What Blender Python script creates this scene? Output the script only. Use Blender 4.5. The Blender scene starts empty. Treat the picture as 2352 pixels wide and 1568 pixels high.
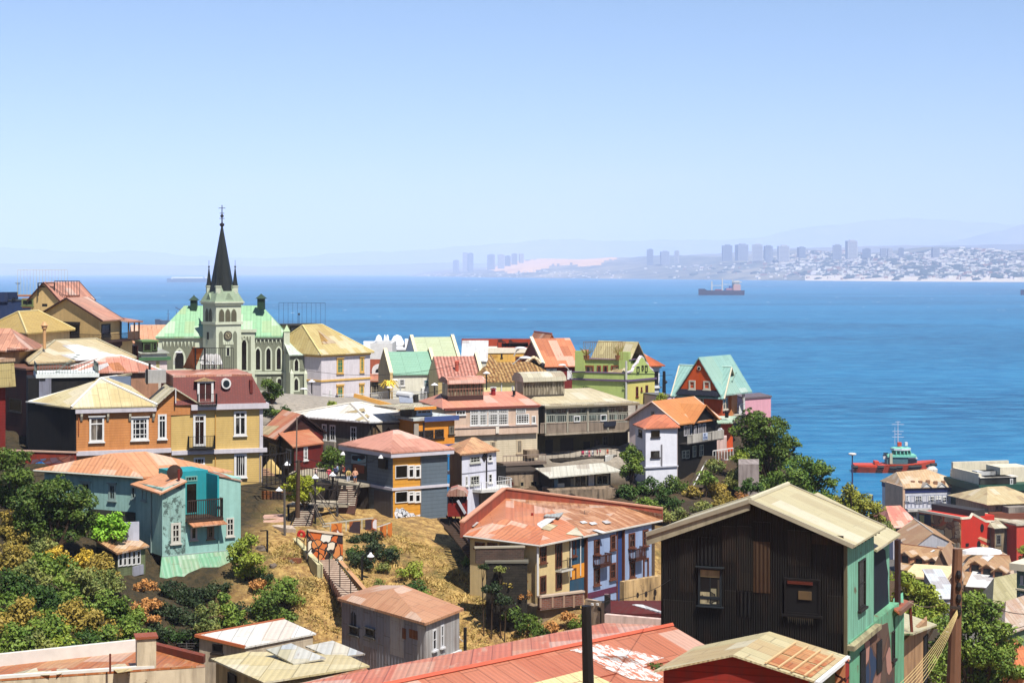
import bpy,bmesh,math,random
import numpy as np
from mathutils import Vector as V,Matrix
random.seed(7);RNG=np.random.default_rng(7)
S=bpy.context.scene;COL=S.collection
F,CX,HY,CZ=3920.0,1176.0,620.0,80.0
CROPS={0:(0,0,1),1:(0,612.5,.25),2:(490,673.75,.25),3:(980,735,.25),4:(1408.75,735,.25),5:(0,980,.25),6:(490,980,.25),7:(980,1041.25,.25),8:(1470,1078,.25),9:(1764,955.5,.25),10:(1764,1176,.25),11:(0,1176,.25),12:(428.75,1286.25,.25),13:(918.75,1225,.27083),14:(906.5,526.75,.23958),15:(1408.75,490,.40104),16:(637,1029,.125),17:(1935.5,955.5,.09898)}
_c=[0,0,1]
def use(i):_c[:]=CROPS[i]
def sx(x):return _c[0]+x*_c[2]
def sy(y):return _c[1]+y*_c[2]
def P(x,y,Y):
 return V(((sx(x)-CX)/F*Y,Y,CZ-(sy(y)-HY)/F*Y))
def zat(y,Y):return CZ-(sy(y)-HY)/F*Y
def m_at(px,Y):return px*_c[2]/F*Y
def ray(x,y):return V(((sx(x)-CX)/F,1.0,-(sy(y)-HY)/F))
CAM=V((0,0,CZ))
def on_plane(x,y,p,n):
 r=ray(x,y);t=(p-CAM).dot(n)/r.dot(n);return CAM+r*t
def on_z(x,y,z):
 r=ray(x,y);return CAM+r*((z-CZ)/r.z)
def ground_xy(x,Y):return((sx(x)-CX)/F*Y,Y)
def lin(c):
 if isinstance(c,(int,float)):c=(c,c,c)
 return tuple(.74*(((v/255+.055)/1.055)**2.4 if v/255>.04045 else v/255/12.92)for v in c)
class NT:
 def __init__(s,tree):s.t=tree;tree.nodes.clear()
 def n(s,typ,ins=None,**props):
  nd=s.t.nodes.new(typ)
  for k,v in props.items():setattr(nd,k,v)
  for k,v in(ins or{}).items():s.set(nd.inputs[k],v)
  return nd
 def set(s,sock,v):
  if isinstance(v,bpy.types.NodeSocket):s.t.links.new(v,sock)
  elif isinstance(v,(tuple,list))and len(v)==3 and len(getattr(sock,'default_value',[0,0,0]))==4:sock.default_value=(*v,1)
  else:sock.default_value=v
 def math(s,op,a,b=0.0,clamp=False):
  nd=s.n('ShaderNodeMath',{0:a,1:b},operation=op);nd.use_clamp=clamp;return nd.outputs[0]
 def mix(s,f,a,b,bt='MIX'):
  nd=s.n('ShaderNodeMix',data_type='RGBA',blend_type=bt)
  s.set(nd.inputs[0],f);s.set(nd.inputs[6],a);s.set(nd.inputs[7],b);return nd.outputs[2]
 def noise(s,vec,scale,detail=3,rough=.55):
  return s.n('ShaderNodeTexNoise',{'Vector':vec,'Scale':scale,'Detail':detail,'Roughness':rough}).outputs[0]
 def ramp(s,f,a,b,lo=0.0,hi=1.0):
  nd=s.n('ShaderNodeMapRange',{0:f,1:a,2:b,3:lo,4:hi});return nd.outputs[0]
 def scale(s,vec,sc):
  return s.n('ShaderNodeVectorMath',{0:vec,1:sc},operation='MULTIPLY').outputs[0]
MATS={}
def newmat(name):
 m=bpy.data.materials.new(name);m.use_nodes=True;return m,NT(m.node_tree)
def finish(t,col,rough=.8,bump=None,bs=.3,dist=.05,spec=.3,**kw):
 ins={'Base Color':col,'Roughness':rough,'Specular IOR Level':spec};ins.update(kw)
 if bump is not None:
  ins['Normal']=t.n('ShaderNodeBump',{'Strength':bs,'Distance':dist,'Height':bump}).outputs[0]
 b=t.n('ShaderNodeBsdfPrincipled',ins)
 o=t.n('ShaderNodeOutputMaterial',{'Surface':b.outputs[0]});return o
def uv(t):return t.n('ShaderNodeTexCoord').outputs['UV']
def pos(t):return t.n('ShaderNodeNewGeometry').outputs['Position']
def sepx(t,v):return t.n('ShaderNodeSeparateXYZ',{0:v}).outputs
def paint(c,var=.18,streak=.25,line=0.0,vline=0.0,rough=.75,dirt=(70,60,50),peel=0.0,peelcol=(95,85,75)):
 """painted plaster or boards: tone drift, rain streaks, optional board joints and peeled spots (UV in metres)"""
 streak=min(1,streak*1.7);var=var*1.3
 key=('paint',c,var,streak,line,vline,dirt,peel,peelcol)
 if key in MATS:return MATS[key]
 m,t=newmat('painted_wall');u=uv(t);p=pos(t);L=lin(c)
 a=t.noise(p,.35,4,.6)
 col=t.mix(t.ramp(a,.3,.7),tuple(x*(1-var)for x in L),tuple(min(1,x*(1+var*.6))for x in L))
 sn=t.noise(t.scale(u,(2.2,.22,1)),1.0,4,.65)
 col=t.mix(t.math('MULTIPLY',t.ramp(sn,.43,.74),streak),col,lin(dirt))
 fine=t.noise(p,2.5,3,.7)
 col=t.mix(t.ramp(fine,.35,.75,0,.22),col,tuple(x*.55 for x in L))
 bump=fine
 if line or vline:
  xy=sepx(t,u);f=t.math('FRACT',t.math('DIVIDE',xy[1]if line else xy[0],line or vline))
  col=t.mix(t.math('MULTIPLY',t.math('LESS_THAN',f,.16),.45),col,tuple(x*.3 for x in L));bump=f
 if peel:
  pn=t.noise(p,1.3,6,.75)
  col=t.mix(t.ramp(pn,.66-peel*.2,.70-peel*.2),col,lin(peelcol))
 finish(t,col,rough,bump,.35,.04);MATS[key]=m;return m
def rl(c,k=.74):return tuple(v*k for v in lin(c))
def corr(c,c2=None,rust=.25,rustc=(120,66,40),pitch=.30,sheet=(.9,2.6),rough=.55,metal=0.0,bump=.3,mort=.25,k=.74):
 """corrugated sheet metal: sheets of slightly different tone, joints, rust blooms, ribs running down the slope"""
 key=('corr',c,c2,rust,rustc,pitch,sheet,bump,k)
 if key in MATS:return MATS[key]
 m,t=newmat('corrugated_metal');u=uv(t);p=pos(t);L=rl(c,k);L2=rl(c2 or tuple(v*.8 for v in c),k);rust*=1.35
 sw=t.n('ShaderNodeCombineXYZ',{0:sepx(t,u)[1],1:sepx(t,u)[0],2:0.0}).outputs[0]
 br=t.n('ShaderNodeTexBrick',{'Vector':sw,'Color1':L,'Color2':L2,'Mortar':tuple(v*.5 for v in L),'Scale':1.0,'Mortar Size':.035*mort*4,'Mortar Smooth':.4,'Bias':-.15,'Brick Width':sheet[1],'Row Height':sheet[0]},offset=.37)
 n1=t.noise(p,.25,5,.65);n2=t.noise(t.scale(u,(1.6,.35,1)),1.1,5,.7)
 col=t.mix(t.ramp(n1,.35,.7,0,.3),br.outputs[0],tuple(v*.7 for v in L))
 b2=t.n('ShaderNodeTexBrick',{'Vector':t.n('ShaderNodeVectorMath',{0:sw,1:(3.3,1.7,0)},operation='ADD').outputs[0],'Color1':(0,0,0),'Color2':(1,1,1),'Mortar':(.5,.5,.5),'Scale':1.0,'Mortar Size':0.0,'Brick Width':sheet[1]*1.3,'Row Height':sheet[0]*1.9},offset=.41).outputs[0]
 if sheet[1]>=1.4 and sum(c)>330:
  col=t.mix(t.math('MULTIPLY',t.math('GREATER_THAN',b2,.80),.34),col,rl(rustc,k));col=t.mix(t.math('MULTIPLY',t.math('LESS_THAN',b2,.16),.30),col,(.78*k,.73*k,.64*k))
 col=t.mix(t.ramp(t.noise(p,1.9,5,.75),.5,.75,0,.28),col,tuple(v*.45 for v in L))
 if rust:col=t.mix(t.math('MULTIPLY',t.ramp(n2,.62-rust*.28,.78-rust*.2),.85),col,rl(rustc,k))
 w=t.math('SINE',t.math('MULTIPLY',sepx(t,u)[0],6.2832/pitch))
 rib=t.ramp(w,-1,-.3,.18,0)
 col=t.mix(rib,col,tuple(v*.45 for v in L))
 finish(t,col,rough,w,bump,.05,.35,Metallic=metal);MATS[key]=m;return m
def tiles(c,c2,pitch=.42):
 key=('tiles',c,c2,pitch)
 if key in MATS:return MATS[key]
 m,t=newmat('clay_tiles');u=uv(t);x=sepx(t,u);lin=rl
 w=t.math('SINE',t.math('MULTIPLY',x[0],6.2832/pitch));f=t.math('FRACT',t.math('DIVIDE',x[1],.55))
 br=t.noise(u,1.6,2)
 col=t.mix(t.ramp(br,.35,.65),lin(c),lin(c2))
 col=t.mix(t.ramp(w,-1,-.1,.75,0),col,tuple(v*.25 for v in lin(c2)))
 col=t.mix(t.math('MULTIPLY',t.math('LESS_THAN',f,.22),.4),col,tuple(v*.35 for v in lin(c2)))
 finish(t,col,.8,w,.8,.12);MATS[key]=m;return m
def brick(c=(120,70,55),c2=(95,58,48),mort=(120,110,100),w=.45,h=.16):
 key=('brick',c,c2,mort,w)
 if key in MATS:return MATS[key]
 m,t=newmat('masonry');u=uv(t);p=pos(t)
 b=t.n('ShaderNodeTexBrick',{'Vector':u,'Color1':lin(c),'Color2':lin(c2),'Mortar':lin(mort),'Scale':1.0,'Mortar Size':.02,'Brick Width':w,'Row Height':h})
 n=t.noise(p,.8,5,.7)
 col=t.mix(t.ramp(n,.45,.75,0,.75),b.outputs[0],lin((52,46,40)))
 finish(t,col,.9,n,.5,.08);MATS[key]=m;return m
def flat(c,rough=.6,var=.1,metal=0.0,spec=.3):
 key=('flat',c,rough,var,metal)
 if key in MATS:return MATS[key]
 m,t=newmat('painted_surface');L=lin(c);a=t.noise(pos(t),1.7,4,.6)
 finish(t,t.mix(t.ramp(a,.3,.7),tuple(v*(1-var*1.6)for v in L),L),rough,None,spec=spec,Metallic=metal);MATS[key]=m;return m
def glass(c=(18,22,26),c2=(70,72,70),amt=.5):
 key=('glass',c,c2,amt)
 if key in MATS:return MATS[key]
 m,t=newmat('window_glass');a=t.noise(t.scale(pos(t),(1,1,.35)),1.4,2)
 finish(t,t.mix(t.ramp(a,.75-amt*.45,.85-amt*.3),lin(c),lin(c2)),.15,None,spec=.5);MATS[key]=m;return m
def mural(c0,cols,scale=1.0,lines=(20,18,18)):
 """a painted wall: blobs and strips of several colours with dark outlines"""
 key=('mural',c0,tuple(cols),scale)
 if key in MATS:return MATS[key]
 m,t=newmat('wall_mural');u=uv(t)
 wv=t.n('ShaderNodeTexNoise',{'Vector':u,'Scale':.8*scale,'Detail':2.0}).outputs[1]
 uu=t.n('ShaderNodeVectorMath',{0:u,1:t.scale(wv,(1.3/scale,1.3/scale,0))},operation='ADD').outputs[0]
 vo=t.n('ShaderNodeTexVoronoi',{'Vector':uu,'Scale':1.0*scale})
 r=t.n('ShaderNodeSeparateColor',{0:vo.outputs['Color']}).outputs[0]
 col=lin(c0)
 for i,c in enumerate(cols):col=t.mix(t.math('GREATER_THAN',r,(i+1)/(len(cols)+1)),col,lin(c))
 ed=t.n('ShaderNodeTexVoronoi',{'Vector':uu,'Scale':1.0*scale},feature='DISTANCE_TO_EDGE').outputs[0]
 col=t.mix(t.math('LESS_THAN',ed,.05),col,lin(lines))
 finish(t,col,.8);MATS[key]=m;return m
def leaf(c1,c2,c3=None,tr=.16):
 key=('leaf',c1,c2,c3)
 if key in MATS:return MATS[key]
 c1,c2,c3=(tuple(min(255,v*1.22)for v in c)if c else None for c in(c1,c2,c3))
 m,t=newmat('leaves');p=pos(t);a=t.noise(p,.55,3,.6);b=t.noise(p,4.0,2,.6)
 col=t.mix(t.ramp(a,.36,.64),lin(c1),lin(c2))
 col=t.mix(t.ramp(b,.55,.75,0,.8),col,lin(c3 or c2))
 d=t.n('ShaderNodeBsdfPrincipled',{'Base Color':col,'Roughness':.6,'Specular IOR Level':.25})
 tl=t.n('ShaderNodeBsdfTranslucent',{'Color':col})
 mx=t.n('ShaderNodeMixShader',{0:tr,1:d.outputs[0],2:tl.outputs[0]})
 t.n('ShaderNodeOutputMaterial',{'Surface':mx.outputs[0]});MATS[key]=m;return m
class MB:
 def __init__(s):s.v=[];s.f=[];s.m=[]
 def poly(s,pts,m=0):
  k=len(s.v);s.v+=[V(p)for p in pts];s.f.append(list(range(k,k+len(pts))));s.m.append(m)
 def prism(s,bot,top,m=0,mtop=None):
  k=len(s.v);n=len(bot);s.v+=[V(p)for p in bot]+[V(p)for p in top]
  s.f.append(list(range(k+n-1,k-1,-1)));s.m.append(m)
  s.f.append(list(range(k+n,k+2*n)));s.m.append(m if mtop is None else mtop)
  for i in range(n):
   j=(i+1)%n;s.f.append([k+i,k+j,k+n+j,k+n+i]);s.m.append(m)
  return s
 def column(s,foot,z0,z1,m=0,mtop=None):
  return s.prism([V((p[0],p[1],z0))for p in foot],[V((p[0],p[1],z1))for p in foot],m,mtop)
 def slab(s,pts,th,m=0):
  return s.prism([p-V((0,0,th))for p in pts],pts,m)
 def obox(s,p,d,n,u0,u1,o0,o1,z0,z1,m=0):
  q=lambda u,o:p+d*u+n*o
  f=[q(u0,o0),q(u0,o1),q(u1,o1),q(u1,o0)]
  return s.column(f,z0,z1,m)
 def cube(s,c,hx,hy,hz,m=0,rz=0.0):
  d=V((math.cos(rz),math.sin(rz),0));n=V((-math.sin(rz),math.cos(rz),0));c=V(c)
  return s.obox(V((c.x,c.y,0)),d,n,-hx,hx,-hy,hy,c.z-hz,c.z+hz,m)
 def bar(s,a,b,r,r2=None,n=5,m=0):
  a=V(a);b=V(b);d=(b-a);
  if d.length<1e-6:return s
  d.normalize();x=d.orthogonal().normalized();y=d.cross(x);r2=r if r2 is None else r2
  k1=[a+(x*math.cos(6.2832*i/n)+y*math.sin(6.2832*i/n))*r for i in range(n)]
  k2=[b+(x*math.cos(6.2832*i/n)+y*math.sin(6.2832*i/n))*r2 for i in range(n)]
  return s.prism(k1,k2,m)
 def path(s,pts,r,n=5,m=0):
  for a,b in zip(pts,pts[1:]):s.bar(a,b,r,None,n,m)
  return s
 def lathe(s,c,prof,n=12,m=0,sxy=(1,1)):
  k=len(s.v);c=V(c)
  for r,z in prof:
   for i in range(n):
    a=6.2832*i/n;s.v.append(c+V((r*math.cos(a)*sxy[0],r*math.sin(a)*sxy[1],z)))
  for j in range(len(prof)-1):
   for i in range(n):
    i2=(i+1)%n;s.f.append([k+j*n+i,k+j*n+i2,k+(j+1)*n+i2,k+(j+1)*n+i]);s.m.append(m)
  s.f.append([k+i for i in range(n)][::-1]);s.m.append(m)
  e=k+(len(prof)-1)*n;s.f.append([e+i for i in range(n)]);s.m.append(m)
  return s
 def ball(s,c,r,n=10,m=0,sq=1.0):
  return s.lathe(c,[(r*math.sin(math.pi*j/8)+1e-4,-r*math.cos(math.pi*j/8)*sq)for j in range(9)],n,m)
 def build(s,name,mat,parent=None,smooth=False,local=False,recalc=True):
  me=bpy.data.meshes.new(name);off=V((0,0,0))
  if parent is not None and not local:
   q=parent
   while q is not None:off+=q.location;q=q.parent
  me.from_pydata([tuple(p-off)for p in s.v],[],s.f)
  mats=mat if isinstance(mat,(list,tuple))else[mat]
  for x in mats:me.materials.append(x)
  me.polygons.foreach_set('material_index',s.m)
  if recalc:
   bm=bmesh.new();bm.from_mesh(me);bmesh.ops.recalc_face_normals(bm,faces=bm.faces);bm.to_mesh(me);bm.free()
  if smooth:me.polygons.foreach_set('use_smooth',[True]*len(me.polygons))
  ul=me.uv_layers.new(name='UV');data=[0.0]*(2*len(me.loops))
  for p in me.polygons:
   n=p.normal
   if abs(n.z)>.985:a=V((1,0,0));b=V((0,1,0))
   else:
    a=V((-n.y,n.x,0)).normalized();b=n.cross(a)
   for li in p.loop_indices:
    q=me.vertices[me.loops[li].vertex_index].co+off;data[2*li]=q.dot(a);data[2*li+1]=q.dot(b)
  ul.data.foreach_set('uv',data)
  o=bpy.data.objects.new(name,me);COL.objects.link(o)
  if parent is not None:o.parent=parent
  return o
def tag(o,label=None,cat=None,group=None,kind=None):
 for k,v in(('label',label),('category',cat),('group',group),('kind',kind)):
  if v:o[k]=v
 return o
def thing(name,label,cat,loc=(0,0,0),group=None):
 o=bpy.data.objects.new(name,None);COL.objects.link(o);o.location=loc;o.empty_display_size=.5
 return tag(o,label,cat,group)
def copy_tree(o,parent=None):
 c=o.copy();COL.objects.link(c)
 if parent is not None:c.parent=parent
 for ch in list(o.children):copy_tree(ch,c)
 return c
WHITE=flat((225,224,222));BLACK=flat((22,20,20));DARK=flat((45,38,34));IRON=flat((28,27,28),.5);GLASS=glass();BROWN=flat((88,52,36));CREAM=flat((214,205,180));GREYT=flat((140,138,132));CONC=paint((150,142,130),.25,.5)
class Wall:
 def __init__(s,a,b):
  s.a=V((a[0],a[1],0));b=V((b[0],b[1],0));s.len=(b-s.a).length;s.d=(b-s.a)/s.len;s.n=V((s.d.y,-s.d.x,0))
 def u(s,x):
  k=(sx(x)-CX)/F;return(k*s.a.y-s.a.x)/(s.d.x-k*s.d.y)
 def Y(s,x):return s.a.y+s.u(x)*s.d.y
 def z(s,x,y):return CZ-(sy(y)-HY)/F*s.Y(x)
 def p(s,u,z,o=0.0):q=s.a+s.d*u+s.n*o;return V((q.x,q.y,z))
 def rect(s,r):
  x0,y0,x1,y1=r;xm=(x0+x1)/2;return s.u(x0),s.u(x1),s.z(xm,y1),s.z(xm,y0)
def offset_poly(foot,o):
 n=len(foot);c=sum((V((p[0],p[1],0))for p in foot),V((0,0,0)))/n;res=[]
 for i in range(n):
  p=V((*foot[i][:2],0));a=V((*foot[i-1][:2],0));b=V((*foot[(i+1)%n][:2],0))
  d1=(p-a).normalized();d2=(b-p).normalized();n1=V((d1.y,-d1.x,0));n2=V((d2.y,-d2.x,0))
  if n1.dot(p-c)<0 and n2.dot(p-c)<0:n1=-n1;n2=-n2
  k=n1+n2;res.append(p+k*(o/max(.3,1+n1.dot(n2))))
 return res
class House:
 """footprint p0 (left end) - p1 (near corner) - p2 (right end) - p3 (back); WL wall p0-p1, WR wall p1-p2"""
 def __init__(s,name,label,cat,foot,zb,zt,mat,group=None,wallname='wall',top=True):
  s.foot=[V((p[0],p[1],0))for p in foot];s.zb,s.zt,s.mat=zb,zt,mat
  c=sum(s.foot,V((0,0,0)))/4;s.o=thing(name,label,cat,(c.x,c.y,zb),group)
  s.WL=Wall(foot[0],foot[1]);s.WR=Wall(foot[1],foot[2]);s.WB=Wall(foot[2],foot[3])
  s.wall=MB().column(s.foot,zb,zt);s.wm=[mat];s.wn=wallname;s.extra=[];s.done=False
 def pt(s,a,b,z,ov=0.0):
  p1=s.foot[1];q=p1+(s.foot[2]-p1)*a+(s.foot[0]-p1)*b;return V((q.x,q.y,z))
 def eave(s,o):return offset_poly(s.foot,o)
 def finish(s):
  s.wobj=s.wall.build(s.wn,s.wm,s.o);return s
 def part(s,mb,name,mat,parent=None,label=None,smooth=False):
  o=mb.build(name,mat,parent or s.o,smooth)
  if label:o['label']=label
  return o
 def hip(s,rise,over,mat,along='s',inset=.5,th=.18,caps=None,zo=0.0,cut=None,shift=(0,0)):
  e=s.eave(over);z=s.zt+zo;e=[V((p.x,p.y,z))for p in e]
  def q(a,b):
   p1=e[1];r=p1+(e[2]-p1)*a+(e[0]-p1)*b;return V((r.x,r.y,z+rise))
  if along=='s':A,B=q(inset+shift[0],.5+shift[1]),q(1-inset+shift[0],.5+shift[1]);polys=[[e[1],e[2],B,A],[e[3],e[0],A,B],[e[0],e[1],A],[e[2],e[3],B]]
  else:A,B=q(.5+shift[0],inset+shift[1]),q(.5+shift[0],1-inset+shift[1]);polys=[[e[0],e[1],A,B],[e[2],e[3],B,A],[e[1],e[2],A],[e[3],e[0],B]]
  m=MB()
  for p in polys:
   if(A-B).length<1e-3 and len(p)==4:p=p[:3]
   m.slab(p,th)
  s.roof=s.part(m,'roof',mat);s.ridge=(A,B);s.ev=e
  if caps:
   c=MB();
   for a,b in((e[0],A if along=='s' else B),(e[1],A),(e[2],B if along=='s' else A),(e[3],B),(A,B)):
    c.bar(a+V((0,0,.02)),b+V((0,0,.05)),.13,None,5)
   s.part(c,'ridge_cap',caps,s.roof)
  return s
 def gable(s,rise,over,mat,along='s',th=.18,end=.3,wallm=None,caps=None,fascia=None,split=.5,zo=0.0):
  """ridge parallel to p1-p2 ('s') or to p1-p0 ('t')"""
  f=s.foot;z=s.zt+zo
  if along=='s':a0,a1,b0,b1=f[1],f[2],f[0],f[3]
  else:a0,a1,b0,b1=f[1],f[0],f[2],f[3]
  R0=a0+(b0-a0)*split;R1=a1+(b1-a1)*split;up=V((0,0,z+rise))
  for A,B,R in((a0,b0,R0),(a1,b1,R1)):
   s.wall.prism([V((A.x,A.y,z-.01)),V((B.x,B.y,z-.01)),V((R.x,R.y,z+rise-.02))],[p+(a0-a1).normalized()*.0+V((0,0,0))+((a1-a0).normalized()if A is a0 else(a0-a1).normalized())*.25 for p in(V((A.x,A.y,z-.01)),V((B.x,B.y,z-.01)),V((R.x,R.y,z+rise-.02)))])
  d=(a1-a0).normalized()*end;sl=[]
  for A0,A1 in((a0,a1),(b0,b1)):
   out=(A0-R0);k=1+over/out.length;e0=R0+out*k;e1=R1+(A1-R1)*k;dz=rise*k
   sl.append([V((e0.x,e0.y,z+rise-dz))-d,V((e1.x,e1.y,z+rise-dz))+d,R1+up+d,R0+up-d])
  m=MB();o=V((0,0,th*.8));polys=[[p+o for p in q]for q in sl]
  for q in polys:m.slab(q,th)
  s.roof=s.part(m,'roof',mat);s.ridge=(R0+up-d+o,R1+up+d+o);s.slopes=polys
  if caps:s.part(MB().bar(s.ridge[0]+V((0,0,.03)),s.ridge[1]+V((0,0,.03)),.14,None,5),'ridge_cap',caps,s.roof)
  if fascia:
   c=MB()
   for q in polys:
    for i,j in((0,3),(1,2)):c.bar(q[i]-V((0,0,th*.5)),q[j]-V((0,0,th*.5)),.14,None,4)
   s.part(c,'fascia',fascia,s.roof)
  return s
 def shed(s,rise,over,mat,high='back',th=.16,fascia=None):
  e=s.eave(over);z=s.zt;zz={'back':(rise,0,0,rise),'front':(0,rise,rise,0),'left':(rise,rise,0,0),'right':(0,0,rise,rise)}[high]
  top=[V((p.x,p.y,z+h+.02))for p,h in zip(e,zz)]
  s.wall.prism([V((p.x,p.y,z-.01))for p in s.foot],[V((p.x,p.y,z+h-th+.02))if h else V((p.x,p.y,z))for p,h in zip(s.foot,zz)])
  s.roof=s.part(MB().slab(top,th),'roof',mat);s.ev=top;return s
 def flatroof(s,mat,over=.2,th=.3,name='roof',z=None):
  e=s.eave(over);s.roof=s.part(MB().column(e,(z or s.zt)-.02,(z or s.zt)+th),name,mat);return s
 def parapet(s,h,w,mat,cap=None):
  m=MB();o=s.foot;i=offset_poly(s.foot,-w)
  for k in range(4):
   j=(k+1)%4;m.column([o[k],o[j],i[j],i[k]],s.zt+.005,s.zt+h)
  par=s.part(m,'parapet',mat)
  if cap:
   m=MB();o=offset_poly(s.foot,.08);i=offset_poly(s.foot,-w-.08)
   for k in range(4):
    j=(k+1)%4;m.column([o[k],o[j],i[j],i[k]],s.zt+h+.004,s.zt+h+.1)
   s.part(m,'coping',cap,par)
  return s
 def band(s,z0,z1,out,mat,name='cornice'):
  return s.part(MB().column(offset_poly(s.foot,out),z0,z1),name,mat)
 def win(s,W,rects,bars=(2,2),fm=None,gm=None,fw=.11,out=.07,sill=.12,name='window',bw=.05,parent=None,head=0.0,label=None,transom=0,o0=0.0):
  fm=fm or WHITE;gm=gm or GLASS;r_=[]
  for r in([rects]if isinstance(rects[0],(int,float))else rects):
   u0,u1,z0,z1=W.rect(r)
   if u1<u0:u0,u1=u1,u0
   m=MB();B=lambda a,b,c,d,o=out:m.obox(W.a,W.d,W.n,a,b,o0-.02,o0+o,c,d)
   B(u0,u0+fw,z0,z1);B(u1-fw,u1,z0,z1);B(u0+fw+.001,u1-fw-.001,z1-fw,z1-.002);B(u0+fw+.001,u1-fw-.001,z0+.002,z0+fw)
   nx,ny=bars
   for i in range(1,nx):x=u0+(u1-u0)*i/nx;B(x-bw/2,x+bw/2,z0+fw,z1-fw,out*.6)
   for i in range(1,ny):z=z0+(z1-z0)*i/ny;B(u0+fw,u1-fw,z-bw/2,z+bw/2,out*.7)
   if transom:z=z1-(z1-z0)*transom;B(u0+fw,u1-fw,z-.07,z+.07,out*.9)
   fr=m.build(name,fm,parent or s.o)
   if label:fr['label']=label
   MB().obox(W.a,W.d,W.n,u0+fw*.5,u1-fw*.5,-.02,o0+out*.3,z0+fw*.5,z1-fw*.5).build('pane',gm,fr)
   if sill:MB().obox(W.a,W.d,W.n,u0-.1,u1+.1,-.02,o0+out+.1,z0-sill,z0-.003).build('sill',fm,fr)
   if head:MB().obox(W.a,W.d,W.n,u0-.12,u1+.12,-.02,o0+out+.14,z1+.004,z1+head).build('lintel',fm,fr)
   r_.append(fr)
  return r_
 def door(s,W,r,mat=None,fm=None,fw=.12,out=.06,label=None,name='door'):
  u0,u1,z0,z1=W.rect(r);m=MB();B=lambda a,b,c,d,o:m.obox(W.a,W.d,W.n,a,b,-.02,o,c,d)
  B(u0+fw,u1-fw,z0,z1-fw,out*.5);d=m.build(name,mat or DARK,s.o)
  m=MB();B=lambda a,b,c,d,o:m.obox(W.a,W.d,W.n,a,b,.0,o,c,d)
  B(u0,u0+fw,z0,z1,out);B(u1-fw,u1,z0,z1,out);B(u0+fw+.001,u1-fw-.001,z1-fw,z1-.002,out);m.build('frame',fm or WHITE,d)
  if label:d['label']=label
  return d
 def box(s,W,r,out,mat,name,o0=-.02,parent=None,label=None):
  u0,u1,z0,z1=W.rect(r);return s.part(MB().obox(W.a,W.d,W.n,u0,u1,o0,out,z0,z1),name,mat,parent,label)
 def balcony(s,W,x0,x1,yt,yb,out=1.0,mat=None,slab=None,bars=.16,name='balcony',solid=False):
  mat=mat or IRON;xm=(x0+x1)/2;u0,u1=W.u(x0),W.u(x1);zb=W.z(xm,yb);zt=W.z(xm,yt);m=MB()
  m.obox(W.a,W.d,W.n,u0,u1,-.02,out,zb-.14,zb);b=m.build(name,slab or mat,s.o);m=MB()
  rail(m,[W.p(u0,zb,.02),W.p(u0,zb,out-.05),W.p(u1,zb,out-.05),W.p(u1,zb,.02)],zt-zb,bars,.022 if not solid else .05);m.build('railing',mat,b);return b
 def pipe(s,W,x,y0,y1,mat=None,r=.07):
  u=W.u(x);return s.part(MB().bar(W.p(u,W.z(x,y0),.12),W.p(u,W.z(x,y1),.12),r,None,6),'drainpipe',mat or WHITE)
def rail(m,pts,h,step=.16,r=.022,post=1.6,rr=None):
 rr=rr or r*1.5;up=V((0,0,h))
 for a,b in zip(pts,pts[1:]):
  m.bar(a+up,b+up,rr,None,4);m.bar(a+V((0,0,.1)),b+V((0,0,.1)),rr*.8,None,4)
  L=(b-a).length;n=max(1,int(L/step))
  for i in range(n+1):p=a+(b-a)*(i/n);m.bar(p,p+up,r,None,4)
def front(name,label,cat,x0,x1,y,Y0,Y1,depth,zb,mat,yb=None,**k):
 """house seen square on: wall top at photo height y at its left end x0 (distance Y0) to x1 (distance Y1)"""
 a=P(x0,y,Y0);zt=a.z;b=V(((sx(x1)-CX)/F*Y1,Y1,0));W=Wall(a,b);n=-W.n*depth
 if yb is not None:zb=zat(yb,Y0)
 return House(name,label,cat,[W.a+n,W.a,W.a+W.d*W.len,W.a+W.d*W.len+n],zb,zt,mat,**k)
def corner(name,label,cat,L,C,R,zb,mat,yb=None,**k):
 """two visible walls; L, C, R = (x, y, Y) at wall-top; Y of L or R may be None -> found from the level eave line"""
 y0=sy(C[1])-HY;pts=[]
 for q in(L,C,R):
  Y=q[2]if len(q)>2 and q[2]else C[2]*y0/(sy(q[1])-HY)
  pts.append(V(((sx(q[0])-CX)/F*Y,Y,0)))
 if yb is not None:zb=zat(yb,C[2])
 return House(name,label,cat,[pts[0],pts[1],pts[2],pts[0]+pts[2]-pts[1]],zb,zat(C[1],C[2]),mat,**k)
def sheet_on(h,slope,pts,mat,name='roof_sheet',lift=.03,th=.02,label=None):
 """a loose sheet lying on a roof slope; pts in photo pixels"""
 n=(slope[1]-slope[0]).cross(slope[2]-slope[0]).normalized()
 if n.z<0:n=-n
 q=[on_plane(x,y,slope[0]+n*lift,n)for x,y in pts]
 return h.part(MB().slab(q,th),name,mat,h.roof,label)
cam=bpy.data.cameras.new('camera');co=bpy.data.objects.new('camera',cam);COL.objects.link(co);S.camera=co
co.location=CAM;co.rotation_euler=(math.pi/2,0,0);cam.sensor_width=36;cam.lens=36*F/2352
cam.shift_y=-(784-HY)/2352;cam.clip_end=200000;cam.clip_start=1
SUN=V((.24,-.45,.86)).normalized()
sun=bpy.data.lights.new('sun','SUN');sun.energy=5.0;sun.angle=math.radians(.53);sun.color=(1.0,.955,.88)
so=bpy.data.objects.new('sun',sun);COL.objects.link(so);so.rotation_euler=(-SUN).to_track_quat('-Z','Y').to_euler();so.location=(0,0,500)
w=bpy.data.worlds.new('World');S.world=w;w.use_nodes=True;t=NT(w.node_tree)
sky=t.n('ShaderNodeTexSky');sky.sky_type='NISHITA';sky.sun_disc=False
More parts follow.
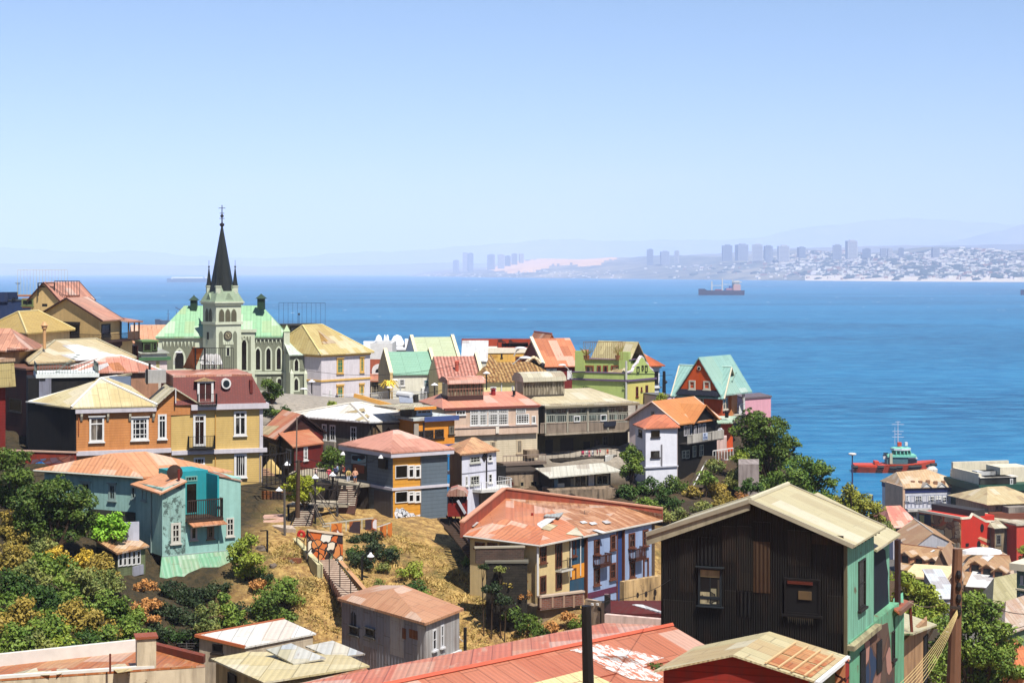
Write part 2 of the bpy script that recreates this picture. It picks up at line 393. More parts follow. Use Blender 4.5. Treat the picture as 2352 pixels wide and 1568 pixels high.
sky.sun_elevation=math.asin(SUN.z);sky.sun_rotation=math.atan2(SUN.x,SUN.y);sky.altitude=100;sky.air_density=1.0;sky.dust_density=.25;sky.ozone_density=7.0
g=t.n('ShaderNodeTexCoord').outputs['Generated'];gs=sepx(t,g)
cv=t.n('ShaderNodeCombineXYZ',{0:gs[0],1:gs[1],2:t.math('MULTIPLY',gs[2],3.2)}).outputs[0]
n1=t.noise(cv,9.0,6,.6)
bandz=t.math('MULTIPLY',t.ramp(gs[2],.014,.03),t.ramp(gs[2],.062,.045))
cl=t.math('MULTIPLY',t.ramp(n1,.50,.75),t.math('MULTIPLY',bandz,.4))
skc=t.mix(cl,sky.outputs[0],(6.3,6.5,6.8))
bg=t.n('ShaderNodeBackground',{'Color':skc,'Strength':.066});t.n('ShaderNodeOutputWorld',{'Surface':bg.outputs[0]})
S.view_settings.view_transform='Standard';S.view_settings.look='None';S.view_settings.exposure=0.9;S.view_settings.gamma=1.0
S.cycles.max_bounces=6;S.cycles.diffuse_bounces=2;S.cycles.glossy_bounces=2;S.cycles.transmission_bounces=3;S.cycles.transparent_max_bounces=4
S.cycles.volume_bounces=3;S.cycles.use_denoising=True;S.cycles.caustics_reflective=False;S.cycles.caustics_refractive=False
hz,t=newmat('sea_haze')
vol=t.n('ShaderNodeVolumePrincipled',{'Color':(.66,.75,1.0,1),'Density':5.0e-5,'Anisotropy':-0.35});t.n('ShaderNodeOutputMaterial',{'Volume':vol.outputs[0]})
tag(MB().cube((0,22000,795),42000,36000,820).build('haze',hz),kind='stuff')
m,t=newmat('sea_water');p=pos(t)
a=t.noise(t.scale(p,(.0007,.0022,0)),1.0,3,.5);b=t.noise(t.scale(p,(.03,.07,0)),1.0,4,.7)
c=t.noise(t.scale(p,(.012,.05,0)),1.0,3,.7)
yy=sepx(t,p)[1]
deep=t.mix(t.ramp(a,.42,.58),(.0018,.058,.140),(.0065,.105,.225))
col=t.mix(t.ramp(b,.42,.68,0,.9),deep,(.03,.18,.31))  # paler ripple highlights are painted into the water colour
wc=t.noise(t.scale(p,(.05,.03,0)),1.0,5,.75)
far=t.noise(t.scale(p,(.016,.0045,0)),1.0,3,.7)
caps=t.math('MAXIMUM',t.math('GREATER_THAN',wc,.715),t.math('MULTIPLY',t.math('GREATER_THAN',far,.70),t.ramp(yy,2500,4000)))
col=t.mix(t.math('MULTIPLY',caps,.75),col,(.75,.8,.85))  # white flecks: foam caps, and sun glints put into the colour
wv=t.math('ADD',t.noise(t.scale(p,(.10,.22,0)),1.0,5,.7),t.math('MULTIPLY',c,2.0))
finish(t,col,.42,wv,.6,2.2,.12)
sb=MB()
ys=[250,480,560,700,1000,2000,5000,12000,30500];xs=[-40000,-8000,-2000,-500,0,500,2000,8000,40000]
for i in range(len(ys)-1):
 for j in range(len(xs)-1):sb.poly([(xs[j],ys[i],0),(xs[j+1],ys[i],0),(xs[j+1],ys[i+1],0),(xs[j],ys[i+1],0)])
tag(sb.build('sea',m),kind='structure')
use(0)
def ip(tab,x):return float(np.interp(x,[q[0]for q in tab],[q[1]for q in tab]))
shore=[(925,633.5),(1100,637),(1440,640.5),(1800,644),(2100,646.5),(2400,648),(2700,649)]
ridge=[(925,631),(960,625),(1040,614),(1120,612),(1180,600),(1250,592),(1300,590),(1400,584),(1450,589),(1600,583),(1700,578),(1850,573),(2000,570),(2200,566),(2400,562),(2700,558)]
rn=lambda x,k:math.sin(x*.031*k+k)+.6*math.sin(x*.083*k+2*k)+.4*math.sin(x*.19*k)
hm,t=newmat('headland');p=pos(t);n=t.noise(p,.004,6,.7);n2=t.noise(p,.0009,4,.6)
col=t.mix(t.ramp(n,.42,.60),(.035,.050,.040),(.13,.115,.075));col=t.mix(t.ramp(n2,.5,.66,0,.7),col,(.30,.24,.15))
finish(t,col,.95)
sm_,t=newmat('dune_sand');n=t.noise(pos(t),.003,4,.5);finish(t,t.mix(t.ramp(n,.4,.7),(.54,.31,.13),(.44,.25,.10)),.95)
bs,t=newmat('beach_sand');finish(t,(.40,.34,.26,1),.9)
hb=MB();cols=list(range(925,2701,6));ROWS=11;vg={}
def coast(px,f):
 Y0=CZ*F/(ip(shore,px)-HY);Y=Y0*(1+.34*f);ztop=CZ-(ip(ridge,px)-HY)/F*(Y0*1.34)
 prof=f**.8*(.92+.08*math.sin(f*9+px*.02));z=-2+(ztop+2)*prof+(rn(px,1)*.5+rn(px+f*300,2.3)*.5)*8*f*(1.15-f)
 return V(((px-CX)/F*Y,Y,z))
dune=[(1118,618),(1150,608),(1180,600),(1250,593),(1306,593),(1345,588),(1400,584),(1425,588),(1400,600),(1345,613),(1290,605),(1230,622),(1180,628)]
def inpoly(x,y,poly):
 r=False
 for(x0,y0),(x1,y1)in zip(poly,poly[1:]+poly[:1]):
  if(y0>y)!=(y1>y)and x<(x1-x0)*(y-y0)/(y1-y0)+x0:r=not r
 return r
for i,px in enumerate(cols):
 for j in range(ROWS+1):vg[i,j]=len(hb.v);hb.v.append(coast(px,j/ROWS))
for i in range(len(cols)-1):
 for j in range(ROWS):
  q=[vg[i,j],vg[i+1,j],vg[i+1,j+1],vg[i,j+1]];c=sum((hb.v[k]for k in q),V())/4
  x=CX+c.x/c.y*F;y=HY-(c.z-CZ)/c.y*F
  hb.f.append(q);hb.m.append(1 if inpoly(x+4*rn(x,3),y+1.5*rn(x,5),dune)else(2 if j==0 and x>1850 else 0))
tag(hb.build('headland',[hm,sm_,bs],smooth=True),kind='structure')
tw=MB();tm=[paint((235,228,215),.1,0),paint((200,190,180),.1,0),paint((150,110,90),.1,0),paint((215,205,205),.1,0),leaf((30,48,34),(24,38,30))]
for k in range(4200):
 px=random.triangular(1430,2700,2300);f=random.random()**.75*.86+.02
 y0=ip(shore,px)
 if px<1750 and(f>.5 or random.random()<.5):continue
 c=coast(px,f);big=random.random()<.12
 if random.random()<.25:
  r=random.uniform(10,30);tw.lathe(c+V((0,0,-6)),[(r,0),(r*1.1,r*.35),(r*.5,r*.75),(1,r*.85)],6,4,(1.6,1));continue
 tw.cube(c,random.uniform(6,14)*(2 if big else 1),random.uniform(6,12),random.uniform(6,12)*(1.8 if big else 1),random.choice([0,0,0,1,1,2,3]),random.uniform(-.4,.4))
for k in range(120):
 px=random.uniform(940,1440);c=coast(px,random.random()*.25);tw.cube(c,random.uniform(5,14),8,random.uniform(5,8),random.choice([0,1,1,3]),random.uniform(-.4,.4))
tag(tw.build('town_houses',tm),'far-off town of pale houses spread over the hazy headland','town',kind='stuff')
TW=[(1041,1054,598,618,'short grey tower block alone at the point of the headland'),(1062,1074,580,618,'tall tower block, front one of the touching pair on the point'),(1074,1087,582,618,'tall tower block, rear one of the touching pair on the point'),(1119,1137,585,613,'broad tower block, first of the row before the dune'),(1143,1159,585,611,'second tower block of the row left of the dune'),(1160,1173,588,605,'lower tower block standing third in the row by the dune'),(1174,1189,583,602,'fourth tower block of the row, half behind the dune'),(1192,1203,583,598,'narrow tower block just above the dune slope'),(1485,1501,573,604,'lone slim tower block on the brown slope right of the dunes'),(1517,1537,578,602,'squat pale block right of the lone slim tower'),(1549,1560,576,598,'narrow pale tower between squat block and dark trees'),(1658,1682,564,594,'broad bluish tower block above the cargo ship'),(1690,1717,562,593,'pale tower block right of the broad bluish one'),(1726,1753,562,594,'tall pale tower, middle one of the dense group on the ridge'),(1755,1774,565,590,'dark topped tower right of the tall pale one'),(1758,1774,572,598,'light tower standing lower before the dark topped one'),(1786,1813,565,594,'broad tower closing the dense group at its right'),(1832,1849,568,585,'low block on the wooded ridge by itself'),(1912,1933,563,590,'shorter of two towers side by side on the wooded ridge'),(1943,1968,553,588,'tallest tower block of the whole far shore'),(1980,2001,572,586,'low pale block right of the tallest tower'),(2022,2035,571,585,'left one of two small pale towers on the ridge'),(2038,2049,571,585,'right one of two small pale towers on the ridge'),(2064,2076,570,585,'single pointed small tower on the ridge'),(2140,2157,570,585,'flat topped block furthest right along the ridge')]
gm_=flat((96,104,116),.6,.1)
twm=[paint((150,152,158),.1,.1),paint((190,186,182),.1,.1),paint((120,126,138),.1,.1)]
for k,(x0,x1,y0,y1,lab)in enumerate(TW):
 px=(x0+x1)/2;Y=CZ*F/(ip(shore,px)-HY)*(1.12 if px<1450 else 1.16);wx=(x1-x0)/F*Y;z1=CZ-(y0-HY)/F*Y;z0=CZ-(y1+6-HY)/F*Y
 x=(px-CX)/F*Y;o=thing('tower_block',lab,'tower block',(x,Y,z0),'tower blocks on the far shore');mm=twm[k%3];b=MB();rz=.12*((k*7)%5-2)
 b.cube((x,Y,(z0+z1)/2),wx*.46,wx*.4,(z1-z0)/2,0,rz);b.cube((x+wx*.05,Y,z1+wx*.04),wx*.25,wx*.2,wx*.06,0,rz);b.build('wall',mm,o)
 q=MB();d=V((math.cos(rz),math.sin(rz),0));nn=V((math.sin(rz),-math.cos(rz),0));fl=max(5,int((z1-z0)/11))
 for i in range(fl):
  z=z0+(z1-z0)*(i+.35)/fl;q.obox(V((x,Y,0)),d,nn,-wx*.40,wx*.40,wx*.3,wx*.4+.6,z,z+(z1-z0)/fl*.38)
 q.build('window_strip',gm_,o)
def range_(name,tab,Y,amp,mat,x0,x1,yb=632):
 b=MB();xs=list(range(x0,x1+1,12));k=0;R=7
 for i,px in enumerate(xs):
  zt=CZ-(ip(tab,px)-HY)/F*Y+amp*rn(px,.8)
  for j in range(R+1):
   f=j/R;yv=Y*(1-.10*(1-f));b.v.append(V(((px-CX)/F*yv,yv,-15+(zt+15)*f**.9+amp*.5*rn(px+j*60,1.7)*f*(1-f))))
 for i in range(len(xs)-1):
  for j in range(R):a=i*(R+1)+j;b.f.append([a,a+R+1,a+R+2,a+1]);b.m.append(0)
 tag(b.build(name,mat,smooth=True),kind='structure')
mm,t=newmat('far_mountain');n=t.noise(pos(t),.0012,5,.6);finish(t,t.mix(t.ramp(n,.4,.65),(.10,.11,.12),(.16,.15,.14)),.95)
range_('wooded_ridge',[(1560,588),(1640,582),(1800,571),(1960,566),(2100,564),(2352,561),(2720,556)],19500,4,mm,1560,2720)
range_('mountains',[(-400,571),(0,570),(120,574),(230,580),(330,576),(430,586),(560,594),(700,588),(850,578),(1000,572),(1150,558),(1250,550),(1400,552),(1600,552),(1750,545),(1850,522),(1980,508),(2100,501),(2200,506),(2352,520),(2720,530)],46000,18,mm,-400,2730)
range_('coastal_mountains',[(2000,600),(2130,566),(2220,545),(2300,531),(2352,515),(2500,495),(2720,480)],33000,14,mm,2000,2730)
range_('low_shore',[(-400,604),(0,606),(200,604),(420,609),(600,612),(800,610),(1000,603),(1250,606)],30400,3,mm,-400,1260)
use(0)
gp=[]
def g(px,py,Y):p=P(px,py,Y);gp.append((p.x,p.y,p.z))
for x,y,z in[(-120,-40,82),(0,-40,80),(120,-40,76),(-60,20,72),(0,20,71),(50,20,64),(-40,60,60),(-15,60,59),(5,60,57),(30,60,53),(-25,78,55),(-5,85,54),(18,88,50),(35,100,42),(50,60,50),(90,60,40),(-10,105,52),(5,110,48),(-25,110,53),(-15,120,50),(20,115,45),(45,150,27),(70,160,18),(60,200,20),(90,230,9),(100,120,24),(150,200,15),(130,100,28),(70,280,9),(60,260,20),(85,330,8),(120,330,7),(200,330,7),(85,430,5.5),(140,430,5.5),(240,430,5),(100,515,3),(160,515,3),(260,515,3),(60,545,-4),(160,548,-5),(300,550,-5),(500,550,-5),(500,300,8),(60,480,-1),(40,345,36),(0,370,44),(-60,380,46),(-140,370,52),(0,430,12),(-80,440,14),(-200,440,16),(0,480,-2),(-100,490,-3),(-250,500,-4),(0,600,-14),(-200,600,-14),(200,620,-14),(450,620,-14),(-380,300,70),(-380,100,85),(-380,550,-10),(45,420,6),(35,470,-4)]:gp.append((x,y,z))
for q in[(150,1480,115),(20,1500,112),(280,1490,118),(50,1330,135),(180,1330,135),(300,1352,145),(50,1120,168),(150,1180,160),(-100,1100,165),(380,1375,150),(450,1390,149),(540,1375,150),(450,1440,143),(540,1430,144),(400,1515,138),(500,1520,138),(600,1440,142),(740,1480,146),(640,1290,157),(690,1222,166),(600,1300,156),(720,1340,152),(820,1395,150),(820,1230,167),(900,1240,167),(990,1255,166),(1000,1330,157),(1060,1320,158),(900,1330,156),(1150,1480,147),(1260,1500,144),(950,1450,147),(1100,1400,151),(1170,1400,150),(1350,1490,140),(1300,1430,146),(1460,1420,146),(600,1192,178),(800,1180,176),(770,1130,188),(650,1090,200),(1040,1292,164),(1130,1200,195),(1150,1180,215),(1330,1190,212),(1450,1160,215),(1500,1115,230),(1610,1112,230),(1500,1195,196),(1420,1215,186),(1650,1155,215),(1600,1190,198),(1750,1195,215),(1880,1225,222),(1990,1245,222),(2040,1330,228),(300,1010,215),(640,1000,225),(880,1010,235),(560,942,296),(900,932,306),(1050,930,310),(1350,920,285),(1000,930,290),(1220,920,262),(1650,960,258),(1740,975,275),(0,920,230),(100,850,260),(250,830,265),(-150,850,260),(1540,980,250),(1450,960,262)]:g(*q)
TPG=np.array(gp);TPN=len(TPG);TPS=100.0
d_=np.hypot(TPG[:,None,0]-TPG[None,:,0],TPG[:,None,1]-TPG[None,:,1])/TPS
A_=np.zeros((TPN+3,TPN+3));A_[:TPN,:TPN]=d_+np.eye(TPN)*1e-3;A_[:TPN,TPN]=1;A_[:TPN,TPN+1]=TPG[:,0]/TPS;A_[:TPN,TPN+2]=TPG[:,1]/TPS;A_[TPN:,:TPN]=A_[:TPN,TPN:].T
TPW=np.linalg.solve(A_,np.concatenate([TPG[:,2],[0,0,0]]))
def height(x,y):
 x=np.atleast_1d(np.asarray(x,float));y=np.atleast_1d(np.asarray(y,float));r=np.hypot(x[:,None]-TPG[None,:,0],y[:,None]-TPG[None,:,1])/TPS
 return r@TPW[:TPN]+TPW[TPN]+TPW[TPN+1]*x/TPS+TPW[TPN+2]*y/TPS
def ground(x,y):return float(height(x,y)[0])
gx=np.concatenate([np.arange(-400,-80,20),np.arange(-80,100,1.4),np.arange(100,520,20)]);gy=np.concatenate([np.arange(-40,90,10),np.arange(90,250,1.4),np.arange(250,640,6)])
X_,Y_=np.meshgrid(gx,gy);Z_=height(X_.ravel(),Y_.ravel()).reshape(X_.shape)
def wob(x,y):return .32*np.sin(x*.9+np.sin(y*.6)*1.3)*np.sin(y*.8+.5*np.sin(x*.7))+.14*np.sin(x*2.3+y*1.1)*np.sin(y*2.0-x*.6)
Z_=Z_+wob(X_,Y_)*np.where((Y_>95)&(Y_<250),1.0,.2)
m,t=newmat('hillside');p=pos(t);z=sepx(t,p)[2]
a=t.noise(p,.16,6,.65);b=t.noise(p,1.4,5,.75);c=t.noise(p,.05,3,.6)
dry=t.mix(t.ramp(b,.36,.62),lin((196,162,98)),lin((124,90,50)));dry=t.mix(t.ramp(a,.50,.62,0,.8),dry,lin((82,80,34)))
dry=t.mix(t.ramp(t.noise(p,.55,5,.7),.52,.66,0,.75),dry,lin((104,78,52)));dry=t.mix(t.ramp(t.noise(p,3.5,3,.7),.55,.7,0,.7),dry,lin((205,172,105)))
soil=t.mix(t.ramp(a,.4,.6),lin((82,64,44)),lin((58,48,32)))
yy=sepx(t,p)[1]
xx=t.math('ADD',sepx(t,p)[0],t.math('MULTIPLY',a,6.0));col=t.mix(t.ramp(xx,-20,-24),t.mix(t.ramp(yy,178,200),dry,soil),t.mix(t.ramp(b,.4,.62),lin((44,40,24)),lin((74,60,36))))  # ground left of the path darkened to carry the gully's shadow
col=t.mix(t.ramp(z,20,12),col,t.mix(t.ramp(b,.4,.65),lin((105,100,95)),lin((85,82,78))))
pv=t.math('MULTIPLY',t.ramp(yy,228,238),t.math('MULTIPLY',t.ramp(sepx(t,p)[0],24,18),t.ramp(z,44,48)));col=t.mix(pv,col,t.mix(t.ramp(b,.4,.65),lin((168,158,144)),lin((140,132,120))))
finish(t,col,.95,b,.8,.35)
tb=bpy.data.meshes.new('ground');nx,ny=len(gx),len(gy)
tv=np.stack([X_.ravel(),Y_.ravel(),Z_.ravel()],1);idx=np.arange(nx*ny).reshape(ny,nx)
tf=np.stack([idx[:-1,:-1].ravel(),idx[:-1,1:].ravel(),idx[1:,1:].ravel(),idx[1:,:-1].ravel()],1)
tb.from_pydata(tv.tolist(),[],tf.tolist());tb.materials.append(m);tb.polygons.foreach_set('use_smooth',[True]*len(tb.polygons))
go=bpy.data.objects.new('ground',tb);COL.objects.link(go);tag(go,kind='structure')
def hit(x,y,y0=92.0,y1=330.0):
 """distance at which the line of sight through photo point (x, y) meets the ground"""
 r=ray(x,y);Yv=np.arange(y0,y1,.5);q=CZ+r.z*Yv<height(r.x*Yv,Yv)+wob(r.x*Yv,Yv);k=np.argmax(q);return float(Yv[k])if q.any()else None
def snap(*pts,gap=.35,n=8):
 """shift in distance that lays a straight run of photo points (x, y, Y) just on the ground in view"""
 c=-6.0
 for p,q in zip(pts,pts[1:]):
  for i in range(n+1):
   f=i/n;x,y,Y=(p[k]+(q[k]-p[k])*f for k in range(3));h=hit(x,y)
   if h:c=max(c,Y-h+gap)
 return c
def crossgable(h,W,x0,xp,x1,yb,yp,depth,wallm,roofm,out=.02,over=.35,th=.16,name='gable',base=0.0,rname='gable_roof'):
 """a gable standing on wall W between photo columns x0..x1, peak at (xp, yp), running back `depth` metres"""
 u0,up,u1=W.u(x0),W.u(xp),W.u(x1);zb=W.z(xp,yb);zp=W.z(xp,yp);A=lambda u,z,o:W.p(u,z,o)
 m=MB();m.prism([A(u0,zb,out),A(u1,zb,out),A(up,zp,out)],[A(u0,zb,-depth),A(u1,zb,-depth),A(up,zp,-depth)])
 if base:m.prism([A(u0,zb-base,out),A(u1,zb-base,out),A(u1,zb-base,-depth),A(u0,zb-base,-depth)],[A(u0,zb+.01,out),A(u1,zb+.01,out),A(u1,zb+.01,-depth),A(u0,zb+.01,-depth)])
 g_=h.part(m,name,wallm);m=MB();k=over
 for ue in(u0,u1):
  f=1+k/abs(ue-up);ue2=up+(ue-up)*f;ze=zp+(zb-zp)*f;o=.05
  m.slab([A(ue2,ze+th,out+k),A(up,zp+th,out+k),A(up,zp+th,-depth-.1),A(ue2,ze+th,-depth-.1)],th)
 h.part(m,rname,roofm,g_);return g_
def arch_pts(u0,u1,z0,z1,pointed=True,n=6):
 w=u1-u0;hs=w*(.95 if pointed else .5);zs=z1-hs;pts=[(u0,z0),(u1,z0),(u1,zs)]
 for i in range(1,n):
  f=i/n
  if pointed:a=f*math.pi/2.6;pts.append((u1-w/2*(1-math.cos(a))/(1-math.cos(math.pi/2.6)),zs+hs*math.sin(a)/math.sin(math.pi/2.6)))
  else:a=f*math.pi/2;pts.append(((u0+u1)/2+w/2*math.cos(a),zs+hs*math.sin(a)))
 pts.append(((u0+u1)/2,z1))
 return pts+[(u0+u1-p[0],p[1])for p in pts[3:-1][::-1]]+[(u0,zs)]
def plate(W,pts,o0,o1,m=None,mat=0):
 m=m or MB();m.prism([W.p(u,z,o0)for u,z in pts],[W.p(u,z,o1)for u,z in pts],mat);return m
def arch(h,W,rects,fm,gm,fw=.16,pointed=True,name='window',out=.1):
 for r in([rects]if isinstance(rects[0],(int,float))else rects):
  u0,u1,z0,z1=W.rect(r);f=plate(W,arch_pts(u0-fw,u1+fw,z0-fw,z1+fw*1.3,pointed),-.02,out).build(name,fm,h.o)
  plate(W,arch_pts(u0,u1,z0,z1,pointed),-.01,out+.02).build('pane',gm,f)
def disc(W,x,y,r,o0,o1,n=20,sq=1.0):
 u=W.u(x);z=W.z(x,y);R=m_at(r,W.Y(x));return plate(W,[(u+R*math.cos(6.2832*i/n),z+R*sq*math.sin(6.2832*i/n))for i in range(n)],o0,o1)
def frame_rail(name,label,cat,pts,h,mat,step=.16,r=.025,group=None):
 m=MB();rail(m,pts,h,step,r);o=m.build(name,mat);return tag(o,label,cat,group)
GALV=(228,214,168);ZINC=(250,250,248);PINKR=(232,160,130);RUSTR=(196,122,80);TERRA=(222,122,84)
SHUT=flat((40,120,90));FRAMEW=flat((232,230,226))
RE=lambda c:tuple(int(255*min(1,v))for v in c)
# ================================================================ left hilltop
use(1)
h=front('flat_roofed_building','dark blue flat roofed building at the left edge against the sea','building',-80,200,312,292,292,10,60,paint((30,52,92),.2,.15))
h.part(MB().obox(h.WR.a,h.WR.d,h.WR.n,h.WR.u(-80),h.WR.u(74),-6,.3,h.zt-.2,h.WR.z(0,236)),'upper_storey',paint((26,48,88),.2,.15));h.flatroof(flat((60,66,74)),.1,.15);h.box(h.WR,(112,285,140,312),.2,flat((20,28,40)),'chimney',-1);h.finish()
cre=paint((226,190,128),.1,.12)
h=corner('gabled_house','large cream house with dark edged gable, pinkish roof and a dark verandah','house',(322,442,253),(918,482,245),(1100,470,252),60,cre)
h.gable(2.9,.7,corr((236,178,150),rust=.08,rustc=(214,140,110)),'s',fascia=flat((66,34,24)))
h.win(h.WL,(590,520,732,640),(3,2),DARK,fw=.3);h.box(h.WL,(585,505,737,530),.35,DARK,'lintel');h.win(h.WR,(930,525,1012,642),(2,1),DARK,glass((8,8,8),(20,18,16)),fw=.2);h.box(h.WL,(390,340,434,366),.08,DARK,'vent')
W=Wall(h.WL.p(h.WL.u(590),0),h.WR.p(h.WR.len*.97,0));W2=h.WR
z0=h.WL.z(900,682)
h.part(MB().column([h.WL.p(h.WL.u(600),0,1.4),h.WL.p(h.WL.len,0,1.4)+h.WR.n*1.6,h.WR.p(h.WR.len+4,0,1.6),h.WR.p(h.WR.len+4,0,-2),h.WL.p(h.WL.u(600),0,-.5)],z0-.25,z0),'terrace_slab',flat((70,40,30)))
m=MB();rail(m,[h.WL.p(h.WL.u(604),z0,1.3),h.WL.p(h.WL.len,z0,1.3)+h.WR.n*1.5,h.WR.p(h.WR.len+3.9,z0,1.5)],.95,.25,.03);h.part(m,'railing',IRON)
zt=h.WR.z(1150,495);m=MB()
for a,o in((h.WR.len-.3,1.5),(h.WR.len+1.9,1.5),(h.WR.len+3.7,1.5)):m.bar(h.WR.p(a,z0,o),h.WR.p(a,zt,o),.13,None,4)
m.obox(h.WR.a,h.WR.d,h.WR.n,h.WR.len-.2,h.WR.len+3.9,1.42,1.5,z0,z0+1.1);h.part(m,'porch',flat((96,70,52)))
h.part(MB().slab([h.WR.p(h.WR.len-1,zt,1.9),h.WR.p(h.WR.len+4.3,zt-.1,1.9),h.WR.p(h.WR.len+4.3,zt+.5,-2),h.WR.p(h.WR.len-1,zt+.6,-2)],.22),'porch_roof',corr((226,160,130),rust=.1))
h.part(MB().obox(h.WR.a,h.WR.d,h.WR.n,h.WR.len-.2,h.WR.len+3.6,-2.0,-1.2,z0,zt),'porch_wall',flat((38,28,24)))
lo=MB().column([h.WL.p(h.WL.u(880),0,.6),h.WL.p(h.WL.len,0,.6)+h.WR.n*.6,h.WR.p(h.WR.len+3.4,0,.6),h.WR.p(h.WR.len+3.4,0,-2),h.WL.p(h.WL.u(880),0,-1)],58,z0-.26);h.part(lo,'lower_storey',cre)
m=MB()
for i in range(26):u=-3+i*.5;m.obox(h.WR.a,h.WR.d,h.WR.n,u*.62,u*.62+.14,.62,.85,z0-1.0+.15*(i%2),z0-.27)
h.part(m,'brackets',flat((90,46,32)))
h.win(h.WR,[(1015,715,1062,790),(1180,720,1226,860)],(1,1),flat((80,40,28)),out=.75,name='door',sill=0)
m=MB().bar(P(870,470,247),P(870,470,247)+V((0,0,.9)),.1,None,6);h.finish()
h=front('gabled_house','smaller cream gabled house with a roof terrace, behind and above the large cream gabled house','house',282,535,290,276,274,9,60,cre)
h.gable(2.5,.5,corr((230,165,140),rust=.1),'t',fascia=flat((70,36,26)));h.win(h.WR,(200,296,308,360),(2,1),flat((120,130,80)),fw=.25)
z1=zat(262,277);dk=MB().column([P(165,262,284),P(620,262,284),P(735,268,276),P(500,268,276),P(480,262,281),P(165,262,281)],z1-.3,z1);h.part(dk,'terrace_deck',flat((170,110,90)))
h.box(h.WR,(195,290,310,380),-.2,paint((214,150,120),.1,.1),'side_wing',-4);h.finish()
frame_rail('terrace_railing','pale thin railing along the far side of the roof terrace at upper left','railing',[P(162,262,282),P(620,262,283)],4.4*.95,flat((205,200,150)),.5,.03)
frame_rail('terrace_railing','dark iron railing with posts on the near side of the roof terrace','railing',[P(500,268,275),P(732,268,275)],2.4,flat((60,50,50)),.45,.05)
m=MB();Y=277
for x in(350,500):
 for y in(0,1):m.bar(P(x,268,Y-2*y),P(x,150,Y-2*y),.12,None,4)
for y in(150,185):m.bar(P(346,y,Y-2),P(505,y,Y-2),.1,None,4);m.bar(P(346,y,Y),P(505,y,Y),.1,None,4)
tag(m.build('pergola',IRON),'black open frame pergola standing on the roof terrace at upper left','pergola')
h=corner('hip_roofed_house','cream house with tan tiled hip roof at the left edge','house',(-120,610,238),(255,606,225),(640,583,238),60,paint((226,192,140),.1,.15))
h.hip(2.5,.7,corr((224,190,110),(206,172,96),.12,(170,130,70),sheet=(.5,.8)),'s',.3,caps=flat((220,200,140)))
h.win(h.WL,[(8,622,74,668),(138,622,213,725)],(1,3),FRAMEW,fw=.2);h.pipe(h.WL,222,610,740,flat((200,150,110)),.1);h.finish()
h=front('cottage','small cream cottage with two stepped pinkish roofs cut by the left edge','house',-80,178,765,214,214,8,60,paint((226,180,130),.15,.3))
h.hip(2.6,.9,corr((228,165,135),rust=.15),'s',.35,shift=(-.25,0));h.part(MB().slab([P(60,755,212),P(262,752,212),P(240,735,216),P(80,720,216)],.15),'lean_to_roof',corr((222,150,120),rust=.2));h.finish()
h=corner('patched_roof_house','tan walled house under a wide beige hip roof patched with big white sheets','house',(198,790,228),(298,878,208),(1215,840,220),60,paint((196,150,100),.2,.3))
h.hip(2.1,.5,corr((232,214,170),(222,200,150),.18,(190,150,100)),'s',.3,caps=flat((180,170,140)))
sl=[h.ev[1],h.ev[2],h.ridge[1]]
W_=corr(ZINC,(244,244,240),0,pitch=.5)
sheet_on(h,sl,[(570,720),(712,712),(910,765),(700,795)],W_);sheet_on(h,sl,[(560,810),(885,770),(1190,830),(700,862)],W_)
m=MB().lathe(P(408,752,214),[(.22,0),(.2,2.4),(.34,2.5),(.36,2.8),(.5,2.9),(.2,3.3),(.02,3.4)],8);h.part(m,'chimney',flat((206,160,110)));h.finish()
h=front('low_roofed_house','low roof with one white and one pink slope, beside the black walled room','house',690,1455,968,202,205,9,60,paint((190,140,110),.2,.3))
h.hip(1.6,.4,corr((236,165,140),(228,150,124),.1),'s',.42,caps=flat((240,235,225)));sl=[h.ev[1],h.ev[2],h.ridge[0]];sheet_on(h,sl,[(690,965),(985,880),(1000,905),(880,968)],W_);sheet_on(h,sl,[(990,885),(1090,875),(1165,955),(1040,950)],corr((214,140,90),rust=.2))
h.part(MB().bar(P(1375,955,201),P(1375,885,201),.14,None,8),'stove_pipe',DARK);h.finish()
blk=paint((16,15,16),.3,.1)  # near-black tone carries the shade of the unlit left-facing walls
h=front('black_walled_room','black walled upper room with a white railed terrace on its flat roof','house',350,890,1022,195,197,7,55,blk)
h.part(MB().obox(h.WR.a,h.WR.d,h.WR.n,h.WR.u(258),-.02,-6,.2,50,h.zt),'side_wall',blk);h.part(MB().column(h.eave(.25),h.zt,h.zt+.45),'roof',paint((232,236,232),.08,.1));h.box(h.WR,(358,1012,470,1240),.2,paint((140,142,158),.15,.3),'panel');h.box(h.WR,(360,1022,416,1046),.24,BLACK,'vent')
e=h.eave(.15);m=MB();rail(m,[V((p.x,p.y,h.zt+.45))for p in(e[0],e[1],e[2],e[3])],1.15,.3,.028);h.part(m,'railing',flat((120,128,120)));
m=MB()
for i in range(9):a=h.pt(.35+.045*i,.5,h.zt+.5+.24*i);m.cube(a,.14,.5,.03)
h.part(m,'steps',flat((110,130,120)));h.finish()
h=front('shaded_red_house','shadow-darkened red plank house at the left edge','house',-120,245,906,213,203,6,52,paint((66,22,18),.3,.2,line=.3));h.flatroof(flat((120,80,60)),.1,.2);h.win(h.WR,(85,1210,200,1330),(1,1),DARK,glass((4,4,4),(8,7,7)));h.finish()  # unlit face: its shade is put into the dark wall colour
h=front('red_house','bright red house with a yellowish tin mansard, cut by the left edge','house',-120,50,1112,176,178,4,52,paint((140,36,28),.2,.2,line=.3))
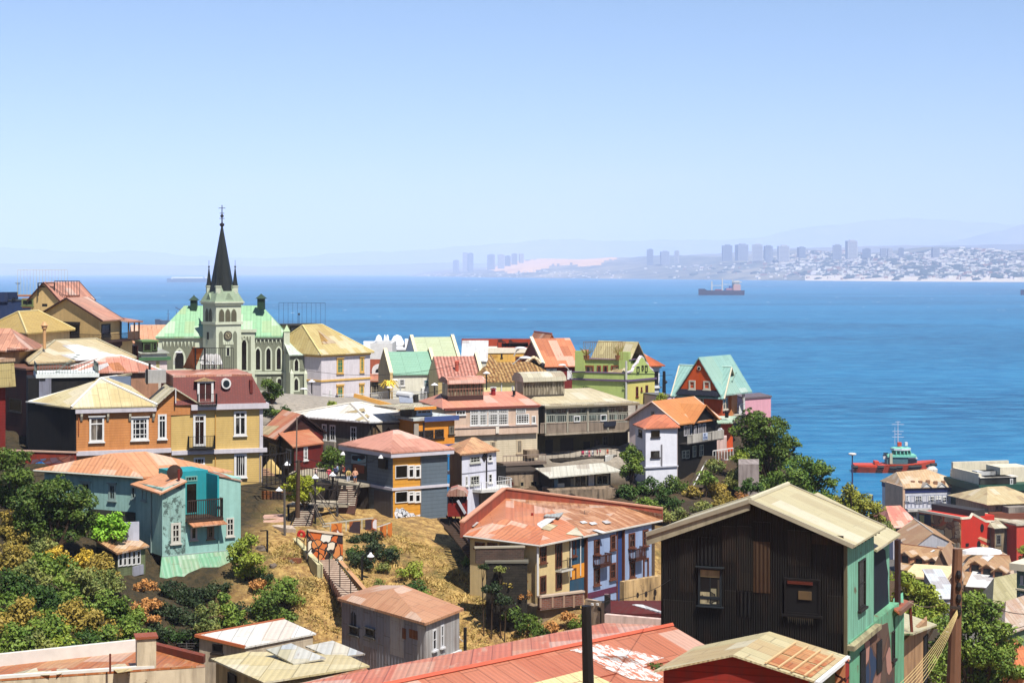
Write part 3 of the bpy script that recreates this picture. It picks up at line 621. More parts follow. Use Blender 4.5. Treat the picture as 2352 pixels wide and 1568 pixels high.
h.part(MB().prism(h.eave(.5)and[V((p.x,p.y,h.zt))for p in h.eave(.75)],[V((p.x,p.y,h.zt+2.6))for p in h.eave(.6)]),'roof',corr((228,206,140),(214,190,120),.05,sheet=(4,.8)));h.part(MB().column(h.eave(.7),h.zt+2.61,h.zt+2.95),'eave_trim',corr((222,160,90),rust=.3));h.finish()
ora=paint((214,144,84),.1,.2,line=.28,dirt=(150,80,40));yel=paint((222,188,116),.07,.14,line=.24,dirt=(150,120,70));fas=paint((206,200,206),.06,.1)
h=corner('orange_house','orange weatherboard house with beige metal hip roof, white cornice and shade-blackened left wall','house',(265,1236,192),(703,1290,185),(1570,1282,188.5),50,ora);orange=h
h.part(MB().obox(h.WL.a,h.WL.d,h.WL.n,.0,h.WL.len-.05,.01,.12,50,h.zt),'black_side_face',blk);h.part(MB().obox(h.WL.a,h.WL.d,h.WL.n,-.2,h.WL.len,.0,.3,h.zt,h.zt+.12),'flashing',flat((220,220,215)))  # black sheet on the left wall paints in its unlit shade
zc=h.WR.z(703,1345);uR=h.WR.u(1432)
h.part(MB().obox(h.WR.a,h.WR.d,h.WR.n,-.15,uR,.0,.45,zc,h.zt+.02),'fascia',fas)
zb=h.WR.z(703,1345);use(0);h.part(MB().obox(h.WR.a,h.WR.d,h.WR.n,-.05,h.WR.len,.0,.3,h.WR.z(176,1046),h.WR.z(176,1036)),'string_course',fas)
h.win(h.WR,[(205,957,239,1014)],(2,1),FRAMEW,glass((50,46,44),(150,140,128)),fw=.2,transom=.28,sill=.14,out=.12,head=.12);h.win(h.WR,[(301,958.5,341,1010)],(4,4),FRAMEW,fw=.24,sill=.14,out=.12,head=.12,bw=.08);h.win(h.WR,[(362.5,951,382.5,1007.5)],(2,1),FRAMEW,fw=.2,transom=.25,sill=.14,out=.12)
use(1)
for x in(748,990,1192,1408):u=h.WR.u(x);z=h.WR.z(x,1348);m=MB().prism([h.WR.p(u-.12,z-.01,.02),h.WR.p(u-.12,z-.01,.42),h.WR.p(u-.12,z-.3,.36),h.WR.p(u-.12,z-.8,.12),h.WR.p(u-.12,z-.8,.02)],[h.WR.p(u+.12,z-.01,.02),h.WR.p(u+.12,z-.01,.42),h.WR.p(u+.12,z-.3,.36),h.WR.p(u+.12,z-.8,.12),h.WR.p(u+.12,z-.8,.02)]);h.part(m,'bracket',CREAM)
h.pipe(h.WR,722,1350,1540,flat((170,92,44)),.06)
bg_=corr((232,216,166),(224,204,150),.04,(200,170,110),pitch=.45,sheet=(1.1,2.2));e=h.eave(.5)
u1=h.WR.u(1440);A=h.WR.p(-.6,h.zt+.02,.5);B=h.WR.p(u1,h.zt+.02,.5);dep=11.0;zR=h.zt+2.75
C1=h.WR.p(u1,h.zt+.02,-dep);D1=h.WR.p(-4.6,h.zt+.02,-dep*.62);R1=h.WR.p(u1*.36,zR,-4.6);R2=h.WR.p(u1*.62,zR,-dep+3)
D1=V((h.foot[0].x,h.foot[0].y,h.zt+.02))
m=MB()
for q in([A,B,R1],[B,C1,R2,R1],[C1,D1,R2],[D1,A,R1,R2]):m.slab(q,.16)
h.roof=h.part(m,'roof',bg_);m=MB()
for a,b in((A,R1),(B,R1),(R1,R2),(R2,C1),(D1,R2)):m.bar(a+V((0,0,.04)),b+V((0,0,.04)),.16,None,5)
h.part(m,'ridge_cap',flat((226,224,214)),h.roof)
h.part(MB().slab([R2+V((-2.2,-1,-.2)),R2+V((1.2,-1.5,.3)),R2+V((1.2,2.2,.3)),R2+V((-2.6,2,-.3))],.25),'roof_hatch',corr((226,208,160),rust=.1),h.roof)
h.part(MB().column([R2+V((-.5,-2.2,0)),R2+V((2.0,-2.2,0)),R2+V((2.0,-1.9,0)),R2+V((-.5,-1.9,0))],h.zt+1.6,h.zt+2.9),'skylight',flat((110,124,150)),h.roof)
crossgable(h,h.WR,1440,1600,1815,1262,1122,6.5,ora,corr((236,226,190),rust=.06),over=.45,base=1.2);m=MB();u=h.WR.u(1600);m.bar(h.WR.p(u+.1,h.WR.z(1600,1112),.5),h.WR.p(u+.1,h.WR.z(1600,1250),.5),.07,None,4);h.part(m,'downpipe',WHITE)
h.box(h.WR,(1400,970,1580,1090),-4.2,paint((176,174,170),.1,.2),'water_tank',-5.6);h.part(MB().bar(h.WR.p(h.WR.u(1400),h.WR.z(1400,1100),-4.1),h.WR.p(h.WR.u(1400),h.WR.z(1400,955),-4.1),.12,None,6),'tank_post',IRON);h.finish()
use(0)
h=front('yellow_house','yellow weatherboard house with red shingled mansard, white cornices and an oval window','house',393,602,942.5,188.6,191.8,12.5,50,yel);yellow=h
zf=h.WR.z(393,930);h.part(MB().obox(h.WR.a,h.WR.d,h.WR.n,.05+h.WR.u(437),h.WR.len+.7,-3,.5,h.zt,zf),'fascia',fas);h.part(MB().column(h.eave(.0),h.zt,zf-.02),'eave_board',fas)
mz=h.WR.z(420,867);red_=corr((150,54,40),(128,44,34),.05,(110,50,40),pitch=.0001+.9,sheet=(.28,.32),bump=.1,k=.62)
u0=h.WR.u(399);m=MB();fb=[h.WR.p(u0,zf,-12),h.WR.p(u0,zf,.25),h.WR.p(h.WR.len+.45,zf,.25),h.WR.p(h.WR.len+.45,zf,-12)];ft=[h.WR.p(u0,mz,-11),h.WR.p(u0,mz,-.75),h.WR.p(h.WR.len-1.0,mz,-.75),h.WR.p(h.WR.len-1.0,mz,-11)]
m.prism(fb,ft);h.roof=h.part(m,'mansard',red_)
h.part(MB().prism([p+V((0,0,.01))for p in ft],[p+V((0,0,.22))for p in ft]),'flat_roof',corr((230,160,132),(224,150,122),.05),h.roof)
use(1)
u0,u1,z0,z1=h.WR.rect((1812,1050,1960,1262));dm=MB().obox(h.WR.a,h.WR.d,h.WR.n,u0,u1,-1.5,.05,z0,z1);d=h.part(dm,'dormer',flat((70,30,26)))
h.win(h.WR,(1812,1046,1960,1258),(2,1),FRAMEW,glass((14,13,12),(90,84,76),.3),fw=.24,out=.16,sill=0,parent=d,name='door');h.part(MB().prism([h.WR.p(u0-.3,z1,.3),h.WR.p(u1+.3,z1,.3),h.WR.p((u0+u1)/2,z1+.38,.3)],[h.WR.p(u0-.3,z1,-2),h.WR.p(u1+.3,z1,-2),h.WR.p((u0+u1)/2,z1+.38,-2)]),'dormer_roof',corr((230,190,140),rust=.05),d)
h.balcony(h.WR,1815,1985,1166,1262,.8,IRON);o=disc(h.WR,2080,1074,44,-1.1,.0,sq=1.1).build('oval_window',FRAMEW,h.o);disc(h.WR,2080,1074,30,-1.1,.03,sq=1.1).build('pane',glass((30,40,46),(70,90,100)),o)
h.box(h.WR,(2296,1040,2322,1160),.0,flat((110,40,32)),'vent',-.8)
use(0)
h.part(MB().obox(h.WR.a,h.WR.d,h.WR.n,.02,h.WR.len+.5,.0,.4,h.WR.z(400,1044),h.WR.z(400,1034.5)),'string_course',fas);h.part(MB().obox(h.WR.a,h.WR.d,h.WR.n,h.WR.len-.3,h.WR.len+.08,-.1,.1,50,h.zt),'corner_board',fas)
cg=glass((30,30,30),(130,126,120))
h.win(h.WR,[(537,943.5,566,1000)],(2,1),FRAMEW,cg,fw=.22,transom=.25,sill=.1,out=.13,bw=.14);h.win(h.WR,[(537.5,1041,566.5,1096)],(6,1),FRAMEW,cg,fw=.24,sill=.1,out=.13);h.win(h.WR,[(445,1050,470.5,1068)],(3,1),FRAMEW,fw=.18,sill=.08);h.win(h.WR,[(402,1051,421,1062)],(2,1),FRAMEW,fw=.18,sill=.08)
h.win(h.WR,[(443.5,951,472.5,1024)],(2,1),FRAMEW,glass((40,24,20),(150,140,130),.4),fw=.24,transom=.22,sill=0,out=.13,name='door');h.balcony(h.WR,432,491.5,1000,1026.5,1.0,IRON);h.pipe(h.WR,494.5,945,1100,flat((214,160,80)),.05);h.pipe(h.WR,598.5,1046,1180,flat((190,160,100)),.09)
h.finish()
use(1);zt_=mz+.24
def onroof(x,y):p=on_z(x,y,zt_);return p
frame_rail('terrace_railing','black iron railing around the roof terrace with white chairs','railing',[onroof(1888,940),onroof(2145,942)],2.5,IRON,.25,.03)
ch=thing('garden_chair','white round backed plastic chair, left one of three by the terrace railing','chair',onroof(1885,937),'white chairs on the roof terrace')
k=MB().lathe((0,0,.5),[(.5,0),(.55,.06),(.5,.1)],10);k.build('seat',WHITE,ch,local=True)
k=MB()
for i in range(12):a=3.14*i/11;k.bar((0.6*math.cos(a),.3+.1*math.sin(a),.6),(.6*math.cos(a),.5,.7+.9*math.sin(a)),.05,None,4)
k.prism([V((.55*math.cos(6.28*i/14),.52,1.15+.6*math.sin(6.28*i/14)))for i in range(14)],[V((.55*math.cos(6.28*i/14),.6,1.15+.6*math.sin(6.28*i/14)))for i in range(14)]);k.build('backrest',WHITE,ch,local=True)
for sx_ in(-.4,.4):
 for sy_ in(-.35,.4):MB().bar((sx_,sy_,0),(sx_*.9,sy_*.9,.52),.05,None,4).build('leg',WHITE,ch,local=True)
for x,l in((1955,'white round backed plastic chair, middle one of three by the terrace railing'),(2003,'white round backed plastic chair, right one of three by the terrace railing')):
 c=copy_tree(ch);c.location=onroof(x,937);c['label']=l;c.rotation_euler.z=.5
o=thing('sun_shelter','tilted brown panel on a black metal frame standing on the roof terrace','shelter',onroof(1770,945));a,b,c,d=onroof(1680,930),onroof(1790,945),P(1870,750,199),P(1770,745,199)
MB().prism([a,b,c,d],[p+V((0,.08,.08))for p in(a,b,c,d)]).build('panel',flat((190,120,60)),o)
m=MB()
for x in(1795,1880):m.bar(P(x,745,199),P(x,945,199),.11,None,4);m.bar(P(x,745,197),P(x,945,197),.11,None,4)
m.bar(P(1760,748,199),P(1880,745,199),.1,None,4);m.bar(P(1760,748,197),P(1880,745,197),.1,None,4);m.bar(P(1795,860,197),P(1880,860,197),.08,None,4);m.build('frame',IRON,o)
h=front('small_townhouse','small pale pink house with green cornice and an open green loggia, left of the church','house',1296,1535,792,262,264,8,58,paint((224,206,204),.1,.15))
h.band(h.WR.z(1300,862),h.WR.z(1300,832),.45,flat((70,110,76)));h.shed(.8,.3,corr((214,222,206),rust=.05));h.box(h.WR,(1310,684,1455,792),-.4,flat((40,38,30)),'loggia',-4);h.win(h.WR,[(1318,695,1398,780),(1405,695,1442,770)],(1,1),flat((84,104,64)),glass((10,10,10),(20,20,20)),fw=.25,out=-.2,sill=0);h.win(h.WR,[(1328,872,1360,940),(1434,868,1464,930)],(2,2),flat((180,170,120)),fw=.2)
h.box(h.WR,(1300,676,1462,690),.1,flat((110,140,84)),'loggia_eave',-4.3);h.finish()
h=front('long_roof_house','low building with wide pink tin roof between the cream gabled house and the church','building',1230,1600,690,328,330,14,58,paint((190,150,120),.1,.1));h.gable(2.9,.6,corr((236,170,130),(228,184,150),.15),'s');h.finish()
use(1)
pal=paint((204,210,186),.07,.12,dirt=(150,150,120));gry=paint((124,128,108),.1,.1);cgrn=corr((170,220,172),(160,212,164),.05,(200,196,140),pitch=.6,k=.7);cd=glass((14,10,8),(40,20,14),.3)
h=front('church','pale green gothic church with a dark pointed spire, clock tower and green roofs','church',1452,2620,640,303,306,13,52,pal);ch_=h;WN=h.WR
h.hip(5.3,.45,cgrn,'s',.2,th=.3);zE=h.zt
h.band(zE-.55,zE-.02,.3,flat((206,204,178)))
def panel(x0,x1,y0,y1,W=WN,o=.06,teeth=True,c=gry):
 u0,u1,z0,z1=W.rect((x0,y0,x1,y1));m=MB();m.obox(W.a,W.d,W.n,u0,u1,-.02,o,z0,z1);b=h.part(m,'wall_panel',c)
 if teeth:
  m=MB();n=max(3,int((u1-u0)/.62))
  for i in range(n):a=u0+(u1-u0)*(i+.08)/n;w_=(u1-u0)/n*.5;m.prism([W.p(a,z1,o-.01),W.p(a+w_,z1,o-.01),W.p(a+w_/2,z1-.95,o-.01)],[W.p(a,z1+.05,o+.16),W.p(a+w_,z1+.05,o+.16),W.p(a+w_/2,z1-.95,o+.16)])
  h.part(m,'arcade_frieze',pal,b)
panel(1490,1792,690,935);arch(h,WN,(1608,765,1688,935),pal,cd,.35)
use(2);panel(385,640,412,715);arch(h,WN,[(391,505,430,698),(487,502,526,696),(583,500,620,694)],pal,cd,.28)
u0,u1=WN.u(252),WN.u(382);zt=WN.z(300,355);bay=MB().obox(WN.a,WN.d,WN.n,u0,u1,-.5,.55,52,zt);h.part(bay,'bay',pal);WB=Wall(WN.p(u0,0,.55),WN.p(u1,0,.55));h.part(MB().obox(WB.a,WB.d,WB.n,0,u1-u0+.3,-.6,.25,zt,zt+.5),'bay_cornice',pal)
panel(262,345,395,705,WB);arch(h,WB,(262,425,304,702),pal,cd,.25)
h.part(MB().obox(WN.a,WN.d,WN.n,WN.u(382),WN.u(700),0,.3,WN.z(500,740),WN.z(500,718)),'string_course',pal);panel(400,640,748,940,WN,.05,False);arch(h,WN,[(498,780,530,870),(590,782,622,866)],pal,cd,.25,False)
u0,u1=WN.u(648),WN.u(702);zt=WN.z(670,350);h.part(MB().obox(WN.a,WN.d,WN.n,u0,u1,-1.5,1.0,52,zt),'turret',pal);zp=WN.z(670,288);a=[WN.p(u0-.1,zt,1.1),WN.p(u1+.1,zt,1.1),WN.p(u1+.1,zt,-1.6),WN.p(u0-.1,zt,-1.6)];m=MB();tp=WN.p((u0+u1)/2,zp,-.2)
for i in range(4):m.poly([a[i],a[(i+1)%4],tp])
m.poly(a[::-1]);h.part(m,'turret_cap',paint((170,190,150),.1,.1));h.part(MB().obox(WN.a,WN.d,WN.n,u0-.15,u1+.5,-.5,1.3,52,WN.z(670,720)),'buttress',pal)
for(x0,x1,y0,y1,yp,c)in((1748,1816,300,400,258,1),(402,478,40,148,4,2)):
 use(c);Y=309.5;a,b=P(x0,y1,Y),P(x1,y0,Y);cx=(a.x+b.x)/2;w_=(b.x-a.x)*.42;gm2=flat((34,62,44));m=MB().cube((cx,Y,(a.z+b.z)/2),w_,w_,(b.z-a.z)/2);k=h.part(m,'cupola',gm2)
 z=b.z;m=MB();q=[V((cx+sx_*w_*1.5,Y+sy_*w_*1.5,z-.15))for sx_,sy_ in((-1,-1),(1,-1),(1,1),(-1,1))];t_=V((cx,Y,z+.75))
 for i in range(4):m.poly([q[i],q[(i+1)%4],t_])
 m.poly(q[::-1]);m.lathe((cx,Y,z+.6),[(.14,0),(.05,zat(yp,Y)-z-.6)],6);h.part(m,'cupola_roof',gm2,k)
use(2)
a2=front('church_annex','low grey green church wing with pale metal roof, right of the church','church wing',700,1000,560,302,304,9,52,pal);h=a2;W=h.WR
h.part(MB().slab([W.p(-.2,h.zt,.5),W.p(W.len+.2,h.zt,.5),W.p(W.len-4.4,h.zt+2.8,-7),W.p(-.2,h.zt+3.6,-7)],.2),'roof',corr((214,236,214),(240,248,240),.03,pitch=.7));panel(706,985,572,715,W,.05,False);panel(722,990,740,935,W,.05,False)
arch(h,W,[(746,605,779,710),(883,602,916,706)],pal,cd,.25);arch(h,W,[(744,780,778,888),(880,776,914,884)],pal,cd,.3);h.part(MB().obox(W.a,W.d,W.n,0,W.len,0,.25,W.z(850,738),W.z(850,718)),'string_course',pal)
for x in(715,842,978):
 u=W.u(x);z=W.z(x,735);h.part(MB().obox(W.a,W.d,W.n,u-.3,u+.3,0,.7,52,z).prism([W.p(u-.3,z,0),W.p(u+.3,z,0),W.p(u+.3,z,.7),W.p(u-.3,z,.7)],[W.p(u-.02,z+.8,.2),W.p(u+.02,z+.8,.2),W.p(u+.02,z+.8,.3),W.p(u-.02,z+.8,.3)]),'buttress',pal)
h.door(W,(742,972,784,1055),BLACK,pal);h.win(W,(888,965,918,1015),(1,1),pal,cd);h.part(MB().slab([W.p(W.u(830),h.zt+.3,-.5),W.p(W.u(1030),h.zt+.1,.2),W.p(W.u(1020),h.zt+1.0,-1),W.p(W.u(905),h.zt+1.7,-3)],.3),'roof_flashing',flat((30,40,30)));h.finish()
use(1);h=ch_
T=corner('x','x','x',(1864,330,302.6),(1985,336,298.5),(2216,330,301.6),50,pal);bpy.data.objects.remove(T.o);T.o=h.o
t0=h.part(T.wall,'tower',pal);TL,TR=T.WL,T.WR
def tband(y0,y1,o,nm='cornice',mt=pal):return h.part(MB().column(offset_poly(T.foot,o),TR.z(2000,y1),TR.z(2000,y0)),nm,mt,t0)
tband(335,352,.28);tband(322,334.5,.45);tband(508,532,.22)
arch_b=[(2014,392,2056,502),(2072,392,2112,504),(2126,392,2168,504)]
def tarch(W,r,mt,gm,fw,pointed=True):
 for q in r:
  u0,u1,z0,z1=W.rect(q);f=plate(W,arch_pts(u0-fw,u1+fw,z0-fw*.4,z1+fw*1.2,pointed),-.02,.08).build('belfry_opening',mt,t0);plate(W,arch_pts(u0,u1,z0,z1,pointed),-.01,.1).build('louvre',gm,f)
lou=paint((96,92,72),.15,.1,line=.25);tarch(TR,arch_b,gry,lou,.1);tarch(TL,[(1892,388,1912,500),(1924,388,1944,500)],gry,lou,.1)
def tpanel(W,x0,x1,y0,y1):u0,u1,z0,z1=W.rect((x0,y0,x1,y1));plate(W,arch_pts(u0,u1,z0,z1),-.02,.07).build('wall_panel',gry,t0)
tpanel(TR,2010,2046,590,940);tpanel(TR,2140,2176,590,940);u0,u1,z0,z1=TR.rect((2046,715,2140,940));MB().obox(TR.a,TR.d,TR.n,u0,u1,-.02,.065,z0,z1).build('wall_panel',gry,t0)
k=disc(TR,2092,633,44,-.02,.14).build('clock',flat((70,66,58)),t0);disc(TR,2092,633,36,.1,.16).build('clock_face',flat((96,88,70)),k)
m=MB();c0=TR.p(TR.u(2092),TR.z(2092,633),.19)
for i in range(12):a=6.283*i/12;d=TR.d*math.cos(a)+V((0,0,math.sin(a)));m.bar(c0+d*.44,c0+d*.58,.035,None,4)
for a,l in((-.9,.42),(2.2,.6),(.9,.3)):d=TR.d*math.cos(a)+V((0,0,math.sin(a)));m.bar(c0,c0+d*l,.04,None,4)
m.build('clock_hands',flat((230,220,180)),k)
u0,u1,z0,z1=TR.rect((2080,742,2104,815));MB().obox(TR.a,TR.d,TR.n,u0-.2,u1+.2,.0,.12,z0-.1,z1+.3).build('slit_window',pal,t0);MB().obox(TR.a,TR.d,TR.n,u0,u1,.0,.14,z0,z1).build('slit_pane',BLACK,t0)
u0,u1,z0,z1=TL.rect((1904,600,1918,668));MB().obox(TL.a,TL.d,TL.n,u0,u1,.0,.1,z0,z1).build('slit_window',BLACK,t0)
m=MB()
for i in range(5):x=2050+i*20;u0,u1,z0,z1=TR.rect((x,690,x+11,716));m.obox(TR.a,TR.d,TR.n,u0,u1,0,.15,z0,z1)
m.build('arcade_frieze',pal,t0)
zc_=TR.z(2000,322);ft=offset_poly(T.foot,.35);cx=sum(p.x for p in ft)/4;cy=sum(p.y for p in ft)/4;sh=paint((150,168,140),.15,.1,line=.35);spm=corr((40,46,42),(30,36,34),.1,(60,60,50),pitch=1.2,sheet=(.3,.4),k=.7)
R=2.5;ang=math.atan2(TR.d.y,TR.d.x)
oc=lambda r,z:[V((cx+r*math.cos(ang+math.pi/8+math.pi/4*i),cy+r*math.sin(ang+math.pi/8+math.pi/4*i),z))for i in range(8)]
br=MB();f0=[V((p.x,p.y,zc_))for p in ft];f1=[V((cx+(p.x-cx)*.52,cy+(p.y-cy)*.52,zc_+2.9))for p in ft];br.prism(f0,f1);br.build('broach',sh,t0)
use(0);zt=zat(519,300);s_=MB().prism(oc(R,zc_+.05),oc(.16,zt)).build('spire',spm,t0);use(1)
fin=MB();dz=zat_=None
use(0);Zs=lambda y:zat(y,300)
fin.lathe((cx,cy,0),[(.16,zt-.1),(.42,Zs(517)),(.42,Zs(513.5)),(.13,Zs(511)),(.10,Zs(499)),(.30,Zs(497)),(.3,Zs(494)),(.09,Zs(491)),(.07,Zs(470))],8)
for y,w_ in((501,.45),(489,.4),(477,.6)):fin.bar((cx-w_,cy,Zs(y)),(cx+w_,cy,Zs(y)),.07,None,4)
fin.build('finial_cross',flat((36,30,40)),s_)
for p in ft:
 d=V((p.x-cx,p.y-cy,0))*.6;c=V((cx+d.x,cy+d.y,0));m=MB().lathe(c,[(.52,zc_+.1),(.52,zc_+2.55),(.62,zc_+2.6),(.62,zc_+2.8)],6);k=m.build('pinnacle',pal,t0)
 MB().lathe(c,[(.5,zc_+2.81),(.36,zc_+3.6),(.07,zc_+6.0),(.16,zc_+6.05),(.16,zc_+6.25),(.04,zc_+6.3),(.03,zc_+7.3)],6).build('pinnacle_spike',spm,k)
m=MB()
for W in(TL,TR):
 for f in(.5,):
  u=W.len*f;m.prism([W.p(u-1.1,zc_,.2),W.p(u+1.1,zc_,.2),W.p(u,zc_+1.5,.2)],[W.p(u-1.1,zc_,-1.2),W.p(u+1.1,zc_,-1.2),W.p(u,zc_+1.5,-1.2)])
m.build('gablet',sh,t0);ch_.finish()
# ================================================================ top of the hill, centre
use(2)
lil=paint((222,214,218),.06,.14);ybd=flat((226,180,96))
h=front('shuttered_house','white house with green shutters, yellow bands and a big tan hip roof','house',992,1440,560,300,309,14,53,lil);W=h.WR
h.band(h.zt-.5,h.zt,.12,ybd);h.hip(4.9,.55,corr((222,200,136),(210,186,120),.12,(176,140,80),sheet=(.7,3)),'s',.32,shift=(-.13,0),caps=flat((226,206,140)))
h.part(MB().column(offset_poly(h.foot,.14),W.z(1000,812),W.z(1000,796)),'string_course',ybd)
for r in[(1132,596,1194,738),(1345,586,1384,726),(1132,848,1194,984),(1341,838,1382,976)]:h.win(W,r,(2,4),ybd,SHUT,fw=.3,head=.3 if r[1]>800 else .12,sill=.1,out=.1)
sl=[h.ev[1],h.ev[2],h.ridge[0]];sheet_on(h,sl,[(1000,465),(960,335),(1130,455)],corr((192,152,78),rust=.3));h.pipe(W,1072,885,975,WHITE,.25)
Wd=Wall(P(712,0,317),P(905,0,319));zd0=h.zt+.4;zd1=Wd.z(800,296)
d=h.part(MB().obox(Wd.a,Wd.d,Wd.n,0,Wd.len,-4,-.02,zd0,zd1),'glazed_dormer',flat((36,36,36)))
h.win(Wd,(716,310,900,424),(7,2),flat((50,52,54)),glass((14,20,28),(80,96,110),.5),parent=d,sill=0,fw=.2);h.part(MB().obox(Wd.a,Wd.d,Wd.n,-1.6,Wd.len+1.8,-4.5,.3,zd1+.01,zd1+.3),'terrace_deck',flat((60,58,54)),d);h.part(MB().obox(Wd.a,Wd.d,Wd.n,-1.5,-.02,-4,-.4,55,zd1),'side_wall',paint((214,204,160),.1,.1),d)
h.finish()
frame_rail('terrace_railing','blue grey wire railing of a roof terrace right of the church turret','railing',[P(602,290,320),P(1028,292,320)],4.2,flat((70,84,104)),.8,.035)
tag(MB().bar(P(787,295,320),P(787,190,320),.06,None,5).ball(P(787,190,320),.22,8).build('antenna_mast',flat((50,56,66))),'thin mast with a ball tip on the terrace right of the church','mast')
pts=[P(1000,1018,296),P(1440,995,300),P(1640,975,296),P(1960,985,292)]
m=MB();rail(m,pts,1.5,.3,.05);tag(m.build('picket_fence',WHITE),'white picket fence along the street below the shuttered house','fence')
tag(MB().column([V((p.x,p.y,0))for p in(P(985,1040,292),P(1440,1020,294),P(1440,1020,294.5),P(985,1040,292.5))],54,zat(1035,292)).build('garden_wall',paint((206,210,196),.1,.2)),'low whitish wall at the street edge behind the white roofed corner house','wall')
h=front('domed_building','far white low building with several little domes on its roof by the sea','building',1345,1790,520,425,425,30,20,paint((236,236,236),.06,.05));WH=paint((240,240,240),.05,.05)
h.flatroof(WH,.5,.4)
for x,y,r in((1520,475,42),(1690,480,70),(1600,470,20),(1575,465,14)):R=m_at(r,436);c=P(x,y,436);h.part(MB().lathe(V((c.x,c.y,h.zt+.4)),[(R,0),(R,.5),(R*.9,1.2),(R*.5,2.6),(.1,3.0)],14),'dome',WH,smooth=True)
h.part(MB().column([P(1380,520,428),P(1560,520,428),P(1560,520,440),P(1380,520,440)],h.zt,h.zt+1.6),'upper_storey',WH);h.part(MB().column([P(1760,520,428),P(1790,520,428),P(1790,520,440),P(1760,520,440)],h.zt,h.zt+2.2),'stair_head',WH)
for x in(1460,1640):h.part(MB().lathe(P(x,540,424.4)-V((0,0,1)),[(.6,0),(.6,1.6)],8),'chimney',WH)
h.finish()
h=front('brick_red_house','rust red house with white parapet and an arched white window hood','house',1440,1645,604,338,338,12,52,paint((170,88,60),.1,.15));W=h.WR
h.parapet(3.2,.5,WHITE);h.part(MB().column(offset_poly(h.foot,-.6),h.zt,h.zt+.1),'roof',WH);arch(h,W,(1490,690,1545,726),WHITE,GLASS,.7,False,out=.3)
lo=h.part(MB().obox(W.a,W.d,W.n,0,W.len,0,6,52,W.z(1500,770)-.4),'sunroom',flat((96,84,66)));h.part(MB().slab([W.p(-.4,W.z(1500,782),6.6),W.p(W.len+.4,W.z(1500,782),6.6),W.p(W.len+.4,W.z(1500,735),-.2),W.p(-.4,W.z(1500,735),-.2)],.2),'sunroom_roof',corr((232,150,116),rust=.1),lo)
W6=Wall(W.p(0,0,6.02),W.p(W.len,0,6.02));h.win(W6,[(1450,790,1545,935),(1560,790,1638,860),(1560,880,1638,930)],(4,3),flat((190,176,150)),glass((40,36,30),(90,84,70)),parent=lo,fw=.2);h.finish()
w2=paint((226,222,204),.08,.15);tanw=paint((214,184,128),.1,.2)
h=front('parapet_house','white house with pale green tin roof held between two tan parapets','house',1650,2040,742,314,316,12,52,w2);W=h.WR
h.gable(3.7,.3,corr((160,206,178),(150,198,170),.04,(130,160,130),sheet=(3,.55)),'s',end=.0)
def gable_parapet(h,u,ht,w_=.5,over=.7,mat=None,half=False):
 W=h.WR;dp=(h.foot[0]-h.foot[1]).length;pts=lambda x:[W.p(x,h.zb,.35),W.p(x,h.zt+.25,.35),W.p(x,h.zt+ht+over,-dp/2),W.p(x,h.zt+.2,-dp),W.p(x,h.zb,-dp)]
 p=h.part(MB().prism(pts(u),pts(u+w_)),'parapet',mat or tanw);a=pts(u-.08);b=pts(u+w_+.08);q=V((0,0,.16))
 m=MB().prism([a[1],b[1],b[2],a[2]],[a[1]+q,b[1]+q,b[2]+q,a[2]+q]).prism([a[2],b[2],b[3],a[3]],[a[2]+q,b[2]+q,b[3]+q,a[3]+q]);h.part(m,'coping',flat((236,222,180)),p)
gable_parapet(h,-.6,3.7);gable_parapet(h,W.len-.02,3.7)
h.win(W,[(1706,786,1760,850)],(4,2),FRAMEW,fw=.16);h.win(W,[(1930,790,1990,860)],(4,2),FRAMEW,glass((30,80,90),(60,150,160)),fw=.16);h.box(W,(1908,866,2012,916),.9,WHITE,'planter_box');h.pipe(W,2046,745,940,WHITE,.1);h.finish()
h=front('parapet_house','house with long pale green grey roof and brown end gable, on the hill crest','house',1885,2245,606,352,354,13,52,paint((176,130,84),.15,.3));h.gable(4.2,.4,corr((212,222,184),(204,214,172),.08,(180,180,140),sheet=(3,.6)),'s',end=0);gable_parapet(h,h.WR.len,4.2,.5,.5,paint((190,142,90),.15,.3));gable_parapet(h,-.5,4.2,.5,.5,WHITE);h.box(h.WR,(1975,508,2020,530),-3.5,BLACK,'roof_vent',-4.5);h.finish()
use(3)
h=front('white_roof_house','house showing only a slanted bright white roof, behind the pink tiled roof','house',322,552,378,330,330,10,52,w2);h.shed(3.6,.2,corr(ZINC,rust=.02));h.part(MB().slab([P(355,362,332),P(430,362,332),P(445,352,334),P(380,352,334)],.15),'skylight',flat((110,120,130)));h.finish()
h=front('tiled_house','tan and cream house with rows of pink roof tiles and a red stove pipe','house',105,500,531,304,305.5,12,52,paint((222,206,156),.08,.15));W=h.WR
h.gable(3.4,.4,tiles((236,176,156),(208,130,112),.62),'s',end=0);gable_parapet(h,W.len-.05,3.4,.5,.7,paint((160,130,86),.15,.3));h.part(MB().obox(W.a,W.d,W.n,-.02,W.u(255),.0,.08,52,h.zt),'wall_section',paint((204,180,124),.1,.2,line=.5))
h.win(W,[(160,572,216,640),(405,577,464,614)],(4,2),FRAMEW,fw=.16,o0=.08);h.part(MB().bar(P(277,500,306.5),P(277,388,306.5),.35,None,8).bar(P(258,386,306.5),P(298,384,306.5),.3,None,6),'stove_pipe',flat((190,90,70)));h.pipe(W,367,535,615,BROWN,.1);h.finish()
h=front('tiled_house','long cream house under a wavy tan clay tile roof','house',520,1235,563,298,301,13,52,paint((232,220,160),.06,.12));W=h.WR
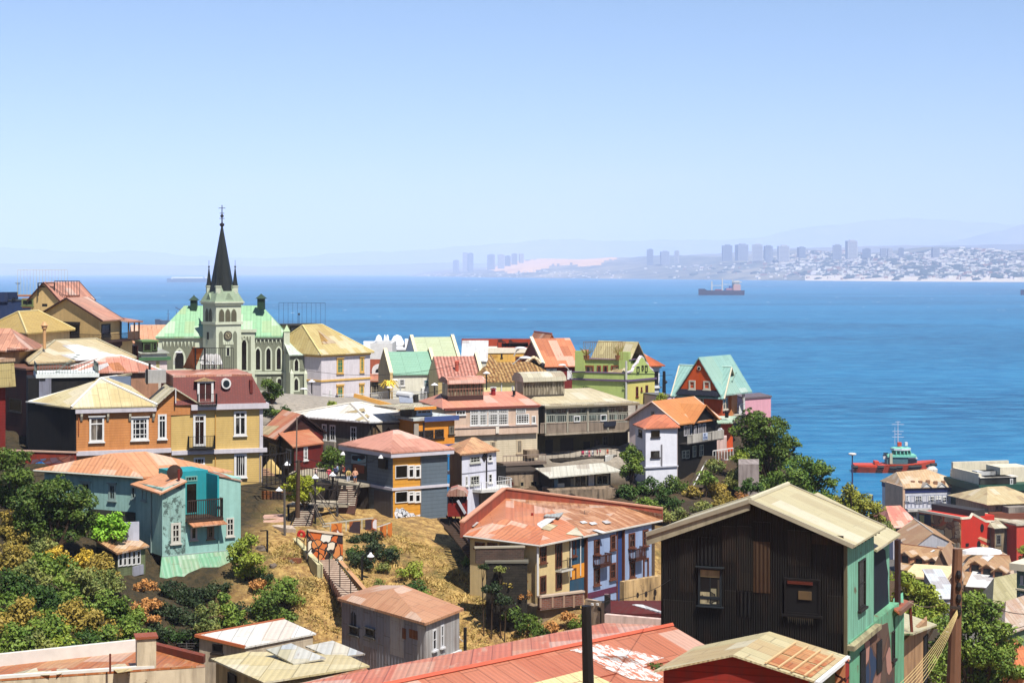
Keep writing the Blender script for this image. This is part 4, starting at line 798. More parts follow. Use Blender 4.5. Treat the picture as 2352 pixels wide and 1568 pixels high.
h.hip(3.0,.5,tiles((226,186,122),(150,98,52),.62),'s',.27,shift=(-.04,0));m=MB().slab([W.p(-.3,h.zt,.45),W.p(W.u(760),h.zt+1.2,-2.2),W.p(W.u(660),h.zt+4.4,-7),W.p(W.u(610),h.zt+3.4,-5)],.2);h.part(m,'raised_roof',tiles((226,186,122),(150,98,52),.62),h.roof);h.band(h.zt-.3,h.zt-.02,.25,flat((236,232,206)))
h.win(W,[(586,610,640,672),(892,600,938,666),(962,598,1002,664)],(3,2),FRAMEW,fw=.16);h.win(W,(780,604,801,664),(1,2),FRAMEW,fw=.12);h.pipe(W,686,575,675,WHITE,.1);h.finish()
h=front('terrace_house','ochre yellow flat roofed house with a red wooden sun deck on top','house',545,952,300,336,338,12,52,paint((222,176,86),.08,.15));W=h.WR
h.band(h.zt-.1,h.zt+.9,.15,flat((240,232,210)),'parapet');h.win(W,(815,334,902,376),(2,1),flat((120,60,40)),fw=.2);h.win(W,[(681,314,697,344)],(1,1),DARK);h.box(W,(602,318,650,342),.05,flat((200,150,70)),'shutter');h.part(MB().slab([W.p(W.u(720),W.z(800,405),2.5),W.p(W.u(960),W.z(800,410),2.5),W.p(W.u(960),W.z(800,392),-.1),W.p(W.u(740),W.z(800,392),-.1)],.2),'lean_to_roof',corr((222,150,120),rust=.2));zd=h.zt+.95
h.part(MB().column([P(650,290,338),P(960,290,338),P(960,290,345),P(650,290,345)],h.zt+.05,zd),'deck',flat((150,50,28)));h.finish()
o=thing('deck_bench','red wooden bench boxes and dark wavy screens on the yellow house deck','bench',P(800,275,340));m=MB()
for i in range(9):a=P(690+i*30,265,341);m.cube((a.x,a.y,zd+.35),.7,.4,.33)
m.cube((P(800,0,344).x,344,zd+.75),10.5,.2,.75);m.build('seat',flat((164,62,34)),o)
m=MB()
for k_,prof in enumerate(([(652,180),(690,172),(698,190),(724,200),(724,208),(655,205)],[(752,182),(775,180),(790,200),(860,206),(925,202),(930,214),(860,216),(760,216)])):m=MB().prism([P(x,y,339)for x,y in prof],[P(x,y,339.3)for x,y in prof]);m.build('screen',flat((70,34,30)),o)
m=MB()
for x in(652,698,724,755,775,860,930):m=MB().bar(P(x,205,339.2),P(x,278,339.2),.09,None,4);m.build('post',IRON,o)
h=corner('gabled_house','orange brown gabled house with tan roof beside the red sun deck','house',(905,305,352),(1062,303,340),(1232,294,347),52,paint((178,84,40),.1,.15));h.gable(3.6,.4,corr((226,150,100),(214,136,84),.15),'t',end=.2,caps=flat((180,80,40)));h.win(h.WR,(1083,305,1120,328),(3,1),FRAMEW);
h.part(MB().bar(P(1038,235,346),P(1038,187,346),.25,None,8),'stove_pipe',flat((110,60,40)));h.part(MB().ball(P(968,240,343),.75,10),'satellite_dish',WHITE);h.finish()
h=front('annex','small cream annex with one dark window between yellow house and orange gable','house',952,1062,306,334,334,5,52,paint((232,214,170),.08,.1));h.shed(.4,.2,corr((226,150,100),rust=.2));h.win(h.WR,(1006,316,1048,360),(1,1),DARK,fw=.15);h.finish()
h=front('red_walled_house','dark red house with broad terracotta roof and white framed windows','house',1085,1420,416,318,320,15,52,paint((120,30,24),.1,.15));W=h.WR
h.gable(4.6,.5,corr((236,148,104),(228,138,96),.06),'s',end=.2);h.part(MB().bar(h.roof.parent and W.p(-.4,h.zt+.2,.6),W.p(-.4,h.zt+4.9,-7.4),.4,None,4),'verge_wall',flat((236,220,190)));h.win(W,[(1122,447,1166,508)],(2,3),WHITE,fw=.18);h.box(W,(1093,448,1121,510),.08,WHITE,'shutter');h.box(W,(1167,445,1193,510),.08,WHITE,'shutter');h.box(W,(1290,460,1332,545),.08,WHITE,'door')
for q in([(1415,300),(1475,300),(1490,270),(1435,272)],[(1320,318),(1355,318),(1378,304),(1340,304)]):a=MB().slab([P(x,y,325-(y-300)*.05)for x,y in q],.2);h.part(a,'skylight',corr((220,140,100),rust=.1)if q[0][0]>1400 else flat((130,120,110)))
h.finish()
h=front('black_gable_house','low house with black end wall under a rounded white gable edge','house',908,1082,410,309,309,8,52,BLACK);W=h.WR;p_=[(908,412),(985,345),(1005,350),(1082,428),(1082,470),(908,470)];h.part(MB().prism([P(x,y,308.8)for x,y in p_],[P(x,y,316)for x,y in p_]),'end_wall',BLACK)
m=MB();q=[P(x,y,308.6)for x,y in((905,408),(940,366),(972,345),(995,343),(1018,362),(1045,398))];m.path(q,.35,5);h.part(m,'gable_trim',flat((238,214,176)));h.finish()
lime=paint((182,200,116),.06,.14,dirt=(120,130,80));limey=paint((216,204,116),.06,.12,dirt=(150,140,80));pur=flat((110,90,120))
h=corner('lime_green_house','lime green house with roof terrace, ornate end gable and violet trim','house',(1336,482,290.5),(1842,492,286),(2092,488,292),50,lime);WL,WR=h.WL,h.WR
h.part(MB().obox(WR.a,WR.d,WR.n,.02,WR.len,-.2,.06,50,WR.z(1950,548)),'end_wall',limey);h.band(WL.z(1600,556),WL.z(1600,540),.3,pur);h.band(h.zt,h.zt+.12,.12,pur,'coping')
us=h.part(MB().obox(WL.a,WL.d,WL.n,WL.u(1400),WL.len-.3,-6,-1.2,h.zt-.1,WL.z(1600,368)),'upper_storey',lime);WU=Wall(WL.p(WL.u(1400),0,-1.18),WL.p(WL.len,0,-1.18))
h.part(MB().obox(WU.a,WU.d,WU.n,-.15,WU.len,-5,.2,WL.z(1600,368)+.01,WL.z(1600,360)),'terrace_edge',pur,us)
h.win(WU,[(1436,416,1536,490),(1694,416,1796,490)],(3,1),flat((150,84,50)),glass((40,36,26),(150,140,100),.6),parent=us,fw=.22);h.win(WU,[(1566,416,1602,488),(1622,416,1666,488)],(1,1),flat((150,84,50)),parent=us,fw=.2)
zr=WL.z(1600,360);
for x in(1412,1816):h.part(MB().obox(WU.a,WU.d,WU.n,WU.u(x)-.9,WU.u(x)+.9,-.6,.25,h.zt,zr+1.3),'pier',lime,us)
gp_=[(1842,492),(1890,478),(1905,440),(1940,400),(1950,370),(1972,338),(1996,362),(2012,395),(2036,415),(2046,440),(2080,470),(2092,490)]
pl=[(WR.u(x),WR.z(x,y))for x,y in gp_];gb=plate(WR,pl,-.6,.12);gb=h.part(gb,'ornate_gable',lime);m=MB();m.path([WR.p(u,z+.05,-.2)for u,z in pl],.32,4);h.part(m,'gable_coping',flat((206,196,206)),gb)
h.part(MB().slab([WR.p(.1,h.zt+.1,-.5),WR.p(WR.len*.5,h.zt+5.2,-.5),WR.p(WR.len*.5,h.zt+5.2,-9),WR.p(.1,h.zt+.1,-9)],.25).slab([WR.p(WR.len-.1,h.zt+.1,-.5),WR.p(WR.len*.5,h.zt+5.2,-.5),WR.p(WR.len*.5,h.zt+5.2,-9),WR.p(WR.len-.1,h.zt+.1,-9)],.25),'roof',corr((232,216,160),rust=.05))
h.win(WR,[(1922,425,1946,482),(1998,415,2020,476),(1968,416,1984,460)],(1,1),DARK,parent=gb,out=.25,sill=0);rw=flat((120,50,30))
h.win(WR,[(1918,610,1940,703),(2006,598,2030,694),(1964,614,1977,650)],(1,2),rw,glass((60,30,20),(80,40,30)),o0=.06,fw=.1);h.door(WR,(1918,796,1941,858),flat((150,40,24)),rw,out=.16);h.win(WL,(1430,600,1450,660),(1,1),lime,GLASS);h.win(WL,(1806,576,1821,626),(1,2),lime,GLASS,fw=.08);h.pipe(WL,1836,375,860,flat((200,200,190)),.18)
h.finish()
frame_rail('terrace_railing','thin tan railing round the planted terrace on top of the lime green house','railing',[P(1440,366,287),P(1800,366,283)],3.0,flat((150,120,70)),.35,.04)
for x,lab in((1470,'left of two potted plants'),(1760,'right of two potted plants')):
 o=thing('potted_plant',lab+' along the terrace rail on the lime green house','plant',P(x,366,288),'pots on the lime green terrace');MB().lathe((0,0,0),[(.4,0),(.55,.8)],8).build('pot',flat((150,84,56)),o,local=True)
 m=MB();[m.bar((0,0,.7),(random.uniform(-1.3,1.3),random.uniform(-.8,.8),random.uniform(1.6,2.6)),.05,.02,3)for _ in range(26)];m.build('leaves',leaf((110,120,50),(150,130,60)),o,local=True)
h=front('red_roofed_villa','white villa with small red hip roof and black shuttered windows, behind lime house','house',1985,2140,420,299,301,9,50,paint((222,226,236),.06,.1));h.hip(2.6,.7,corr((226,120,70),rust=.08),'s',.45);h.band(h.zt-.5,h.zt,.25,flat((226,222,216)));h.win(h.WR,[(2092,472,2126,582),(2090,672,2125,730)],(2,1),BLACK,fw=.15);h.part(MB().obox(h.WR.a,h.WR.d,h.WR.n,0,h.WR.len+.2,0,.3,h.WR.z(2100,625),h.WR.z(2100,612)),'string_course',WHITE);h.finish()
pk=paint((214,186,164),.08,.2,dirt=(140,110,90));pk2=paint((222,206,176),.06,.16,line=.3,dirt=(140,120,90))
h=corner('long_gallery_house','long pinkish building with pink tin roof and a band of many paned windows','house',(-40,775,240),(166,806,228),(1016,779,233.5),46,pk2);W=h.WR;lg=h
e=h.eave(.45);P_=corr((240,164,138),(232,152,126),.1,(216,170,130));h.hip(1.5,.45,P_,'s',.12,caps=None)
h.part(MB().obox(W.a,W.d,W.n,-.1,W.len-.1,.0,.5,W.z(500,1052),h.zt-.02),'gallery',pk);WG=Wall(W.p(-.1,0,.52),W.p(W.len,0,.52));h.part(MB().obox(WG.a,WG.d,WG.n,.0,WG.len-.2,.0,.12,WG.z(500,985),WG.z(500,968)),'string_course',paint((222,190,172),.05,.2));h.part(MB().obox(W.a,W.d,W.n,-.3,W.len,.3,.75,h.zt-.3,h.zt+.0),'fascia',flat((120,60,50)))
gl=glass((30,32,30),(120,124,110),.45)
h.win(WG,[(398,862,478,966),(480,862,556,965),(566,860,654,963),(656,860,748,962),(820,862,940,950)],(5,4),FRAMEW,gl,fw=.13,bw=.06);h.win(WG,[(398,826,478,860),(480,826,556,860),(566,822,654,857),(656,820,748,855),(820,812,910,852)],(5,2),FRAMEW,gl,fw=.1,bw=.05,sill=0);h.win(WG,(268,830,356,870),(3,1),FRAMEW,fw=.1);h.win(WG,(964,878,1000,948),(2,1),FRAMEW,fw=.12)
h.win(W,[(584,1112,636,1176),(826,1100,876,1222)],(4,1),flat((200,180,150)),glass((90,84,76),(130,122,110)),fw=.14);h.win(W,[(420,1115,470,1147)],(1,1),flat((200,180,150)),GLASS);h.box(WG,(632,975,662,1038),.14,paint((232,222,206),.05,.1),'patch')
zb_=W.z(640,1325);h.part(MB().obox(W.a,W.d,W.n,W.u(640),W.len+.3,0,2.4,zb_,zb_+.35),'balcony',flat((120,104,92)));m=MB();rail(m,[W.p(W.u(640),zb_+.35,2.3),W.p(W.len+.2,zb_+.35,2.3)],1.0,.5,.05);h.part(m,'railing',flat((150,130,116)));h.box(W,(885,1185,990,1255),1.4,paint((150,130,108),.2,.5),'balcony_room')
zl=h.zt+1.35;a=W.p(W.u(262),0,-2.6);lw=(W.u(590)-W.u(262));L_=h.part(MB().obox(a,W.d,W.n,0,lw,-2.6,0,h.zt+.5,zl),'lantern_base',flat((70,46,40)));m=MB()
for i in range(13):m.bar(a+W.d*(lw*i/12)+V((0,0,zl)),a+W.d*(lw*i/12)+V((0,0,zl+1.7)),.06,None,4)
m.obox(a,W.d,W.n,0,lw,-2.4,-.1,zl,zl+.05);m.obox(a,W.d,W.n,-.05,lw+.05,-.05,.05,zl+.85,zl+.95);k=h.part(m,'lantern_frame',flat((150,110,90)),L_);h.part(MB().obox(a,W.d,W.n,.05,lw-.05,-2.3,-.15,zl+.02,zl+1.68),'pane',glass((110,100,84),(170,156,130),.5),L_)
m=MB();pr=[(0.35,0),(.25,.45),(-.5,.8),(-1.3,.9),(-2.1,.8),(-2.9,.4),(-2.9,.25),(.35,-.1)];m.prism([a+W.d*-.2+W.n*o+V((0,0,zl+1.7+z))for o,z in pr],[a+W.d*(lw+.2)+W.n*o+V((0,0,zl+1.7+z))for o,z in pr]);h.part(m,'lantern_roof',corr((240,170,146),rust=.05),L_)
for x,y0,y1,r in((612,692,634,.32),(233,704,612,.28),(803,690,650,.2)):h.part(MB().bar(P(x,y0,236),P(x,y1,236),r,None,8).bar(P(x,y1+2,236),P(x,y1-4,236),r*1.35,None,8),'chimney',flat((150,40,40))if r>.25 else BLACK)
h.finish()
olv=paint((84,78,54),.2,.35,dirt=(40,36,26))
use(3)
h=front('verandah_house','long house with cream tin roof, glazed grey gallery and dark recessed doors below','house',1016,1850,778,236.5,243,13,46,olv);W=h.WR
h.hip(1.6,.5,corr((228,214,178),(220,204,164),.05,(200,180,140)),'s',.2);O=2.2;h.part(MB().obox(W.a,W.d,W.n,-.2,W.len+.3,-.5,O+.5,h.zt-.1,h.zt+.08),'verandah_roof',corr((226,212,176),rust=.04));h.part(MB().obox(W.a,W.d,W.n,-.2,W.len+.3,O+.3,O+.55,h.zt-.35,h.zt-.11),'fascia',flat((130,120,100)))
zF=W.z(1430,1030);z_r=W.z(1430,935)
WV=Wall(W.p(0,0,O),W.p(W.len,0,O));zF=WV.z(1430,1024);zR_=WV.z(1430,936)
h.part(MB().obox(W.a,W.d,W.n,0,W.len,0,O+.15,zF-.3,zF),'gallery_floor',paint((170,156,136),.2,.4));h.part(MB().obox(WV.a,WV.d,WV.n,0,WV.u(1092),-O,.05,zF,h.zt-.36),'gallery_wall',paint((150,146,130),.15,.4))
bl=MB();u0,u1=WV.u(1042),WV.len-.1;n=92
for i in range(n):u=u0+(u1-u0)*i/n;bl.obox(WV.a,WV.d,WV.n,u,u+.10,-.03,.06,zF+.05,zR_)
bl.obox(WV.a,WV.d,WV.n,u0,u1,-.06,.12,zR_,zR_+.12);h.part(bl,'balustrade',paint((190,170,150),.2,.4))
h.part(MB().obox(WV.a,WV.d,WV.n,u0,u1,-.16,-.08,zF,zR_),'backing_board',paint((120,104,90),.2,.4))
gg=glass((34,44,44),(120,140,132),.55)
h.win(WV,[(1094,868,1180,940),(1184,868,1284,940),(1288,868,1376,940),(1380,868,1468,940),(1474,864,1562,938),(1566,862,1652,936),(1660,860,1748,935),(1752,858,1840,934)],(5,1),flat((170,172,160)),gg,fw=.1,sill=0,bw=.07)
h.win(WV,[(1094,808,1284,864),(1288,806,1468,862),(1474,800,1652,858),(1660,796,1844,854)],(4,1),flat((150,150,136)),glass((50,62,56),(110,126,114),.6),fw=.12,sill=0,bw=.05);h.win(WV,[(1346,878,1406,934),(1592,866,1650,926)],(1,1),WHITE,gg,out=.18,fw=.12,sill=0)
for u in(-.05,WV.u(1284),WV.u(1470),WV.u(1655),WV.len-.05):h.part(MB().obox(WV.a,WV.d,WV.n,u,u+.2,-.02,.2,zF,h.zt-.36),'post',flat((170,164,146)))
h.door(W,(1080,1088,1166,1225),BLACK,olv);h.door(W,(1228,1082,1346,1225),flat((36,28,24)),flat((30,26,22)));h.door(W,(1430,1105,1508,1225),BLACK,olv);h.win(W,[(1540,1095,1586,1170)],(2,1),DARK,fw=.1);h.win(W,[(1616,1064,1668,1190)],(2,3),flat((100,100,90)),fw=.12);h.pipe(W,1728,1030,1230,flat((70,60,46)));h.pipe(WV,1018,800,1040,flat((190,180,160)),.1)
zt_=W.z(1400,1238);h.part(MB().obox(W.a,W.d,W.n,W.u(1050),W.u(1640),0,3.4,zt_-.3,zt_),'terrace_slab',flat((60,54,46)));m=MB();rail(m,[W.p(W.u(1050),zt_,3.3),W.p(W.u(1640),zt_,3.3)],1.0,.9,.04);h.part(m,'railing',flat((52,44,40)))
m=MB()
for i in range(9):u=W.u(1080)+i*2.9;m=MB().bar(W.p(u,zt_-.3,3.2),W.p(u+.5,zt_-3.0,.6),.12,None,4);h.part(m,'strut',flat((58,50,44)))
a=W.p(W.u(985),0,-3.2);lw=W.u(1362)-W.u(985);zl=h.zt+1.1;L_=h.part(MB().obox(a,W.d,W.n,0,lw,-3.0,0,h.zt+.4,zl),'lantern_base',flat((70,64,56)));h.part(MB().obox(a,W.d,W.n,.05,lw-.05,-2.8,-.1,zl,zl+1.9),'pane',glass((120,112,96),(180,170,150),.6),L_);m=MB()
for i in range(15):m.bar(a+W.d*(lw*i/14)+V((0,0,zl)),a+W.d*(lw*i/14)+V((0,0,zl+1.9)),.07,None,4)
m.obox(a,W.d,W.n,0,lw,-.05,.06,zl+1.8,zl+1.95);h.part(m,'lantern_frame',flat((150,140,120)),L_)
m=MB();pr=[(0.4,-.05),(.2,.55),(-.6,1.1),(-1.5,1.25),(-2.4,1.1),(-3.2,.5),(-3.3,-.05)];m.prism([a+W.d*-.2+W.n*o+V((0,0,zl+1.95+z))for o,z in pr],[a+W.d*(lw+.2)+W.n*o+V((0,0,zl+1.95+z))for o,z in pr]);h.part(m,'lantern_roof',corr((230,220,190),rust=.04),L_);h.finish()
q0,q1=W.p(W.u(1310),zt_+.95,3.0),W.p(W.u(1585),zt_+1.0,3.0);tag(MB().bar(q0,q1,.02,None,4).build('washing_line',WHITE),'washing line stretched over the dark terrace below the gallery','washing line')
cl=[((1325,1352),(226,80,120),.55,'pink cloth hanging first from the left on the washing line'),((1365,1388),(235,232,230),.5,'white shirt hanging second on the washing line'),((1390,1408),(240,150,160),.9,'long pink garment hanging at the middle of the washing line'),((1420,1438),(236,232,235),.7,'white towel hanging right of the long pink garment'),((1466,1476),(200,60,80),.6,'small red cloth alone on the washing line'),((1492,1503),(240,130,150),.4,'small pink cloth near the right end of the line'),((1555,1575),(220,120,90),.6,'orange cloth hanging last on the washing line')]
for(x0,x1),c,L,lab in cl:
 a,b=W.p(W.u(x0),zt_+.94,3.0),W.p(W.u(x1),zt_+.94,3.0);n=5;m=MB();k=[a+(b-a)*(i/n)+W.n*(.05*math.sin(i*2.1))for i in range(n+1)];lo=[p-V((0,0,L*(1+.12*math.sin(i*1.7))))for i,p in enumerate(k)]
 for i in range(n):m.prism([k[i],k[i+1],lo[i+1],lo[i]],[p+W.n*.02 for p in(k[i],k[i+1],lo[i+1],lo[i])])
 tag(m.build('laundry',flat(c)),lab,'laundry','washing on the line')
tag(MB().slab([W.p(W.u(1548),WV.z(1600,935),O+.2),W.p(W.u(1662),WV.z(1600,930),O+.2),W.p(W.u(1655),WV.z(1600,972),O+.3),W.p(W.u(1552),WV.z(1600,976),O+.3)],.06).build('blanket',flat((24,28,44))),'dark blue blanket draped over the gallery balustrade','blanket')
use(7)
st=paint((150,130,108),.3,.6,dirt=(40,34,28),peel=.3,peelcol=(70,60,50))
h=front('concrete_basement','stained concrete basement storey with small dark openings under the pink gallery','basement',640,1042,180,224,226,8,42,st);W=h.WR;h.flatroof(flat((60,52,46)),.2,.2);h.win(W,[(855,255,895,305),(950,250,1015,300)],(1,1),flat((150,136,110)),fw=.12);h.box(W,(750,262,795,312),.1,flat((90,26,20)),'hatch');h.box(W,(640,110,722,270),.3,BLACK,'opening');h.part(MB().obox(W.a,W.d,W.n,0,W.len,0,.9,W.z(850,360),W.z(850,308)),'ledge',st);h.finish()
h=front('low_hut','low dark hut with a bright white lean-to roof, above the arched wall','hut',1150,1690,196,222,225,6,40,paint((62,60,58),.2,.3));W=h.WR
h.part(MB().slab([W.p(W.u(1080),W.z(1400,190),1.7),W.p(W.u(1748),W.z(1400,160),1.7),W.p(W.u(1730),W.z(1400,128),-4),W.p(W.u(1100),W.z(1400,150),-4)],.15),'roof',corr((236,232,216),(226,222,204),.06,pitch=.6));h.win(W,[(1350,196,1470,310),(1552,189,1672,290)],(2,1),flat((180,170,140)),fw=.2);h.door(W,(1487,189,1536,315),flat((200,198,196)),WHITE);h.box(W,(1170,232,1206,338),.1,flat((110,140,160)),'panel');h.box(W,(1198,272,1260,312),.2,flat((210,205,190)),'sink');h.box(W,(1205,205,1288,268),.06,BLACK,'opening');h.box(W,(1320,226,1350,320),.08,flat((130,126,116)),'panel')
h.finish()
h=front('arched_wall','stained retaining wall with two dark arches below the low hut','wall',1130,1745,338,219,221,4,38,st);arch(h,h.WR,[(1140,372,1256,520),(1266,368,1386,520)],st,BLACK,.15,False);h.finish()
use(3);tag(MB().column([P(1640,1240,236),P(1785,1235,240),P(1785,1235,244),P(1640,1240,240)],48,zat(1238,238)).build('outbuilding',paint((206,206,202),.1,.3)),'small whitewashed shed wall beside the dark terrace','shed')
h=corner('small_white_house','small two storey white house with rust hip roof and a curved terrace','house',(218,1160,203.5),(324,1224,196),(640,1190,200),44,paint((222,222,234),.05,.12));WL,WR=h.WL,h.WR
h.part(MB().obox(WL.a,WL.d,WL.n,0,WL.len-.02,.0,.06,44,h.zt-.02),'dark_side_face',paint((110,100,84),.25,.5));h.hip(1.3,.35,corr((226,166,120),(236,200,150),.3),'s',.45)  # left wall face in a darker grey brown than the white front
u=WR.u(547);h.part(MB().obox(WR.a,WR.d,WR.n,u-.07,u+.07,0,.12,44,h.zt-.02),'corner_joint',DARK);h.part(MB().obox(WR.a,WR.d,WR.n,0,WR.len,0,.05,WR.z(450,1398),WR.z(450,1392)),'string_course',flat((150,150,160)))
h.win(WR,[(398,1250,490,1308),(400,1427,482,1512)],(3,2),flat((200,200,190)),fw=.12);h.win(WR,[(565,1230,600,1292),(355,1430,376,1520),(567,1410,600,1492)],(1,2),FRAMEW,fw=.1)
p_=WR.u(527),WR.z(527,1257);o=plate(WR,[(p_[0],p_[1]-.55),(p_[0]+.4,p_[1]),(p_[0],p_[1]+.55),(p_[0]-.4,p_[1])],0,.08).build('diamond_window',DARK,h.o)
zd=WR.z(500,1548);dk=[WR.p(WR.u(420),zd,.0),WR.p(WR.u(430),zd,1.3),WR.p(WR.u(560),zd,1.9),WR.p(WR.u(700),zd,1.5),WR.p(WR.u(750),zd,.2),WR.p(WR.u(745),zd,-1.5),WR.p(WR.len,zd,-1.5),WR.p(WR.len,zd,0)];h.part(MB().prism([p-V((0,0,.25))for p in dk],dk),'terrace',flat((214,212,206)));m=MB();rail(m,dk[:6],.95,.3,.03);h.part(m,'railing',WHITE);h.part(MB().column([V((p.x,p.y,0))for p in(WR.p(WR.u(480),0,.8),WR.p(WR.u(640),0,.8),WR.p(WR.u(640),0,-1),WR.p(WR.u(480),0,-1))],42,zd-.26),'terrace_base',paint((120,108,90),.3,.5))
h.finish()
use(2)
gw=paint((104,98,88),.3,.5,dirt=(46,40,34))
h=corner('corner_house','grey plastered corner house with bright white metal roof and carved wooden gallery','house',(692,1122,217),(1440,1174,208),(1935,1158,211),50,gw);WL,WR=h.WL,h.WR
zz=corr(ZINC,(244,244,240),.02,(226,206,160),pitch=.6);h.hip(1.75,.5,zz,'s',.42,caps=flat((236,230,214)));h.band(h.zt-.32,h.zt-.05,.4,flat((120,110,104)),'eave_board')
sl=[h.ev[1],h.ev[0],h.ridge[0]];sheet_on(h,sl,[(1210,1090),(1385,1050),(1400,1080),(1300,1095)],corr((222,200,150),rust=.1));sheet_on(h,sl,[(1300,1160),(1410,1105),(1440,1130),(1340,1168)],corr((226,208,160),rust=.1))
h.win(WL,[(1000,1200,1042,1345),(1072,1208,1123,1352),(1262,1222,1316,1366)],(2,3),FRAMEW,glass((24,24,24),(90,88,80),.3),fw=.14);h.box(WL,(1000,1355,1128,1440),.35,paint((160,150,136),.2,.5),'bay_base')
wd=paint((110,86,56),.2,.35,line=.5,dirt=(40,30,20));
h.part(MB().obox(WR.a,WR.d,WR.n,.1,WR.u(1845),.0,.12,WR.z(1600,1400),h.zt-.4),'wooden_gallery',wd)
for i in range(5):
 x=1452+i*98;u=WR.u(x);h.part(MB().obox(WR.a,WR.d,WR.n,u-.09,u+.09,.05,.3,WR.z(x,1390),h.zt-.4),'post',flat((40,32,26)))
 if 0<i<4:z=h.zt-.45;h.part(MB().prism([WR.p(u-.9,z,.25),WR.p(u+.9,z,.25),WR.p(u+.1,z-1.1,.25),WR.p(u-.1,z-1.1,.25)],[WR.p(u-.9,z,.33),WR.p(u+.9,z,.33),WR.p(u+.1,z-1.1,.33),WR.p(u-.1,z-1.1,.33)]),'bracket',flat((150,134,110)))
m=MB()
for x in(1484,1516,1584,1616,1680,1712,1776,1810):u=WR.u(x);m=MB().obox(WR.a,WR.d,WR.n,u-.05,u+.05,.1,.2,WR.z(x,1360),h.zt-.5);h.part(m,'batten',flat((46,34,26)))
h.win(WR,[(1555,1310,1640,1350),(1745,1300,1825,1340)],(2,1),DARK,out=.2,sill=0)
h.part(MB().bar(WR.p(.9,h.zt+2.6,-8),WR.p(WR.len+.6,h.zt+.3,.7),.35,None,4),'verge_wall',flat((224,166,84)));h.finish()
oo=paint((232,150,52),.07,.15,dirt=(160,90,40));blf=flat((70,88,140))
h=front('orange_house','bright orange flat roofed house with blue fascia, beside the white roofed corner house','house',1848,2216,1170,206,209,8,47,oo);W=h.WR
h.part(MB().column(h.eave(.35),h.zt,h.zt+.35),'roof',corr((232,236,230),(210,226,226),.05,pitch=.6));h.part(MB().obox(W.a,W.d,W.n,W.u(1925),W.len+.4,.36,.44,h.zt-.15,h.zt+.45),'fascia',blf)
cs=h.part(MB().obox(W.a,W.d,W.n,W.u(1862),W.u(2048),-4,-1,h.zt+.3,W.z(1950,1050)),'clerestory',flat((60,60,60)));Wc=Wall(W.p(W.u(1860),0,-.98),W.p(W.u(2060),0,-.98));h.win(Wc,(1866,1062,2006,1110),(3,1),flat((130,150,180)),parent=cs,fw=.2);h.part(MB().obox(Wc.a,Wc.d,Wc.n,-2.5,Wc.len,-5,.6,Wc.z(1950,1052),Wc.z(1950,1036)),'clerestory_roof',corr((236,226,190),rust=.1),cs);h.part(MB().obox(Wc.a,Wc.d,Wc.n,0,Wc.len,.61,.7,Wc.z(1950,1062),Wc.z(1950,1036)),'clerestory_fascia',oo,cs)
h.win(W,[(1880,1262,1932,1335),(1942,1254,2022,1332),(2032,1247,2116,1326),(2160,1216,2212,1293)],(1,1),DARK,glass((10,10,10),(50,46,40),.3),fw=.15);h.win(W,(2164,1220,2208,1290),(3,1),flat((160,150,130)),GLASS,out=.12,fw=.06,sill=0)
h.part(MB().obox(W.a,W.d,W.n,W.u(2060),W.len+.03,-.1,.1,47,W.z(2100,1400)),'lower_wall',paint((40,130,190),.1,.2));h.part(MB().obox(W.a,W.d,W.n,W.u(2000),W.len+.2,-.1,.35,W.z(2100,1400),W.z(2100,1385)),'string_course',blf);h.box(W,(1840,1195,1882,1330),.15,flat((170,160,146)),'shutter');h.pipe(W,1930,1185,1370,flat((60,60,66)),.1);h.finish()
use(3);zz_=zat(1395,206);m=MB();
o=thing('side_balcony','white lattice balcony on a strut beside the blue wall, left of the small white house','balcony',P(222,1395,205));MB().cube(P(222,1398,205.5),1.7,1.0,.12).build('floor',WHITE,o);m=MB();rail(m,[P(190,1395,206.5)+V((0,0,0)),P(190,1395,204.6),P(255,1395,204.6)],1.9,.25,.05);m.build('railing',WHITE,o);MB().bar(P(205,1540,206),P(240,1405,205),.09,None,5).build('strut',WHITE,o);MB().bar(P(252,1400,204.6),P(252,1150,204.6),.07,None,5).build('post',WHITE,o)
use(2)
ol2=paint((110,92,62),.25,.4,dirt=(46,38,30));dr=paint((110,30,24),.15,.25,dirt=(60,20,16));rst=corr((220,140,98),(204,122,82),.15,(226,176,130))
h=corner('rusty_roof_house','brown house with rust coloured gable roof and dark red end wall','house',(448,1292,205),(602,1318,198.5),(1000,1278,206),50,ol2);h.wm=[ol2]
h.part(MB().obox(h.WR.a,h.WR.d,h.WR.n,h.WR.u(742),h.WR.len,.0,.12,50,h.zt),'red_cladding',dr);h.gable(2.2,.7,rst,'t',end=.4,fascia=flat((50,30,24)))
h.part(plate(h.WR,[(.0,h.zt+.0),(h.WR.len,h.zt+.0),(h.WR.len/2,h.zt+2.1)],.01,.1),'gable_cladding',paint((64,28,22),.2,.2))
h.win(h.WL,(516,1380,580,1526),(2,1),FRAMEW,fw=.2);h.door(h.WL,(462,1440,508,1570),BLACK,ol2)
sl=h.slopes[1]if(h.slopes[1][0].x+h.slopes[1][1].x)<(h.slopes[0][0].x+h.slopes[0][1].x)else h.slopes[0];sheet_on(h,sl,[(450,1215),(610,1215),(500,1300),(450,1290)],corr((228,206,160),rust=.15));h.finish()
h=corner('lean_to_house','lower brown and red lean-to with rust roof in front of the rusty gable house','house',(625,1362,198),(742,1402,193),(985,1368,197),50,ol2);h.part(MB().obox(h.WR.a,h.WR.d,h.WR.n,-.02,h.WR.len,.0,.1,50,h.zt),'red_cladding',dr);h.shed(1.0,.35,rst,'back');h.win(h.WL,(672,1426,716,1542),(1,1),FRAMEW,fw=.18);h.win(h.WR,(822,1410,858,1530),(2,3),FRAMEW,fw=.16,o0=.1);h.finish()
